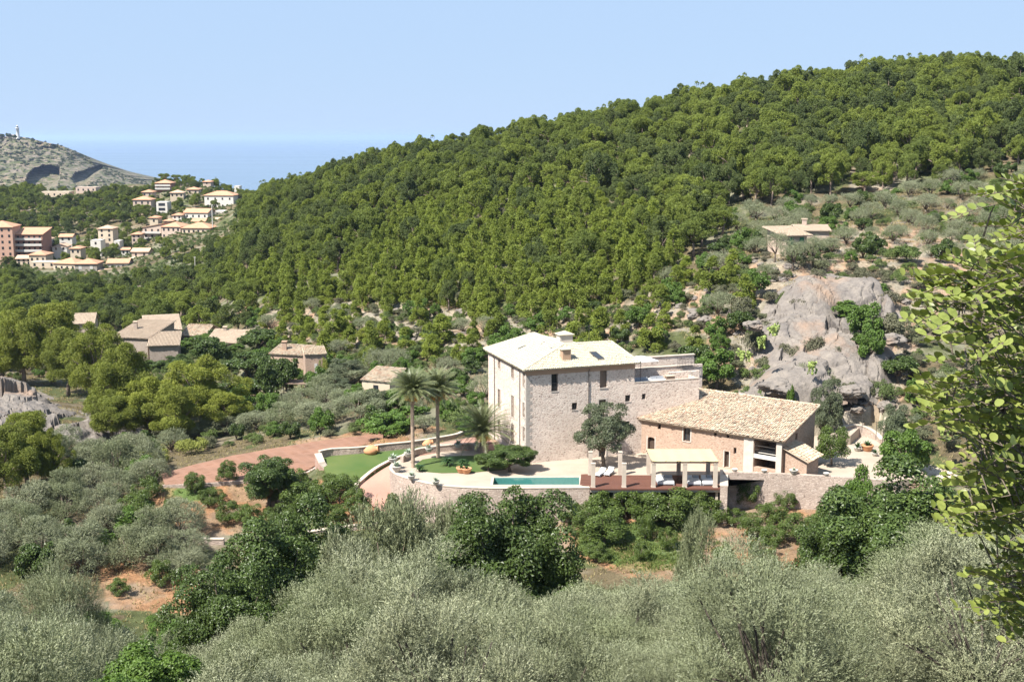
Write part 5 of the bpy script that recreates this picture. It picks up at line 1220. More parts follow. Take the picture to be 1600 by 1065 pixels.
def house(name, label, px0, px1, eave, base, Y, depth=9, rot=0.0, roof='hip', wall='pink', rmat='vroof', floors=2, cols=3, rh=None, ov=.5, wmat='glass', chim=0, zb_extra=4, win=(.9, 1.2), side=True, tiles=False, balc=0, cat='house', group=None):
    a = PY(px0, base, Y); z0 = a.z; w = (px1 - px0) / FPX * Y * 1.0; ca = math.cos(rot); w = w / max(.5, ca) if abs(rot) < 1 else w
    U_ = Vector((math.cos(rot), math.sin(rot), 0)); W_ = Vector((-U_.y, U_.x, 0)); d_ = ray((px0 + px1) / 2, eave); z1 = H + d_[2] * Y; hh = z1 - z0
    t = thing(name, label, cat, a, 0, group); O = Vector((0, 0, 0)); g = lambda s, m, z: U_ * s + W_ * m + Vector((0, 0, z))
    rh = rh if rh is not None else min(w, depth) * .2
    mb = MB(); P = [g(0, 0, 0), g(w, 0, 0), g(w, depth, 0), g(0, depth, 0)]
    tops = {'gable': [hh] * 4, 'mono': [hh, hh, hh + rh, hh + rh], 'mono_left': [hh, hh + rh, hh + rh, hh]}.get(roof, [hh] * 4)
    vs = [(p.x, p.y, -zb_extra) for p in P] + [(p.x, p.y, z) for p, z in zip(P, tops)]
    fs = [(0, 1, 5, 4), (1, 2, 6, 5), (2, 3, 7, 6), (3, 0, 4, 7)]
    if roof == 'gable': vs += [tuple(g(0, depth / 2, hh + rh)), tuple(g(w, depth / 2, hh + rh))]; fs += [(4, 7, 8), (5, 6, 9)]
    if roof == 'gable_side': vs += [tuple(g(w / 2, 0, hh + rh)), tuple(g(w / 2, depth, hh + rh))]; fs += [(4, 5, 8), (6, 7, 9)]
    mb.add(vs, fs); mb.build('wall', M[wall], t)
    if tiles:
        e = [g(-ov, -ov, hh + .12), g(w + ov, -ov, hh + .12), g(w + ov, depth + ov, hh + rh + .12), g(-ov, depth + ov, hh + rh + .12)]
        if roof == 'mono_left': e = [g(-ov, depth + ov, hh + .12), g(-ov, -ov, hh + .12), g(w + ov, -ov, hh + rh + .12), g(w + ov, depth + ov, hh + rh + .12)]
        if roof in ('mono', 'mono_left'): tile_roof('roof', e, M[rmat], t, .28, .5, .01, int(px0))
        elif roof == 'gable':
            tile_roof('roof', [g(-ov, -ov, hh + .05), g(w + ov, -ov, hh + .05), g(w + ov, depth / 2, hh + rh + .1), g(-ov, depth / 2, hh + rh + .1)], M[rmat], t, .28, .5, .01, int(px0))
            tile_roof('roof', [g(w + ov, depth + ov, hh + .05), g(-ov, depth + ov, hh + .05), g(-ov, depth / 2, hh + rh + .1), g(w + ov, depth / 2, hh + rh + .1)], M[rmat], t, .28, .5, .01, int(px0) + 1)
    else:
        mb = MB(); hroof(mb, O, U_, W_, w, depth, hh + (.05 if roof != 'flat' else -.1), rh, ov if roof != 'flat' else .0, roof); mb.build('roof', M[rmat if roof != 'flat' else wall], t)
    fh = hh / max(1, floors); wm = win_mesh(win[0], win[1], wmat)
    if cols:
        for f in range(floors):
            for c in range(cols):
                p = g(w * (c + .5) / cols, -.03, fh * (f + .52)); link('window', wm, t, loc=p, rot=(0, 0, rot))
            if side:
                for c in range(2): p = g(-.03, depth * (c + .5) / 2, fh * (f + .52)); link('window', wm, t, loc=p, rot=(0, 0, rot + math.pi / 2))
    for b in range(balc):
        z = fh * (b + 1) - fh * .98
        q = MB(); c0 = g(w / 2, -.75, z); q.box(c0, (w * .98, 1.4, .18), rot); c1 = g(w / 2, -1.42, z + .55); q.box(c1, (w * .98, .1, .95), rot); q.build('balcony', M['winlight'], t)
    for k in range(chim):
        q = MB(); c0 = g(w * (.3 + .4 * k), depth * .45, hh + rh * .6 + .5); q.box(c0, (.7, .7, 1.8)); o = q.build('chimney', M[wall], t); q = MB(); q.box(c0 + Vector((0, 0, 1.0)), (.95, .95, .18)); q.build('chimney_cap', M[rmat], o)
    c = a + U_ * w / 2 + W_ * depth / 2; FOOT.append((c.x, c.y, max(w, depth) * .5 + 1, w, depth, rot, px0, px1, eave, base)); return t
# old farmhouses left of the villa
house('farmhouse', 'tall stone farmhouse block with sunlit left wall and sloping tiled roof', 236, 279, 541, 600, 246, 8.5, R(12), 'mono', 'stone_shade', 'tile_r', 2, 0, 1.5, .4, tiles=True, chim=0)
house('farmhouse', 'stone farmhouse wing with long pinkish roof behind the tall block, left part', 180, 238, 527, 590, 252, 12, R(-12), 'mono', 'stone_shade', 'tile_r', 2, 0, 2.0, .4, tiles=True, chim=1)
house('farmhouse', 'higher farmhouse wing with pale pink tiled roof behind and right of the tall block', 232, 282, 518, 590, 262, 9, AZV, 'mono', 'stone_shade', 'tile_r', 2, 0, 2.2, .4, tiles=True)
house('farmhouse', 'small far farmhouse roof showing at the left above the pines', 118, 146, 506, 540, 275, 8, .2, 'gable', 'pink', 'tile_r', 1, 0, 1.8, .4, tiles=True)
house('farmhouse', 'low farmhouse with pale tiled roof and square chimney, right of the tall block', 325, 378, 534, 566, 250, 9, R(-14), 'gable', 'stone_shade', 'tile_r', 1, 0, 2.0, .4, chim=1, tiles=True)
house('farmhouse', 'low grey roofed outbuilding between the two farmhouse groups', 286, 322, 524, 560, 268, 9, R(-10), 'gable', 'stone_shade', 'tile_b', 1, 0, 1.8, .4, tiles=True)
house('stone_cottage', 'pale stone cottage with two chimneys and a narrow window, half covered by vine', 478, 510, 555, 598, 200, 5, R(14), 'mono', 'barn', 'tile_b', 1, 1, .5, .2, 'winlight', 0, win=(.5, 1.6), side=False, tiles=True)
house('stone_cottage', 'long low pinkish cottage wall with tiled roof left of the vine covered cottage', 424, 478, 553, 588, 212, 4, R(-16), 'mono', 'barn', 'tile_b', 1, 2, 1.0, .3, 'winlight', 1, win=(.7, 1.4), side=False, tiles=True)
house('ruined_shed', 'ruined whitish shed with broken tiled roof behind the palms', 566, 612, 594, 616, 178, 5, R(-22), 'mono', 'ochre', 'tile_b', 1, 1, 1.2, .2, 'glass', 0, win=(.8, 1.0), side=False, tiles=True)
house('hillside_farmhouse', 'low farmhouse with brown tiled roof and green shutter among olives on the hill', 1228, 1262, 369, 388, 212, 8, R(12), 'mono', 'pink', 'tile_r', 1, 2, 1.0, .8, 'shut_g', 0, win=(.8, 1.5), side=False, tiles=True)
house('hillside_farmhouse', 'second roof of the hillside farmhouse stretching to the right', 1246, 1294, 361, 384, 219, 8, R(-4), 'gable', 'pink', 'tile_r', 1, 0, .8, .4, 'glass', 1, tiles=True)
# trellis by the cottage
t = thing('trellis', 'dry reed covered trellis in front of the vine covered cottage', 'trellis', PY(415, 600, 196)); o = t.location
q = MB(); q.box((4.4, 1.5, .1), (9.0, 3.4, .12), -.1); q.build('reed_cover', M['shutter'], t)
for a in (0.3, 3, 6, 8.6):
    q = MB(); q.tube([(a, .2 - a * .1, -2.6), (a, .2 - a * .1, .05)], .07, 5); q.build('post', M['wood_dark'], t)

VIL = [  # name, label, px0, px1, eave, base, Y, depth, rot, roof, wall, rmat, floors, cols, extra
 ('apartment_block', 'tall salmon apartment tower with red tiled roof at the left edge', -22, 20, 355, 402, 560, 14, .12, 'hip', 'redwall', 'vroof', 5, 4, dict(cat='building')),
 ('apartment_block', 'brick red apartment wing with white balcony bands beside the salmon tower', 26, 68, 366, 402, 566, 12, .02, 'mono', 'redwall_d', 'vroof', 4, 5, dict(cat='building', balc=4)),
 ('village_house', 'little cream house with red hip roof below the apartment wing', 46, 72, 398, 412, 545, 9, 0, 'hip', 'ochre', 'vroof', 1, 3, {}),
 ('village_house', 'pinkish house standing in front of the little cream house', 48, 88, 410, 424, 535, 8, .0, 'flat', 'ochre', 'vroof', 2, 3, {}),
 ('village_house', 'long cream villa with wide orange roof in the middle of the lower row', 84, 122, 411, 424, 530, 10, R(-14), 'hip', 'ochre', 'vroof', 1, 4, {}),
 ('village_house', 'grey stone house with orange hip roof and pale shutters, two storeys', 118, 152, 412, 438, 522, 10, R(4), 'hip', 'greyw', 'vroof', 2, 2, dict(wmat='winlight', win=(1.3, 1.3))),
 ('village_house', 'small white house with red gabled roof right of the grey stone house', 168, 200, 411, 422, 532, 8, .1, 'gable', 'plaster_w', 'vroof', 1, 2, {}),
 ('village_house', 'pale flat roofed house stepping up among trees right of the small white house', 202, 230, 404, 420, 548, 8, .0, 'flat', 'ochre', 'vroof', 2, 2, {}),
 ('village_house', 'beige house with brown roof above the stepped flat roofed one', 206, 232, 393, 402, 556, 7, .0, 'gable', 'pink', 'vroof2', 1, 2, {}),
 ('village_house', 'white low house with pitched roof between the apartment wing and the pale tower house', 82, 104, 385, 392, 575, 8, .1, 'gable_side', 'plaster_w', 'vroof2', 1, 2, {}),
 ('village_house', 'small white house with red roof just above the white low house', 93, 112, 370, 377, 600, 8, .1, 'gable', 'plaster_w', 'vroof', 1, 2, {}),
 ('village_house', 'small orange roofed house half hidden right of the white low house', 110, 126, 388, 398, 565, 7, .0, 'hip', 'ochre', 'vroof', 1, 2, {}),
 ('village_house', 'narrow pale tower house three storeys high', 154, 177, 357, 378, 590, 8, .0, 'hip', 'ochre', 'vroof2', 3, 2, {}),
 ('village_house', 'white cube house with dark windows at the foot of the pale tower house', 142, 158, 376, 392, 582, 7, .0, 'flat', 'plaster_w', 'vroof', 2, 1, {}),
 ('village_house', 'white flat house fragment right of the pale tower house', 178, 187, 377, 386, 582, 6, .0, 'flat', 'plaster_w', 'vroof', 1, 1, {}),
 ('apartment_block', 'cream apartment house with stacked balconies at the left of the long block', 224, 254, 355, 383, 610, 12, R(-6), 'mono_left', 'pink', 'vroof2', 3, 3, dict(cat='building', balc=3)),
 ('apartment_block', 'pinkish arcaded apartment house in the middle of the long block', 253, 284, 354, 373, 606, 12, R(-10), 'hip', 'pink', 'vroof', 2, 4, dict(cat='building')),
 ('apartment_block', 'long cream apartment building with orange roof at the right of the block', 285, 330, 356, 378, 600, 12, R(-6), 'hip', 'ochre', 'vroof', 2, 6, dict(cat='building')),
 ('apartment_block', 'grey gabled end house closing the long block on the right', 330, 370, 357, 372, 606, 10, R(6), 'hip', 'greyw', 'vroof2', 1, 3, dict(cat='building')),
 ('village_house', 'small orange roofed house left above the long block', 234, 247, 340, 350, 632, 7, .0, 'hip', 'ochre', 'vroof', 1, 1, {}),
 ('village_house', 'white house with orange roof above the middle of the long block', 270, 284, 336, 349, 640, 8, .0, 'hip', 'plaster_w', 'vroof', 2, 2, {}),
 ('village_house', 'wide white house with orange gabled roof right above the long block', 288, 326, 332, 343, 645, 10, R(-8), 'gable', 'plaster_w', 'vroof', 1, 4, {}),
 ('village_house', 'white three storey house with open galleries', 245, 262, 316, 338, 665, 8, .0, 'flat', 'plaster_w', 'vroof', 3, 1, dict(win=(3.6, 1.5))),
 ('village_house', 'pinkish house with red roof at the left of the upper row', 208, 236, 312, 322, 680, 9, .0, 'hip', 'pink', 'vroof', 1, 3, {}),
 ('village_house', 'large white villa with red hip roof near the shoulder of the wooded hill', 320, 366, 305, 327, 680, 11, R(-6), 'hip', 'plaster_w', 'vroof', 2, 4, {}),
 ('village_house', 'red roofed villa with verandas under the umbrella pines', 243, 267, 286, 296, 735, 10, .0, 'hip', 'redwall_d', 'vroof', 2, 3, dict(balc=2)),
 ('village_house', 'long low beige house in front of the headland, left one', 62, 108, 300, 308, 770, 9, .0, 'flat', 'ochre', 'vroof2', 1, 5, {}),
 ('village_house', 'pale pinkish two storey house in front of the headland, right one', 119, 150, 293, 307, 775, 9, .0, 'flat', 'pink', 'vroof2', 2, 4, {}),
 ('village_house', 'tiny red roofed house on the skyline before the sea', 317, 329, 284, 288, 760, 8, .0, 'hip', 'pink', 'vroof', 1, 1, {}),
 ('village_house', 'tiny white house at the sea horizon, left of the wooded hill', 366, 374, 291, 299, 745, 7, .0, 'flat', 'plaster_w', 'vroof', 1, 1, {}),
 ('village_house', 'brown shed roof among trees right of the long block', 337, 366, 345, 352, 630, 8, .1, 'gable', 'pink', 'vroof2', 1, 0, {}),
] + [('village_house', l, a, b, c, d, e, 8, 0.05 * (a % 3), f, g, h, 1 + (d - c > 9), 2 + (b - a > 18), {}) for l, a, b, c, d, e, f, g, h in [
 ('small pale gabled house at the foot of the salmon tower', 26, 48, 404, 414, 548, 'gable', 'ochre', 'vroof2'), ('flat cream house in front of the lower row, far left', 60, 84, 426, 436, 524, 'flat', 'ochre', 'vroof'),
 ('pinkish lean roofed house below the small white house', 152, 172, 427, 440, 518, 'mono', 'pink', 'vroof2'), ('grey stepped house below the stepped flat roofed one', 188, 208, 424, 438, 522, 'flat', 'greyw', 'vroof'),
 ('white cube below the stacked balconies', 228, 244, 386, 394, 590, 'flat', 'plaster_w', 'vroof'), ('tiny pink house with hip roof above the arcaded house', 256, 270, 345, 352, 634, 'hip', 'pink', 'vroof'),
 ('pink gabled house behind the long orange roof', 300, 320, 346, 353, 628, 'gable', 'pink', 'vroof'), ('cream house with orange hip roof at the right end above the block', 348, 374, 342, 352, 636, 'hip', 'ochre', 'vroof'),
 ('tiny white house right of the pale tower house', 190, 202, 390, 398, 575, 'gable', 'plaster_w', 'vroof'), ('tiny white house above the red balcony wing', 58, 76, 374, 381, 605, 'gable_side', 'plaster_w', 'vroof2'),
 ('pinkish house with hip roof left of the veranda villa', 222, 238, 300, 308, 705, 'hip', 'pink', 'vroof'), ('cream house below the veranda villa', 266, 286, 301, 309, 702, 'hip', 'ochre', 'vroof2'),
 ('pale house among trees left of the large white villa', 292, 310, 296, 304, 720, 'hip', 'ochre', 'vroof'), ('low pale house between stepped house and wood', 232, 252, 410, 418, 545, 'hip', 'ochre', 'vroof2'),
 ('narrow pink house between tower house and stacked balconies', 206, 220, 366, 378, 598, 'hip', 'pink', 'vroof'), ('white house with terrace above the long block, far right', 336, 352, 330, 338, 655, 'flat', 'plaster_w', 'vroof')]]
for nm, lab, x0, x1, e, b, Y, dp, rt, rf, wl_, rm, fl, co, ex in VIL:
    house(nm, lab, x0, x1, e, b, Y, dp, rt, rf, wl_, rm, fl, co, side=True, zb_extra=8, **ex)
t = thing('lamp_pole', 'tall pale floodlight pole between the village houses and the wood', 'pole', PY(332, 346, 600)); q = MB(); q.tube([(0, 0, -3), (0, 0, 8)], [.3, .2], 6); q.build('pole', M['winlight'], t); q = MB(); q.box((0, 0, 8.1), (1.2, .4, .3)); q.build('lamp_head', M['winlight'], t)
t = thing('lamp_pole', 'short pale pole standing among the pines below the village', 'pole', PY(305, 418, 470)); q = MB(); q.tube([(0, 0, -6), (0, 0, 4)], [.18, .12], 6); q.build('pole', M['winlight'], t); q = MB(); q.box((0, 0, 4.05), (.8, .3, .2)); q.build('lamp_head', M['winlight'], t)

# ------------------------------------------------------------------ headland and lighthouse
def headland():
    crest = [(-420, 200), (-200, 196), (-60, 204), (0, 213), (32, 213.5), (50, 217), (70, 222), (95, 227), (110, 233), (125, 241), (150, 255), (175, 266), (200, 275), (225, 284), (250, 296), (275, 308), (330, 316)]
    px = np.linspace(-420, 320, 420); k = np.linspace(0, 1, 170); cr = np.interp(px, [c[0] for c in crest], [c[1] for c in crest])
    K, PXg = np.meshgrid(k, px, indexing='ij'); CR = np.broadcast_to(cr, K.shape)
    n = fbm(PXg / 16, K * 9, 5) - .5; n2 = fbm(PXg / 5 + 9, K * 24, 4) - .5
    Y = 2320 - 560 * K ** 1.1 + n * 90 + n2 * 36
    row_base = 322
    zc = np.array([H + ray(0, r)[2] * 2320 for r in cr]); z = zc[None, :] * (1 - K) + (SEA_Z - 4) * K + n * 12 * np.sin(np.pi * K) + n2 * 5 * np.sin(np.pi * K)
    # two hollow cliffs, pushed back under an overhanging lip
    for P in ([(28, 300), (36, 272), (46, 262), (70, 257), (86, 262), (90, 276), (80, 292), (60, 304), (40, 306)], [(104, 280), (112, 268), (135, 262), (152, 257), (156, 264), (140, 276), (128, 288), (112, 290)]):
        xx = (PXg - 800) / FPX * Y; qx, qy = mproj(xx, Y, z)
        ins = in_poly(qx + n2 * 6, qy + n * 8, P); d = dist_poly(qx, qy, P); dd = np.where(ins, np.clip(d / 3.0, 0, 1), 0); Y = Y + dd * 110; 
    xx = (PXg - 800) / FPX * (Y * CP - (z - H) * SP)
    V = np.stack([xx, Y, z], -1).reshape(-1, 3); I = np.arange(K.size).reshape(K.shape); F = np.stack([I[:-1, :-1], I[1:, :-1], I[1:, 1:], I[:-1, 1:]], -1).reshape(-1, 4)
    # seaward side
    xb = xx[0]; Vb = np.stack([xb, Y[0] + 500, np.full_like(xb, SEA_Z - 5)], -1); b = len(V); V = np.concatenate([V, Vb]); nn = len(px)
    Fb = np.stack([np.arange(nn - 1), np.arange(1, nn), b + np.arange(1, nn), b + np.arange(nn - 1)], -1); F = np.concatenate([F, Fb])
    m = mat_rock('headland rock', (.225, .18, .135), (.13, .11, .09), (.20, .15, .095), .03, (.06, .07, .025))
    o = link('headland', np_mesh('headland', V, F, m, False)); tag(o, 'rocky grey green headland running down to the sea, with two dark hollow cliffs', 'headland', kind='structure')
headland()
LH = PY(28, 212, 2300)
t = thing('lighthouse', 'white lighthouse on the crest of the headland', 'lighthouse', LH)
q = MB(); q.lathe([(3.6, -6), (3.2, 0), (2.7, 13), (3.5, 13.3), (3.5, 14.2), (1.8, 14.3)], n=16); q.build('tower', M['white'], t, True)
q = MB(); q.lathe([(1.5, 14.2), (1.5, 17.2)], n=12); q.build('lantern', M['glass'], t); q = MB(); q.lathe([(2.0, 17.2), (1.7, 18.3), (.3, 19.6), (.1, 21), (0, 21)], n=12); q.build('dome', M['winlight'], t)
q = MB(); q.lathe([(3.2, 13.9), (3.2, 15.0), (3.1, 15.0), (3.1, 13.9)], n=16); q.build('gallery', M['plaster_w'], t)
t = thing('keepers_house', 'low white keeper house beside the lighthouse', 'house', LH + Vector((-9, 4, -5)))
q = MB(); q.box((0, 0, 3), (13, 8, 7)); q.build('wall', M['plaster_w'], t); q = MB(); hroof(q, Vector((-6.5, -4, 0)), Vector((1, 0, 0)), Vector((0, 1, 0)), 13, 8, 6.6, .4, .2, 'mono'); q.build('roof', M['vroof2'], t)
for k in range(3): link('window', win_mesh(1.2, 1.6, 'glass'), t, loc=(-4 + 4 * k, -4.03, 3.5))
for px, w in ((3, 14), (14, 14), (-12, 16), (24, 8), (22, 10), (52, 9)):
    p = PY(px, 213 if px < 40 else 218, 2290); plant('dark', p.x, p.y, p.z - 6, w / 5.2, 13 / 5.5 if px < 20 else 1.8, 'dark round tree on the headland crest near the lighthouse', 'trees by the lighthouse')

# ------------------------------------------------------------------ crag behind the barn
M['crag'] = mat_rock('grey limestone', (.205, .178, .152), (.125, .11, .10), (.27, .185, .13), .55)
def crag_patch(name, label, outline, Yf, amp, seed, nx=190, ny=300, Y0=140, Y1=215, steps=1.4, bumps=()):
    """rock face: the hillside inside the outline, pushed up and broken into ledges"""
    x0 = min(ray(p[0], p[1])[0] * Y0 for p in outline); xs = [p[0] for p in outline]
    tl, tr = (min(xs) - 800) / FPX - .02, (max(xs) - 800) / FPX + .02
    T = np.linspace(tl, tr, nx); Yv = np.linspace(Y0, Y1, ny); tt, yy = np.meshgrid(T, Yv); xx = tt * yy
    z = ground_z(xx, yy, False); px, py = mproj(xx, yy, z + amp * .5)
    ins = in_poly(px, py, outline); wv = (fbm(xx / 3 + 7, yy / 4, 3) - .5) * 22; d = dist_poly(px, py, outline) + wv; k = np.where(ins, np.clip(d / 20, 0, 1), -1.0 * (dist_poly(px, py, outline) > 7)); kk = np.clip(k, 0, 1); kk = kk * kk * (3 - 2 * kk)
    big = fbm(xx / 11 + seed, yy / 9, 3); r2 = fbm(xx / 1.1, yy / 1.1 + seed, 4)
    rr = np.random.default_rng(seed); h = amp * kk * (.3 + 1.1 * (big - .3))
    for n_, off, tilt, sx, sy in ((34, .75, .16, 1.0, .55), (200, .28, .2, 1.0, .7)):
        # blocks: every point takes the level and tilt of its nearest block centre
        cx = rr.uniform(xx.min(), xx.max(), n_); cy = rr.uniform(Y0, Y1, n_); lv = rr.normal(0, off, n_); tx = rr.normal(0, tilt, n_); ty = rr.normal(0, tilt, n_)
        qx = xx + (fbm(xx / 2.5, yy / 2.5, 3) - .5) * 2.6; qy = yy + (fbm(xx / 2.5 + 40, yy / 2.5, 3) - .5) * 2.6
        best = np.full(xx.shape, 1e9); who = np.zeros(xx.shape, int); sec = np.full(xx.shape, 1e9)
        for q in range(n_):
            dd = np.hypot((qx - cx[q]) * sx, (qy - cy[q]) * sy); m = dd < best; sec = np.where(m, best, np.minimum(sec, dd)); best = np.where(m, dd, best); who = np.where(m, q, who)
        gap = np.clip((sec - best) / (.35 if n_ < 100 else .22), 0, 1)
        h = h + kk * (lv[who] + tx[who] * (xx - cx[who]) + ty[who] * (yy - cy[who]) * .6) * .8 - kk * (1 - gap) * (.9 if n_ < 100 else .35)
    for bx, by, bh, br in bumps:
        g_ = np.exp(-(((xx - bx) / br) ** 2 + ((yy - by) / (br * 1.2)) ** 2) ** 1.3); h = h * (1 - .75 * g_) + kk * bh * g_
    zz = z + h + (.5 * kk * (r2 - .5)); zz = np.where(k < 0, z - 1.0, zz - .35 * (1 - kk)); yd = yy
    V = np.stack([xx + kk * (big - .5) * 3, yd, zz], -1).reshape(-1, 3); I = np.arange(zz.size).reshape(zz.shape); keep = (k > -.5)
    Fm = keep[:-1, :-1] & keep[1:, 1:] & keep[:-1, 1:] & keep[1:, :-1]; F = np.stack([I[:-1, :-1], I[:-1, 1:], I[1:, 1:], I[1:, :-1]], -1)[Fm]
    used = np.unique(F); remap = -np.ones(len(V), int); remap[used] = np.arange(len(used))
    o = link(name, np_mesh(name, V[used], remap[F], M['crag'], False)); tag(o, label, 'rock')
crag_patch('rock_crag', 'big grey limestone crag rising behind the barn', [(1142, 640), (1150, 580), (1180, 500), (1208, 455), (1250, 424), (1300, 420), (1375, 436), (1405, 480), (1410, 560), (1395, 615), (1330, 640), (1240, 650)], None, 2.2, 5, bumps=[(PY(a_, b_, c_).x, c_, d_, e_) for a_, b_, c_, d_, e_ in [(1268, 440, 183, 4.2, 4.6), (1345, 440, 185, 3.0, 4.0), (1225, 480, 172, 3.2, 3.6), (1235, 585, 157, 3.6, 5.0), (1300, 520, 166, 2.8, 4.0), (1385, 540, 164, 2.2, 3.2), (1330, 590, 157, 2.2, 3.6)]])
crag_patch('rock_outcrop', 'pale broken rock outcrop among the pines at the left edge', [(-60, 600), (20, 596), (60, 608), (110, 630), (170, 640), (225, 668), (220, 700), (120, 690), (40, 668), (-60, 680)], None, 1.6, 11, 170, 150, 150, 225, .8)
def boulder(label, p, s, seed, group='boulders on the slope', name='boulder'):
    bm = bmesh.new(); bmesh.ops.create_icosphere(bm, subdivisions=4, radius=1)
    for v in bm.verts:
        n = mnoise.noise(v.co * 1.3 + Vector((seed, 0, 0))); q = mnoise.noise(v.co * 3.1 + Vector((0, seed, 0))); w_ = 1 - 2 * abs(mnoise.noise(v.co * 2.2 + Vector((0, 0, seed)))); v.co *= 1 + .45 * n + .14 * q + .16 * w_ + .05 * mnoise.noise(v.co * 9); v.co.z *= .7
    me = bpy.data.meshes.new(name); bm.to_mesh(me); bm.free(); me.materials.append(M['crag'])
    o = link(name, me); o.location = p; o.scale = s; o.rotation_euler = (0, 0, seed); tag(o, label, 'rock', group); return o
for i, (lab, px, py, Y, w) in enumerate([('grey block on the lower left of the crag above cacti', 1178, 500, 168, 2.6),
                       ('pale lower slab of the crag just above the barn roof', 1215, 590, 155, 4.2), ('grey slab at the right foot of the crag', 1330, 600, 156, 3.2), ('long rock at the right shoulder of the crag', 1395, 520, 166, 3.0)]):
    p = PY(px, py, Y); boulder(lab, p - Vector((0, 0, w * .3)), (w * .5, w * .5, w * .36), i * 1.7 + .3, None)

for i, (px, top, bot, w, k) in enumerate([(1318, 440, 470, 44, 'scrub'), (1250, 470, 500, 34, 'scrub'), (1225, 455, 480, 26, 'scrub_g'), (1330, 470, 505, 60, 'green'), (1375, 455, 490, 60, 'scrub'), (1350, 520, 555, 40, 'dark'), (1270, 530, 562, 46, 'scrub'), (1235, 540, 565, 40, 'scrub'), (1300, 545, 575, 36, 'scrub'), (1205, 500, 530, 50, 'scrub'), (1180, 520, 560, 46, 'scrub'),
        (1395, 500, 540, 60, 'scrub'), (1405, 560, 600, 60, 'dark'), (1385, 590, 630, 40, 'scrub_g'), (1240, 600, 622, 22, 'scrub_g'), (1290, 405, 425, 36, 'scrub'), (1260, 402, 420, 24, 'scrub'), (1160, 470, 500, 44, 'scrub'), (1325, 600, 625, 26, 'scrub'), (1350, 420, 445, 30, 'scrub')]):
    placeb(k, px, top, bot, w, {'scrub': 'greyish dry shrub rooted in a crack of the crag', 'scrub_g': 'green shrub rooted in a crack of the crag', 'green': 'bright green bush growing on a ledge of the crag', 'dark': 'dark green bush growing at the side of the crag'}[k], 'shrubs growing on the crag', 130)
for px, top, Y, w in [(600, 812, 70, 170), (660, 798, 74, 170), (725, 806, 72, 120), (560, 838, 62, 140)]:
    place('olive_m', px, top, Y, w, 'rounded grey olive in front of the curved retaining wall', 'olives in front of the curved wall')
for px, top, Y, w in [(1212, 362, 206, 40), (1240, 374, 202, 46), (1272, 368, 204, 44), (1300, 370, 212, 40), (1226, 352, 222, 30)]:
    place('olive', px, top, Y, w, 'grey olive partly hiding the low hillside farmhouse', 'olives before the hillside farmhouse')
def headland_scrub():
    r = np.random.default_rng(5); o = bpy.data.objects['headland']; me = o.data; n = len(me.vertices); co = np.empty(n * 3, np.float32); me.vertices.foreach_get('co', co); co = co.reshape(-1, 3)
    i = r.choice(n - 500, 4200, replace=False); P = co[i]; px, py = mproj(P[:, 0], P[:, 1], P[:, 2]); m = (px > -60) & (px < 300) & (P[:, 2] > SEA_Z + 3); m &= ~in_poly(px, py, [(24, 306), (30, 262), (90, 252), (96, 285), (60, 308)]) & ~in_poly(px, py, [(100, 292), (108, 262), (160, 252), (160, 275), (128, 292)]); P = P[m]
    return [(0, float(p[0]), float(p[1]), float(p[2]) - 1.5, float(r.uniform(.6, 1.7)), float(r.uniform(.35, .9)), float(r.uniform(0, 6))) for p in P]
HEADSCRUB = headland_scrub()

for k, px, top, Y, w in [('dark', 448, 560, 198, 46), ('dark', 420, 570, 196, 44), ('green', 496, 572, 194, 34), ('oak', 540, 560, 196, 60), ('oak', 520, 590, 190, 60), ('green', 560, 600, 176, 40), ('green', 620, 604, 172, 46), ('oak', 590, 608, 172, 44), ('yellow', 505, 556, 197, 18), ('olive_m', 560, 622, 170, 90), ('olive_m', 500, 628, 172, 80), ('green', 640, 640, 163, 70), ('green', 600, 650, 160, 80), ('scrub_g', 720, 640, 160, 60), ('green', 735, 655, 158, 50)]:
    place(k, px, top, Y, w, {'dark': 'dark tree hiding the left end of the old cottages', 'green': 'fresh green bush in front of the cottages and the ruin', 'oak': 'grey green tree between cottages and ruin', 'yellow': 'pale green vine climbing the cottage corner', 'olive_m': 'large silvery olive in front of the old cottages', 'scrub_g': 'green shrub left of the villa'}[k], 'trees and bushes round the cottages and the ruin')
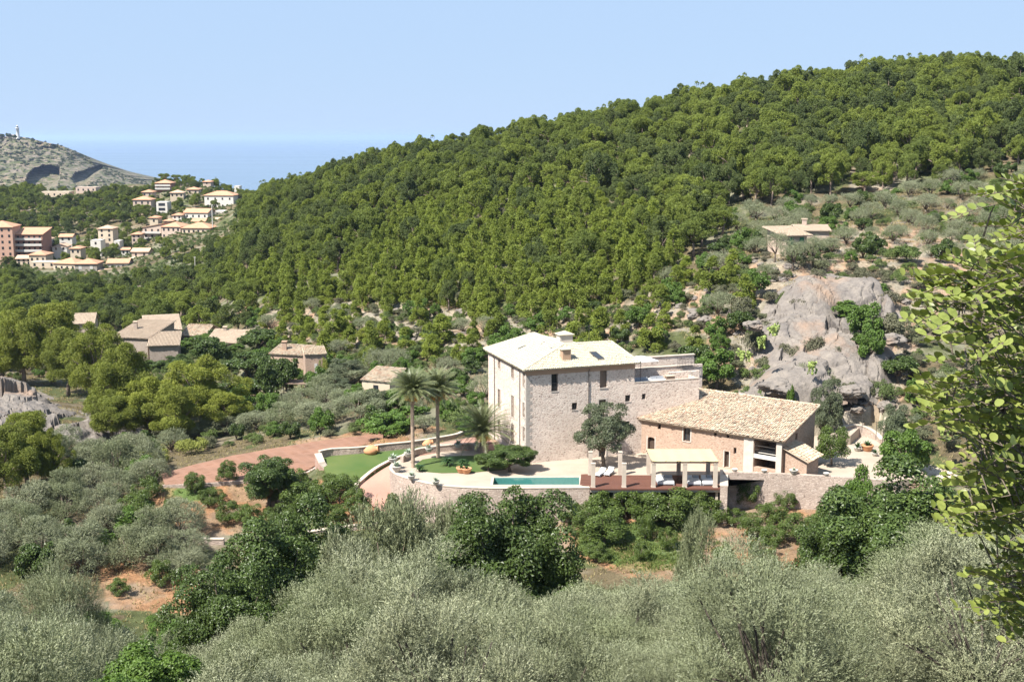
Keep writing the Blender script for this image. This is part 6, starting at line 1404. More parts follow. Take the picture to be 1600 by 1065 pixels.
# ------------------------------------------------------------------ woods, scrub and groves by region
ZONES = [   # polygon of tree feet on the photograph, spacing m, kinds with weights, label, distance range, group, scale
 ('knoll', [(-160, 300), (120, 306), (235, 300), (240, 330), (215, 352), (150, 352), (110, 372), (-160, 352)], 5.2, [('pine', 5), ('dark', 1)], (560, 900)),
 ('village', [(-160, 350), (110, 372), (150, 352), (215, 350), (240, 290), (400, 282), (420, 330), (380, 420), (200, 445), (-160, 440)], 6.2, [('pine', 5), ('dark', 2), ('green', 1)], (470, 800)),
 ('mature', [(370, 282), (480, 240), (640, 215), (830, 180), (1060, 150), (1250, 120), (1480, 78), (1760, 60), (1760, 255), (1560, 265), (1430, 300), (1330, 305), (1220, 325), (1140, 335), (1130, 395), (1060, 405), (1000, 340), (860, 310), (640, 340), (560, 395), (480, 415), (400, 425), (350, 440), (300, 400), (380, 330)], 4.0, [('pine', 12), ('dark', 1)], (225, 620)),
 ('young', [(350, 440), (400, 425), (480, 415), (560, 395), (640, 340), (860, 310), (1000, 340), (1060, 405), (1020, 460), (900, 495), (760, 490), (600, 490), (480, 480), (380, 475)], 2.8, [('young', 14), ('pine', 1), ('scrub', 2)], (190, 480)),
 ('leftwood', [(-160, 440), (200, 445), (350, 440), (380, 475), (400, 520), (300, 525), (120, 520), (-160, 530)], 4.8, [('pine', 7), ('dark', 2), ('green', 1)], (260, 520)),
 ('lowscrub', [(360, 470), (480, 478), (760, 488), (900, 492), (1020, 455), (1140, 420), (1200, 520), (1120, 560), (1000, 545), (760, 575), (600, 600), (380, 545)], 3.0, [('scrub', 4), ('scrub_g', 4), ('young', 6), ('olive', 1), ('green', 3), ('dark', 1)], (160, 330)),
 ('rightolive', [(1130, 300), (1330, 300), (1430, 298), (1560, 262), (1760, 255), (1760, 420), (1500, 430), (1300, 400), (1140, 400)], 4.2, [('olive', 6), ('scrub_g', 2), ('green', 2), ('dark', 1)], (190, 330)),
 ('rightscrub', [(1020, 455), (1140, 395), (1300, 398), (1500, 428), (1760, 420), (1760, 760), (1470, 760), (1390, 690), (1390, 630), (1150, 640), (1130, 560), (1180, 500)], 3.4, [('scrub', 6), ('scrub_g', 3), ('olive', 1), ('green', 1)], (140, 230)),
 ('valley', [(380, 540), (600, 598), (760, 575), (770, 690), (700, 680), (600, 672), (500, 685), (420, 690), (330, 700), (240, 715), (-160, 700), (-160, 520), (300, 525)], 3.7, [('olive', 3), ('green', 4), ('scrub_g', 3), ('scrub', 2), ('dark', 2)], (150, 300)),
 ('leftgrove', [(-160, 690), (200, 700), (252, 745), (245, 815), (330, 850), (300, 900), (140, 900), (-160, 900)], 3.8, [('olive_m', 6), ('dark', 1), ('green', 1)], (96, 180)),
]
LAB = {
 ('knoll', 'pine'): 'far pine in the dense wood between the village and the headland', ('knoll', 'dark'): 'far dark tree in the wood between the village and the headland',
 ('village', 'pine'): 'pine growing between the village houses', ('village', 'dark'): 'dark round tree in a village garden', ('village', 'green'): 'fresh green tree in a village garden',
 ('mature', 'pine'): 'mature lobed pine of the wood covering the big hill', ('mature', 'dark'): 'dark oak among the mature pines of the big hill',
 ('young', 'young'): 'young bright pine of the dense plantation on the lower hillside', ('young', 'pine'): 'larger rounded pine among the young bright ones', ('young', 'scrub'): 'greyish shrub among the young pines',
 ('leftwood', 'pine'): 'pine of the wood below the village', ('leftwood', 'dark'): 'dark tree of the wood below the village', ('leftwood', 'green'): 'fresh green tree in the wood below the village',
}
WHERE = {'lowscrub': 'on the bare terraces below the young pines', 'rightolive': 'on the slope above the grey crag', 'rightscrub': 'around the grey crag and the barn', 'valley': 'in the valley left of the villa', 'leftgrove': 'in the grove at the lower left', 'near': 'on the slope in the foreground', 'young': 'on the lower hillside', 'mature': 'on the big hill'}
KW = {'scrub': 'greyish dry shrub', 'scrub_g': 'low green shrub', 'olive': 'silvery olive tree', 'olive_m': 'silvery olive tree', 'olive_n': 'large silvery olive tree with visible shoots', 'green': 'fresh green leafy tree', 'dark': 'dark leafy tree', 'green_n': 'bright green leafy tree', 'young': 'young bright pine', 'pine': 'pine', 'pine_n': 'pine'}
def lab_for(z, k): return LAB.get((z, k)) or '%s %s' % (KW[k], WHERE[z])
# what hides what: running minimum of the picture row along each sight line
_tc = np.linspace(-.6, .6, 241); _yc = np.exp(np.linspace(math.log(90), math.log(1000), 340)); _T, _Y = np.meshgrid(_tc, _yc); _Zg = ground_z(_T * _Y, _Y)
_rows = mproj(_T * _Y, _Y, _Zg)[1]; _hor = np.minimum.accumulate(_rows, 0)
def visible(x, y, z, h):
    i = np.clip(((x / y) + .6) / 1.2 * 240, 0, 240).astype(int); j = np.clip((np.log(y) - math.log(90)) / (math.log(1000) - math.log(90)) * 339, 0, 339).astype(int)
    return mproj(x, y, z + h)[1] < _hor[np.maximum(j - 1, 0), i] - 1
def scatter():
    r = np.random.default_rng(21); n = 150000
    T = r.uniform(-.53, .53, n); Y = np.sqrt(r.uniform(96 ** 2, 900 ** 2, n) ); nn = n
    # more candidates close by
    T2 = r.uniform(-.53, .53, 60000); Y2 = np.sqrt(r.uniform(96 ** 2, 420 ** 2, 60000)); T = np.concatenate([T, T2]); Y = np.concatenate([Y, Y2])
    X = T * Y; Z = ground_z(X, Y); px, py = mproj(X, Y, Z); zone = np.full(len(X), -1)
    for i, zn in enumerate(ZONES):
        m = (zone < 0) & in_poly(px, py, zn[1]) & (Y > zn[4][0]) & (Y < zn[4][1]); zone[m] = i
    ok = zone >= 0
    ok &= ~in_poly(X, Y, PLATFORM) & (dist_poly(X, Y, PLATFORM) > 1.2) & ~in_poly(X, Y, LAWN_A) & ~in_poly(X, Y, FIELD) & (dist_poly(X, Y, DRIVE, False) > 3.5)
    ok &= (dist_poly(X, Y, LAWN_A) > 1.0) & (dist_poly(X, Y, FIELD) > 1.2)
    for cx, cy, rr, *_ in FOOT: ok &= (np.hypot(X - cx, Y - cy) > rr)
    ok &= visible(X, Y, Z, 6.0)
    # keep lines of sight to houses open: nothing tall right in front of a footprint
    hgt = np.where(Y > 420, 6.0, np.where(Y > 300, 7.5, 4.0)); tp = mproj(X, Y, Z + hgt)[1]; cw = 3.2 / Y * FPX
    low = np.zeros(len(X), bool)
    for cx, cy, rr, w, dp, ro, q0, q1, qe, qb in FOOT:
        low |= ((Y < cy) & (px > q0 - cw * .6) & (px < q1 + cw * .6) & (tp < qe + (qb - qe) * np.where(Y > 400, .35, .6)) & (py > qe))
    bare = in_regs(px, py, [[(1130, 640), (1150, 560), (1200, 450), (1300, 400), (1370, 420), (1400, 470), (1400, 640)]])
    holes = fbm(X / 14 + 3, Y / 14, 3)
    idx = np.nonzero(ok)[0]; cell = {}; out = []
    singles = [(a, b, c) for a, b, c in CAN if b > 90]
    def near_ok(x, y, s):
        ci, cj = int(x // 4), int(y // 4)
        R_ = int(s // 4) + 2
        for a in range(ci - R_, ci + R_ + 1):
            for b in range(cj - R_, cj + R_ + 1):
                for (qx, qy, qs) in cell.get((a, b), ()):
                    if (x - qx) ** 2 + (y - qy) ** 2 < ((s + qs) / 2) ** 2: return False
        return True
    for a, b, c in singles: cell.setdefault((int(a // 4), int(b // 4)), []).append((a, b, c * 1.5))
    rr = random.Random(5)
    for i in idx:
        zn = ZONES[zone[i]]; s = zn[2]; x, y = X[i], Y[i]
        if zn[0] in ('lowscrub', 'rightscrub') and (holes[i] < .36 or (bare[i] and holes[i] < .50)): continue
        if zn[0] == 'mature' and holes[i] < .30: continue
        if zn[0] in ('valley', 'leftwood') and px[i] < 185 and 596 < py[i] < 705: continue
        if zn[0] == 'young' and py[i] > 425 and holes[i] < .37: continue
        if low[i]:
            if Y[i] < 300 and rr.random() < .5: continue
            if not near_ok(x, y, 2.2): continue
            cell.setdefault((int(x // 4), int(y // 4)), []).append((x, y, 2.2)); out.append((zn[0], 'scrub_g', x, y, Z[i])); continue
        kinds = zn[3]; tot = sum(w for _, w in kinds); u = rr.random() * tot
        for k, w in kinds:
            u -= w
            if u <= 0: break
        sp = s * (.55 if k.startswith('scrub') or k == 'yellow' else 1.0) * rr.uniform(.8, 1.15)
        if not near_ok(x, y, sp): continue
        cell.setdefault((int(x // 4), int(y // 4)), []).append((x, y, sp)); out.append((zn[0], k, x, y, Z[i]))
    return out
SC = scatter()
SCALE = {'pine': (.52, 1.15), 'young': (.7, 1.4), 'olive': (.7, 1.1), 'olive_m': (.8, 1.15), 'dark': (.55, 1.0), 'green': (.5, .95), 'scrub': (.6, 1.25), 'scrub_g': (.6, 1.25)}
by = {}
for zn, k, x, y, z in SC:
    sp = {'pine': 'pine', 'young': 'young', 'olive': 'olive', 'olive_m': 'olive', 'scrub': 'scrub', 'scrub_g': 'scrub', 'dark': 'leaf', 'green': 'leaf'}[k]
    by.setdefault(sp, []).append((y / {'pine': 1}.get(k, 1), zn, k, x, y, z))
NAMESTUFF = {'pine': ('pine_wood', 'many mature pines crowding the far parts of the wooded hill', 'wood'), 'young': ('young_pine_wood', 'dense young pines filling the upper part of the plantation', 'wood'), 'olive': ('olive_grove', 'distant olive trees on the slopes', 'grove'),
             'scrub': ('scrub_cover', 'low scrub covering the farther slopes', 'scrub'), 'leaf': ('broadleaf_wood', 'distant round leafy trees between the pines', 'wood')}
def gn_scatter(name, label, cat, items, sources):
    """one object that repeats crowns and trunks at many points"""
    V = np.array([(x, y, z) for k, x, y, z, s, h, a in items], np.float32)
    me = bpy.data.meshes.new(name); me.vertices.add(len(V)); me.vertices.foreach_set('co', V.ravel())
    def att(nm, ty, arr, f='value'): a = me.attributes.new(nm, ty, 'POINT'); a.data.foreach_set(f, np.array(arr).ravel())
    att('pick', 'INT', [k for k, *_ in items]); att('turn', 'FLOAT_VECTOR', np.array([(0, 0, i[6]) for i in items], np.float32), 'vector'); att('size', 'FLOAT_VECTOR', np.array([(i[4], i[4], i[5]) for i in items], np.float32), 'vector')
    o = link(name, me); tag(o, label, cat, kind='stuff')
    ng = bpy.data.node_groups.new(name + ' nodes', 'GeometryNodeTree'); ng.interface.new_socket('Geometry', in_out='INPUT', socket_type='NodeSocketGeometry'); ng.interface.new_socket('Geometry', in_out='OUTPUT', socket_type='NodeSocketGeometry')
    n = ng.nodes; l = ng.links; gi = n.new('NodeGroupInput'); go = n.new('NodeGroupOutput'); jn = n.new('GeometryNodeJoinGeometry'); first = True
    gti = None
    # join in reverse: the node lists inputs last-linked first
    for src in sources[::-1]:
        pr = []
        for ob in src:
            oi = n.new('GeometryNodeObjectInfo'); oi.transform_space = 'ORIGINAL'; oi.inputs['Object'].default_value = ob; oi.inputs['As Instance'].default_value = False; pr.append(oi)
        if len(pr) > 1:
            j2 = n.new('GeometryNodeJoinGeometry')
            for q_ in pr: l.new(q_.outputs['Geometry'], j2.inputs[0])
            gout = j2.outputs[0]
        else: gout = pr[0].outputs['Geometry']
        ti = n.new('GeometryNodeGeometryToInstance'); l.new(gout, ti.inputs[0]); l.new(ti.outputs[0], jn.inputs[0])
    ip = n.new('GeometryNodeInstanceOnPoints'); l.new(gi.outputs[0], ip.inputs['Points']); l.new(jn.outputs[0], ip.inputs['Instance']); ip.inputs['Pick Instance'].default_value = True
    def na(nm, ty): a = n.new('GeometryNodeInputNamedAttribute'); a.data_type = ty; a.inputs['Name'].default_value = nm; return a.outputs[0]
    l.new(na('pick', 'INT'), ip.inputs['Instance Index']); l.new(na('size', 'FLOAT_VECTOR'), ip.inputs['Scale'])
    try:
        er = n.new('FunctionNodeEulerToRotation'); l.new(na('turn', 'FLOAT_VECTOR'), er.inputs[0]); l.new(er.outputs[0], ip.inputs['Rotation'])
    except Exception: l.new(na('turn', 'FLOAT_VECTOR'), ip.inputs['Rotation'])
    l.new(ip.outputs[0], go.inputs[0]); md = o.modifiers.new('scatter', 'NODES'); md.node_group = ng
SRC = {}
def src_of(kind):
    if kind not in SRC:
        res = []
        for v in range(len(PROTO[kind])):
            crown = PROTO[kind][v][0]; found = None
            for o in bpy.data.objects:
                if o.type == 'MESH' and o.data is crown and o.parent: found = o; break
            if found:
                tr = [c for c in found.parent.children if c.name.startswith('trunk')]; res.append([found] + tr)
        SRC[kind] = res
    return SRC[kind]
rs = random.Random(9)
gn_scatter('headland_scrub', 'dark scrub scattered over the rocky headland', 'scrub', HEADSCRUB, src_of('oak')[:1])
SINK = {'olive': 1.0, 'olive_m': .9, 'green': 1.0, 'dark': 1.0, 'pine': .8, 'young': .4, 'scrub': .1}
print('scatter', {k: len(v) for k, v in by.items()})
for sp, lst in by.items():
    lst.sort(); lim = 255 if sp in ('olive', 'pine', 'leaf', 'scrub') else 290
    if sp == 'olive': lim = 60
    if sp == 'leaf': lim = 240
    for _, zn, k, x, y, z in lst[:lim]:
        a, b = SCALE[k]; s = rs.uniform(a, b) * (.78 if zn == 'village' else 1); h = s * (rs.uniform(1.0, 1.4) if zn in ('mature', 'young') else rs.uniform(.85, 1.15))
        plant(k, x, y, z - SINK.get(k, .1) * h, s, h, lab_for(zn, k), '%s %s' % (KW[k] + 's', WHERE.get(zn, 'near the village') if zn not in ('knoll', 'village', 'leftwood') else {'knoll': 'between village and headland', 'village': 'between the village houses', 'leftwood': 'below the village'}[zn]))
    rest = lst[lim:]
    if rest:
        kinds = sorted({i[2] for i in rest}); sources = []; off = {}
        for k in kinds: off[k] = len(sources); sources += src_of(k)
        items = []
        for _, zn, k, x, y, z in rest:
            a, b = SCALE[k]; s = rs.uniform(a, b) * (.78 if zn == 'village' else 1); h = s * (rs.uniform(1.0, 1.4) if zn in ('mature', 'young') else rs.uniform(.85, 1.15))
            items.append((off[k] + rs.randrange(len(src_of(k))), x, y, z - SINK.get(k, .1) * h, s, h, rs.random() * 6.283))
        nm, lab, cat = NAMESTUFF[sp]; gn_scatter(nm, lab, cat, items, sources)

# bushes at the feet of the old houses
rf = random.Random(17)
for cx, cy, rr, w, dp, ro, q0, q1, qe, qb in FOOT:
    if cy > 275: continue
    for k in range(max(2, int((q1 - q0) / 12))):
        px_ = q0 + (q1 - q0) * (k + rf.random()) / max(2, int((q1 - q0) / 12)); Yb = cy - dp / 2 - rf.uniform(1.2, 3.5) - (4 if cy > 240 else 0)
        place(rf.choice(['scrub_g', 'green', 'dark', 'green']), px_, qb - (qb - qe) * rf.uniform(.15, .45), Yb, rf.uniform(22, 40), 'leafy bush growing against the foot of an old stone house in the valley', 'bushes at the feet of the old houses')
# --- foreground slope
def foreground():
    SINGLECAN = [q for q in CAN if q[1] < 115]
    r = random.Random(31); pts = []; tries = 0
    while tries < 14000:
        tries += 1
        Y = math.sqrt(r.uniform(13 ** 2, 103 ** 2)) if tries % 3 else r.uniform(13, 34); t = r.uniform(-.50, .50); x = t * Y; z = gz(x, Y); px, py = proj((x, Y, z))
        sp = 2.3 if Y < 24 else 3.3 if Y < 60 else 3.7
        if any((x - a) ** 2 + (Y - b) ** 2 < sp * sp for a, b in pts): continue
        if any((x - a) ** 2 + (Y - b) ** 2 < (c * .8 + 1.0) ** 2 for a, b, c in SINGLECAN): continue
        s = r.uniform(.36, .56) if Y < 21 else r.uniform(.5, .85) if Y < 32 else r.uniform(.68, 1.05); top = proj((x, Y, z + 5.2 * s))[1]; cx = proj((x, Y, z + 3))[0]
        # the orchards, the reddish clearing and the drive stay in view
        lim = np.interp(cx, [-200, 130, 160, 290, 310, 520, 545, 600, 700, 725, 880, 895, 1000, 1060, 1160, 1260, 1295, 1450, 1480, 1800], [870, 890, 935, 940, 985, 960, 850, 800, 805, 925, 935, 895, 895, 850, 865, 880, 905, 900, 825, 815])
        if top < lim: continue
        pts.append((x, Y)); k = 'olive_n' if Y < 52 else 'olive_m'
        u = r.random()
        if 150 < cx < 260 and py > 950: k = 'green_n'
        elif u < .05 and (cx < 350 or Y > 45): k = 'green_n'
        elif u < .13 and (cx < 330 or (Y > 55 and cx < 900)): k = 'dark_n'
        where = 'at the lower left of the foreground' if cx < 420 else 'in the middle foreground' if cx < 1000 else 'at the lower right of the foreground'
        plant(k, x, Y, z - .55 * s, s, s * r.uniform(.9, 1.1), '%s %s' % ({'olive_n': 'silvery olive with visible shoots', 'olive_m': 'smaller silvery olive', 'dark_n': 'dark green leafy tree among olives', 'green_n': 'bright green leafy tree among olives'}[k], where), 'foreground trees ' + where)
    print('foreground', len(pts))
foreground()
for px, top, Y, w in [(650, 868, 27, 330), (520, 905, 26, 230), (860, 930, 27, 260), (1080, 900, 34, 250), (1290, 905, 30, 300), (1500, 835, 24, 360), (1585, 800, 26, 260), (440, 965, 34, 200), (60, 885, 44, 190), (640, 800, 80, 130), (735, 815, 78, 110), (1100, 822, 88, 90)]:
    place('olive_n' if Y < 50 else 'olive_m', px, top, Y, w, 'big silvery olive %s' % ('at the left of the foreground' if px < 450 else 'in the middle of the foreground' if px < 1000 else 'at the right of the foreground'), 'big foreground olives')
# ------------------------------------------------------------------ carob branches hanging in at the right edge
def carob():
    r = random.Random(77); t = thing('carob_tree', 'carob tree with glossy oval leaflets reaching in from the right edge', 'tree', (3.6, 5.2, gz(3.6, 5.2)))
    o = Vector(t.location); D = 5.0
    tips = []
    edge = [(262, 1600), (285, 1575), (318, 1530), (335, 1570), (380, 1545), (410, 1500), (438, 1448), (452, 1442), (470, 1460), (500, 1450), (520, 1465), (545, 1500), (575, 1490), (605, 1470), (635, 1440), (660, 1452), (690, 1490), (720, 1510), (745, 1530), (775, 1500), (800, 1490), (822, 1505), (835, 1560), (848, 1620), (866, 1560), (885, 1535), (920, 1530), (955, 1545), (975, 1590), (990, 1640)]
    er = [e[0] for e in edge]; ex = [e[1] for e in edge]
    n = 0; tries = 0
    while n < 1150 and tries < 60000:
        tries += 1; row = r.uniform(268, 1000); xl = np.interp(row, er, ex); px = r.uniform(xl + 16, 1780)
        dens = 1.0 if px - xl > 45 else .9
        if row < 400 and r.random() > .5: continue
        if 835 < row < 850: continue
        if n > 800 and px - xl < 70: continue
        Y = D + r.uniform(-.9, .9) + (px - 1500) / 300 * .2; tips.append((PY(px, row, Y), px - xl)); n += 1
    hub = Vector((3.0, 5.2, 36.2)); bm_ = MB(); start = Vector((3.7, 5.3, 35.0))
    tr = MB(); tr.tube([Vector(t.location) - o, Vector((3.75, 5.3, 34.8)) - o + Vector((0, 0, 0)), Vector((3.4, 5.2, 37.0)) - o, Vector((3.1, 5.1, 39.0)) - o], [.16, .13, .10, .06], 9); tr.build('trunk', M['bark'], t, True)
    mains = []
    for (px, row, Y) in [(1585, 330, 5.0), (1500, 470, 4.9), (1490, 560, 5.1), (1480, 640, 4.9), (1520, 740, 5.1), (1560, 900, 4.9), (1620, 430, 5.2), (1620, 620, 5.2), (1640, 800, 5.0)]:
        e = PY(px, row, Y); s0 = Vector((3.35, 5.2, min(38.6, max(35.6, e.z - .35)))); m = s0.lerp(e, .5) + Vector((0, 0, .10)); p = [s0, s0.lerp(m, .5), m, m.lerp(e, .5) + Vector((0, 0, .03)), e]
        b = MB(); b.tube([q - o for q in p], [.018, .013, .009, .006, .003], 6); b.build('branch', M['bark_p'], t, True); mains += [s0.lerp(e, k / 12) + Vector((0, 0, .1 * math.sin(k / 12 * 3.14))) for k in range(2, 13)]
    tw = MB(); leaves = []
    for tip, dist in tips:
        a = min(mains, key=lambda q: (q - tip).length + (0 if q.x > tip.x - .02 else .5)); 
        d = (tip - a); Ln = min(d.length, .22); st = tip - d.normalized() * Ln
        tw.tube([st - o, (st.lerp(tip, .6) + Vector((0, 0, .015))) - o, tip - o], [.004, .003, .0018], 4, False)
        dirn = (Vector((-1.0, r.uniform(-.5, .5), r.uniform(-.35, .75)))).normalized() if r.random() < .75 else Vector((r.uniform(-1, 1), r.uniform(-1, 1), r.uniform(-.2, 1))).normalized()
        rach = [tip + dirn * .17 * k / 5 + Vector((0, 0, -.02 * (k / 5) ** 2)) for k in range(6)]
        tw.tube([p - o for p in rach], .0018, 4, False)
        side = dirn.cross(Vector((0, 0, 1)) + Vector((r.uniform(-.5, .5), r.uniform(-.5, .5), 0))).normalized(); up = side.cross(dirn).normalized()
        for k in range(1, 6):
            for s in (-1, 1):
                la = (side * s * .8 + dirn * .35 + up * r.uniform(.1, .6)).normalized(); nn = (up + Vector((r.uniform(-.4, .4), r.uniform(-.4, .4), r.uniform(-.2, .4)))).normalized()
                leaves.append((rach[k].copy(), la, nn, r.uniform(.026, .052), proj(rach[k])[0] < 1600))
    tw.build('twigs', M['bark'], t)
    # leaflet mesh shared by the single ones
    def leaf_pts():
        P = []
        for j, (u, w) in enumerate([(0, .02), (.2, .27), (.45, .36), (.75, .34), (.97, .12)]): P += [(u, -w, .10 * abs(w) * 2 - .06 * u * u), (u, 0, -.06 * u * u), (u, w, .10 * abs(w) * 2 - .06 * u * u)]
        return P, [(3 * j + k, 3 * j + 3 + k, 3 * j + 4 + k, 3 * j + 1 + k) for j in range(4) for k in range(2)]
    LP, LF = leaf_pts(); me = bpy.data.meshes.new('leaf'); me.from_pydata(LP, [], LF); me.materials.append(L['carob']); me.polygons.foreach_set('use_smooth', np.full(len(LF), True))
    def mtx(p, la, nn, s):
        y = nn.cross(la).normalized(); z = la.cross(y).normalized(); m = Matrix((la, y, z)).transposed().to_4x4(); return Matrix.Translation(p - o) @ m @ Matrix.Scale(s, 4)
    vis = [l for l in leaves if l[4]]; hid = [l for l in leaves if not l[4]]; vis.sort(key=lambda l: -l[3] / l[0].y)
    for p, la, nn, s, _ in vis[:300]:
        ob = link('leaf', me, t); ob.matrix_local = mtx(p, la, nn, s)
    base = np.array(LP); V = []; F = []; b = 0
    for p, la, nn, s, _ in vis[300:] + hid:
        m = np.array(mtx(p, la, nn, s)); V.append(base @ m[:3, :3].T + m[:3, 3]); F.append(np.array(LF) + b); b += len(LP)
    tag(link('foliage', np_mesh('foliage', np.concatenate(V), np.concatenate(F), L['carob'], True), t), kind='stuff')
    print('carob leaves', len(vis), len(hid))
carob()
# ------------------------------------------------------------------ prickly pears, boulders, grass
M['pad'] = mat_plain('cactus pads', (.20, .27, .07), (.26, .31, .09), 2.5, .6, .1)
def cactus(label, px, py, Y, h, seed):
    r = random.Random(seed); p = PY(px, py, Y); g = gz(p.x, Y); t = thing('prickly_pear', label, 'cactus', (p.x, p.y, max(g, p.z)), 0)
    stack = [(Vector((r.uniform(-.6, .6), r.uniform(-.4, .4), 0)), Vector((r.uniform(-.3, .3), 0, 1)).normalized(), 0) for _ in range(7)]; cnt = 0
    mb = MB()
    while stack and cnt < 90:
        b, d, lv = stack.pop(0); s = r.uniform(.32, .46); a = r.uniform(0, 3.14); sd = Vector((math.cos(a), math.sin(a), 0)); sd = (sd - d * sd.dot(d)).normalized(); nn = sd.cross(d)
        ring = [b + d * s * (1 + math.sin(q)) * .5 * 1.0 + sd * s * .38 * math.cos(q) for q in np.linspace(-math.pi / 2, 1.5 * math.pi, 11)[:-1]]
        c = b + d * s * .5; mb.add(ring + [c + nn * .06, c - nn * .06], [(i, (i + 1) % 10, 10) for i in range(10)] + [((i + 1) % 10, i, 11) for i in range(10)]); cnt += 1
        if lv < int(h / .38):
            for _ in range(r.choice([1, 2, 2])): stack.append((b + d * s * .95 + sd * r.uniform(-.12, .12), (d + sd * r.uniform(-.9, .9) + nn * r.uniform(-.5, .5) + Vector((0, 0, .3))).normalized(), lv + 1))
    mb.build('pads', M['pad'], t)
for i, (lab, px, py, Y) in enumerate([('prickly pear cactus on the crag just left of the lower slab', 1190, 545, 158), ('large prickly pear thicket at the left foot of the crag', 1165, 565, 157), ('prickly pear on the left flank of the crag, uppermost', 1208, 525, 162), ('prickly pear beside the path at the right, under the carob branches', 1462, 650, 139), ('prickly pear low on the right slope by the path bend', 1475, 680, 137), ('small prickly pear on the crag face above the barn roof', 1268, 585, 156)]):
    cactus(lab, px, py, Y, 1.6, i)
rb = random.Random(12)
for i in range(90):
    reg = rb.choice([(1000, 1160, 440, 520), (1020, 1150, 440, 500), (1400, 1560, 380, 640), (400, 800, 480, 560), (620, 1000, 470, 530), (1150, 1250, 400, 440), (1300, 1400, 600, 660)])
    for _ in range(60):
        px = rb.uniform(reg[0], reg[1]); py = rb.uniform(reg[2], reg[3]); Y = None
        ys = np.linspace(135, 330, 160); d = ray(px, py); zg = ground_z(d[0] * ys, ys, False); k = np.nonzero(H + d[2] * ys < zg)[0]
        if len(k): Y = ys[k[0]]; break
    if not Y: continue
    s = rb.uniform(.35, 1.3); x = d[0] * Y
    if in_poly(np.array([x]), np.array([Y]), PLATFORM)[0]: continue
    boulder('grey boulder %s' % ('on the bare ground around the crag' if px > 1100 else 'on the bare terraces below the pines'), (x, Y, gz(x, Y)), (s, s * .8, s * .7), i * .77, 'boulders around the crag' if px > 1100 else 'boulders below the pines')
def ground_tufts():
    r = np.random.default_rng(44); n = 90000; T = r.uniform(-.5, .5, n); Y = np.sqrt(r.uniform(80 ** 2, 260 ** 2, n)); X = T * Y
    k = ~in_poly(X, Y, PLATFORM) & ~in_poly(X, Y, LAWN_A) & ~in_poly(X, Y, FIELD) & (dist_poly(X, Y, DRIVE, False) > 3); X = X[k]; Y = Y[k]
    pat = fbm(X / 6, Y / 6, 3); k = pat > .42; X = X[k]; Y = Y[k]; Z = ground_z(X, Y); px, py = mproj(X, Y, Z); g = in_regs(px, py, G_GRASS) & (Y < 150)
    for nm, lab, mask, mat in (('dry_grass', 'dry grass tufts over the slopes', ~g, L['dry']), ('green_grass', 'green grass in the orchards', g, L['grass'])):
        x, y, z = X[mask], Y[mask], Z[mask]; m = len(x)
        if not m: continue
        if nm == 'green_grass':
            x = np.repeat(x, 5) + r.normal(0, .5, m * 5); y = np.repeat(y, 5) + r.normal(0, .5, m * 5); z = ground_z(x, y); m = len(x)
        else: 
            q = r.random(m) < .55; x, y, z = x[q], y[q], z[q]; m = len(x)
        b = 3; pos = np.repeat(np.stack([x, y, z - .05], 1), b, 0) + r.normal(0, .12, (m * b, 3)) * np.array([1, 1, 0]); ax = unit(rnd_dirs(r, m * b) * .5 + np.array([0, 0, .8])); V, F = leaf_quads(pos, ax, rnd_dirs(r, m * b), r.uniform(.2, .5, m * b), r.uniform(.06, .14, m * b))
        tag(link(nm, np_mesh(nm, V, F, mat)), lab, 'grass', kind='stuff')
ground_tufts()
# ------------------------------------------------------------------ haze over the valley and the sea
def haze():
    m = bpy.data.materials.new('sea haze'); m.use_nodes = True; nt = m.node_tree; nt.nodes.clear(); out = nt.nodes.new('ShaderNodeOutputMaterial')
    pv = nt.nodes.new('ShaderNodeVolumePrincipled'); pv.inputs['Color'].default_value = (.56, .69, .94, 1); pv.inputs['Density'].default_value = HAZE; pv.inputs['Anisotropy'].default_value = 0.35
    nt.links.new(pv.outputs[0], out.inputs['Volume'])
    q = MB(); q.box((0, 44000, (SEA_Z - 1 - 9 + 105) / 2), (126000, 96000, 105 - (SEA_Z - 10)))
    o = q.build('haze', m); tag(o, 'thin pale sea haze over the whole view', 'haze', kind='stuff')
HAZE = 0.000045
if HAZE > 0: haze()

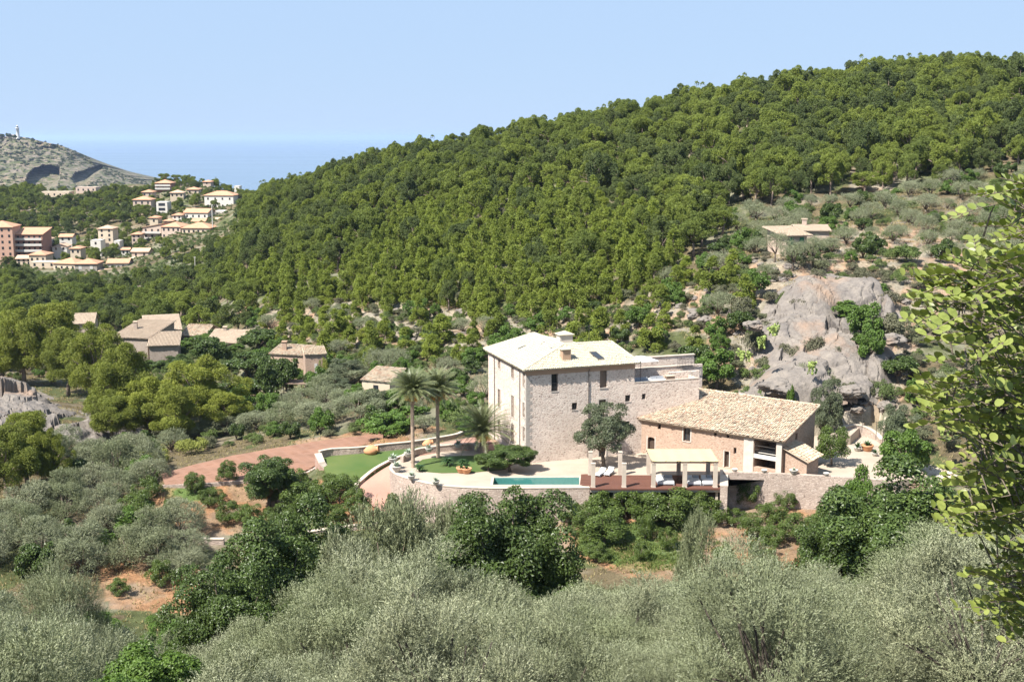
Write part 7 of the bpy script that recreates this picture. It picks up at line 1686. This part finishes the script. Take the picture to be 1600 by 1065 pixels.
# ------------------------------------------------------------------ every plant says where it stands
def name_places():
    LM = [(880, 640, 'the villa'), (1120, 670, 'the barn'), (1020, 770, 'the wooden deck'), (680, 775, 'the curved pool wall'), (400, 720, 'the brown field'), (330, 790, 'the left orchard'), (420, 880, 'the dark trees at lower left'),
          (800, 830, 'the tall dark tree'), (1400, 800, 'the big dark tree at right'), (1290, 520, 'the grey crag'), (240, 550, 'the stone farmhouses'), (470, 575, 'the cottages'), (590, 600, 'the ruined shed'), (1560, 600, 'the carob branches'),
          (1260, 370, 'the hillside farmhouse'), (250, 360, 'the village'), (20, 380, 'the salmon tower'), (40, 1050, 'the bottom left corner'), (600, 1060, 'the bottom edge'), (1100, 1060, 'the lower right edge'), (1560, 1050, 'the bottom right corner')]
    ORD = ['leftmost', 'second from left', 'third from left', 'fourth from left', 'fifth from left', 'sixth from left', 'seventh from left', 'eighth from left', 'ninth from left', 'tenth from left', 'eleventh from left', 'twelfth from left']
    by_l = {}; sub_ = {}
    for o in bpy.data.objects:
        if o.parent is None and o.get('label') and o.get('category') in ('tree', 'shrub', 'rock') and not o.get('kind'): by_l.setdefault(o['label'], []).append(o)
    for lab, L_ in by_l.items():
        if len(L_) < 2 or len(L_) > 150: continue
        words = lab.split(); short = ' '.join(words[:words.index([w for w in words if w in ('of', 'on', 'in', 'by', 'beside', 'growing', 'standing', 'at', 'close', 'around', 'below', 'hiding', 'between', 'climbing', 'left', 'with', 'rooted', 'among')][0])]) if any(w in ('of', 'on', 'in', 'by', 'beside', 'growing', 'standing', 'at', 'close', 'around', 'below', 'hiding', 'between', 'climbing', 'left', 'with', 'rooted', 'among') for w in words) else lab
        for o in L_:
            px, py = proj((o.location.x, o.location.y, o.location.z + 1.5)); d, lm = min((math.hypot(px - a, py - b), (a, b, n)) for a, b, n in LM); dx, dy = px - lm[0], py - lm[1]
            dr = 'close to' if d < 45 else ('right of' if dx > 0 else 'left of') if abs(dx) > abs(dy) * 1.3 else ('below' if dy > 0 else 'above')
            if 'edge' in lm[2] or 'corner' in lm[2]: dr = 'near'
            sub_.setdefault((short, dr, lm[2]), []).append((px, o))
    for (short, dr, n), q in sub_.items():
        q.sort(key=lambda t: t[0])
        for i, (px, o) in enumerate(q):
            tail = '' if len(q) == 1 else ', ' + (ORD[i] if i < 12 else ORD[len(q) - 1 - i].replace('left', 'right') if len(q) - 1 - i < 12 else 'one of the middle ones')
            o['label'] = '%s %s %s%s' % (short, dr, n, tail)
name_places()
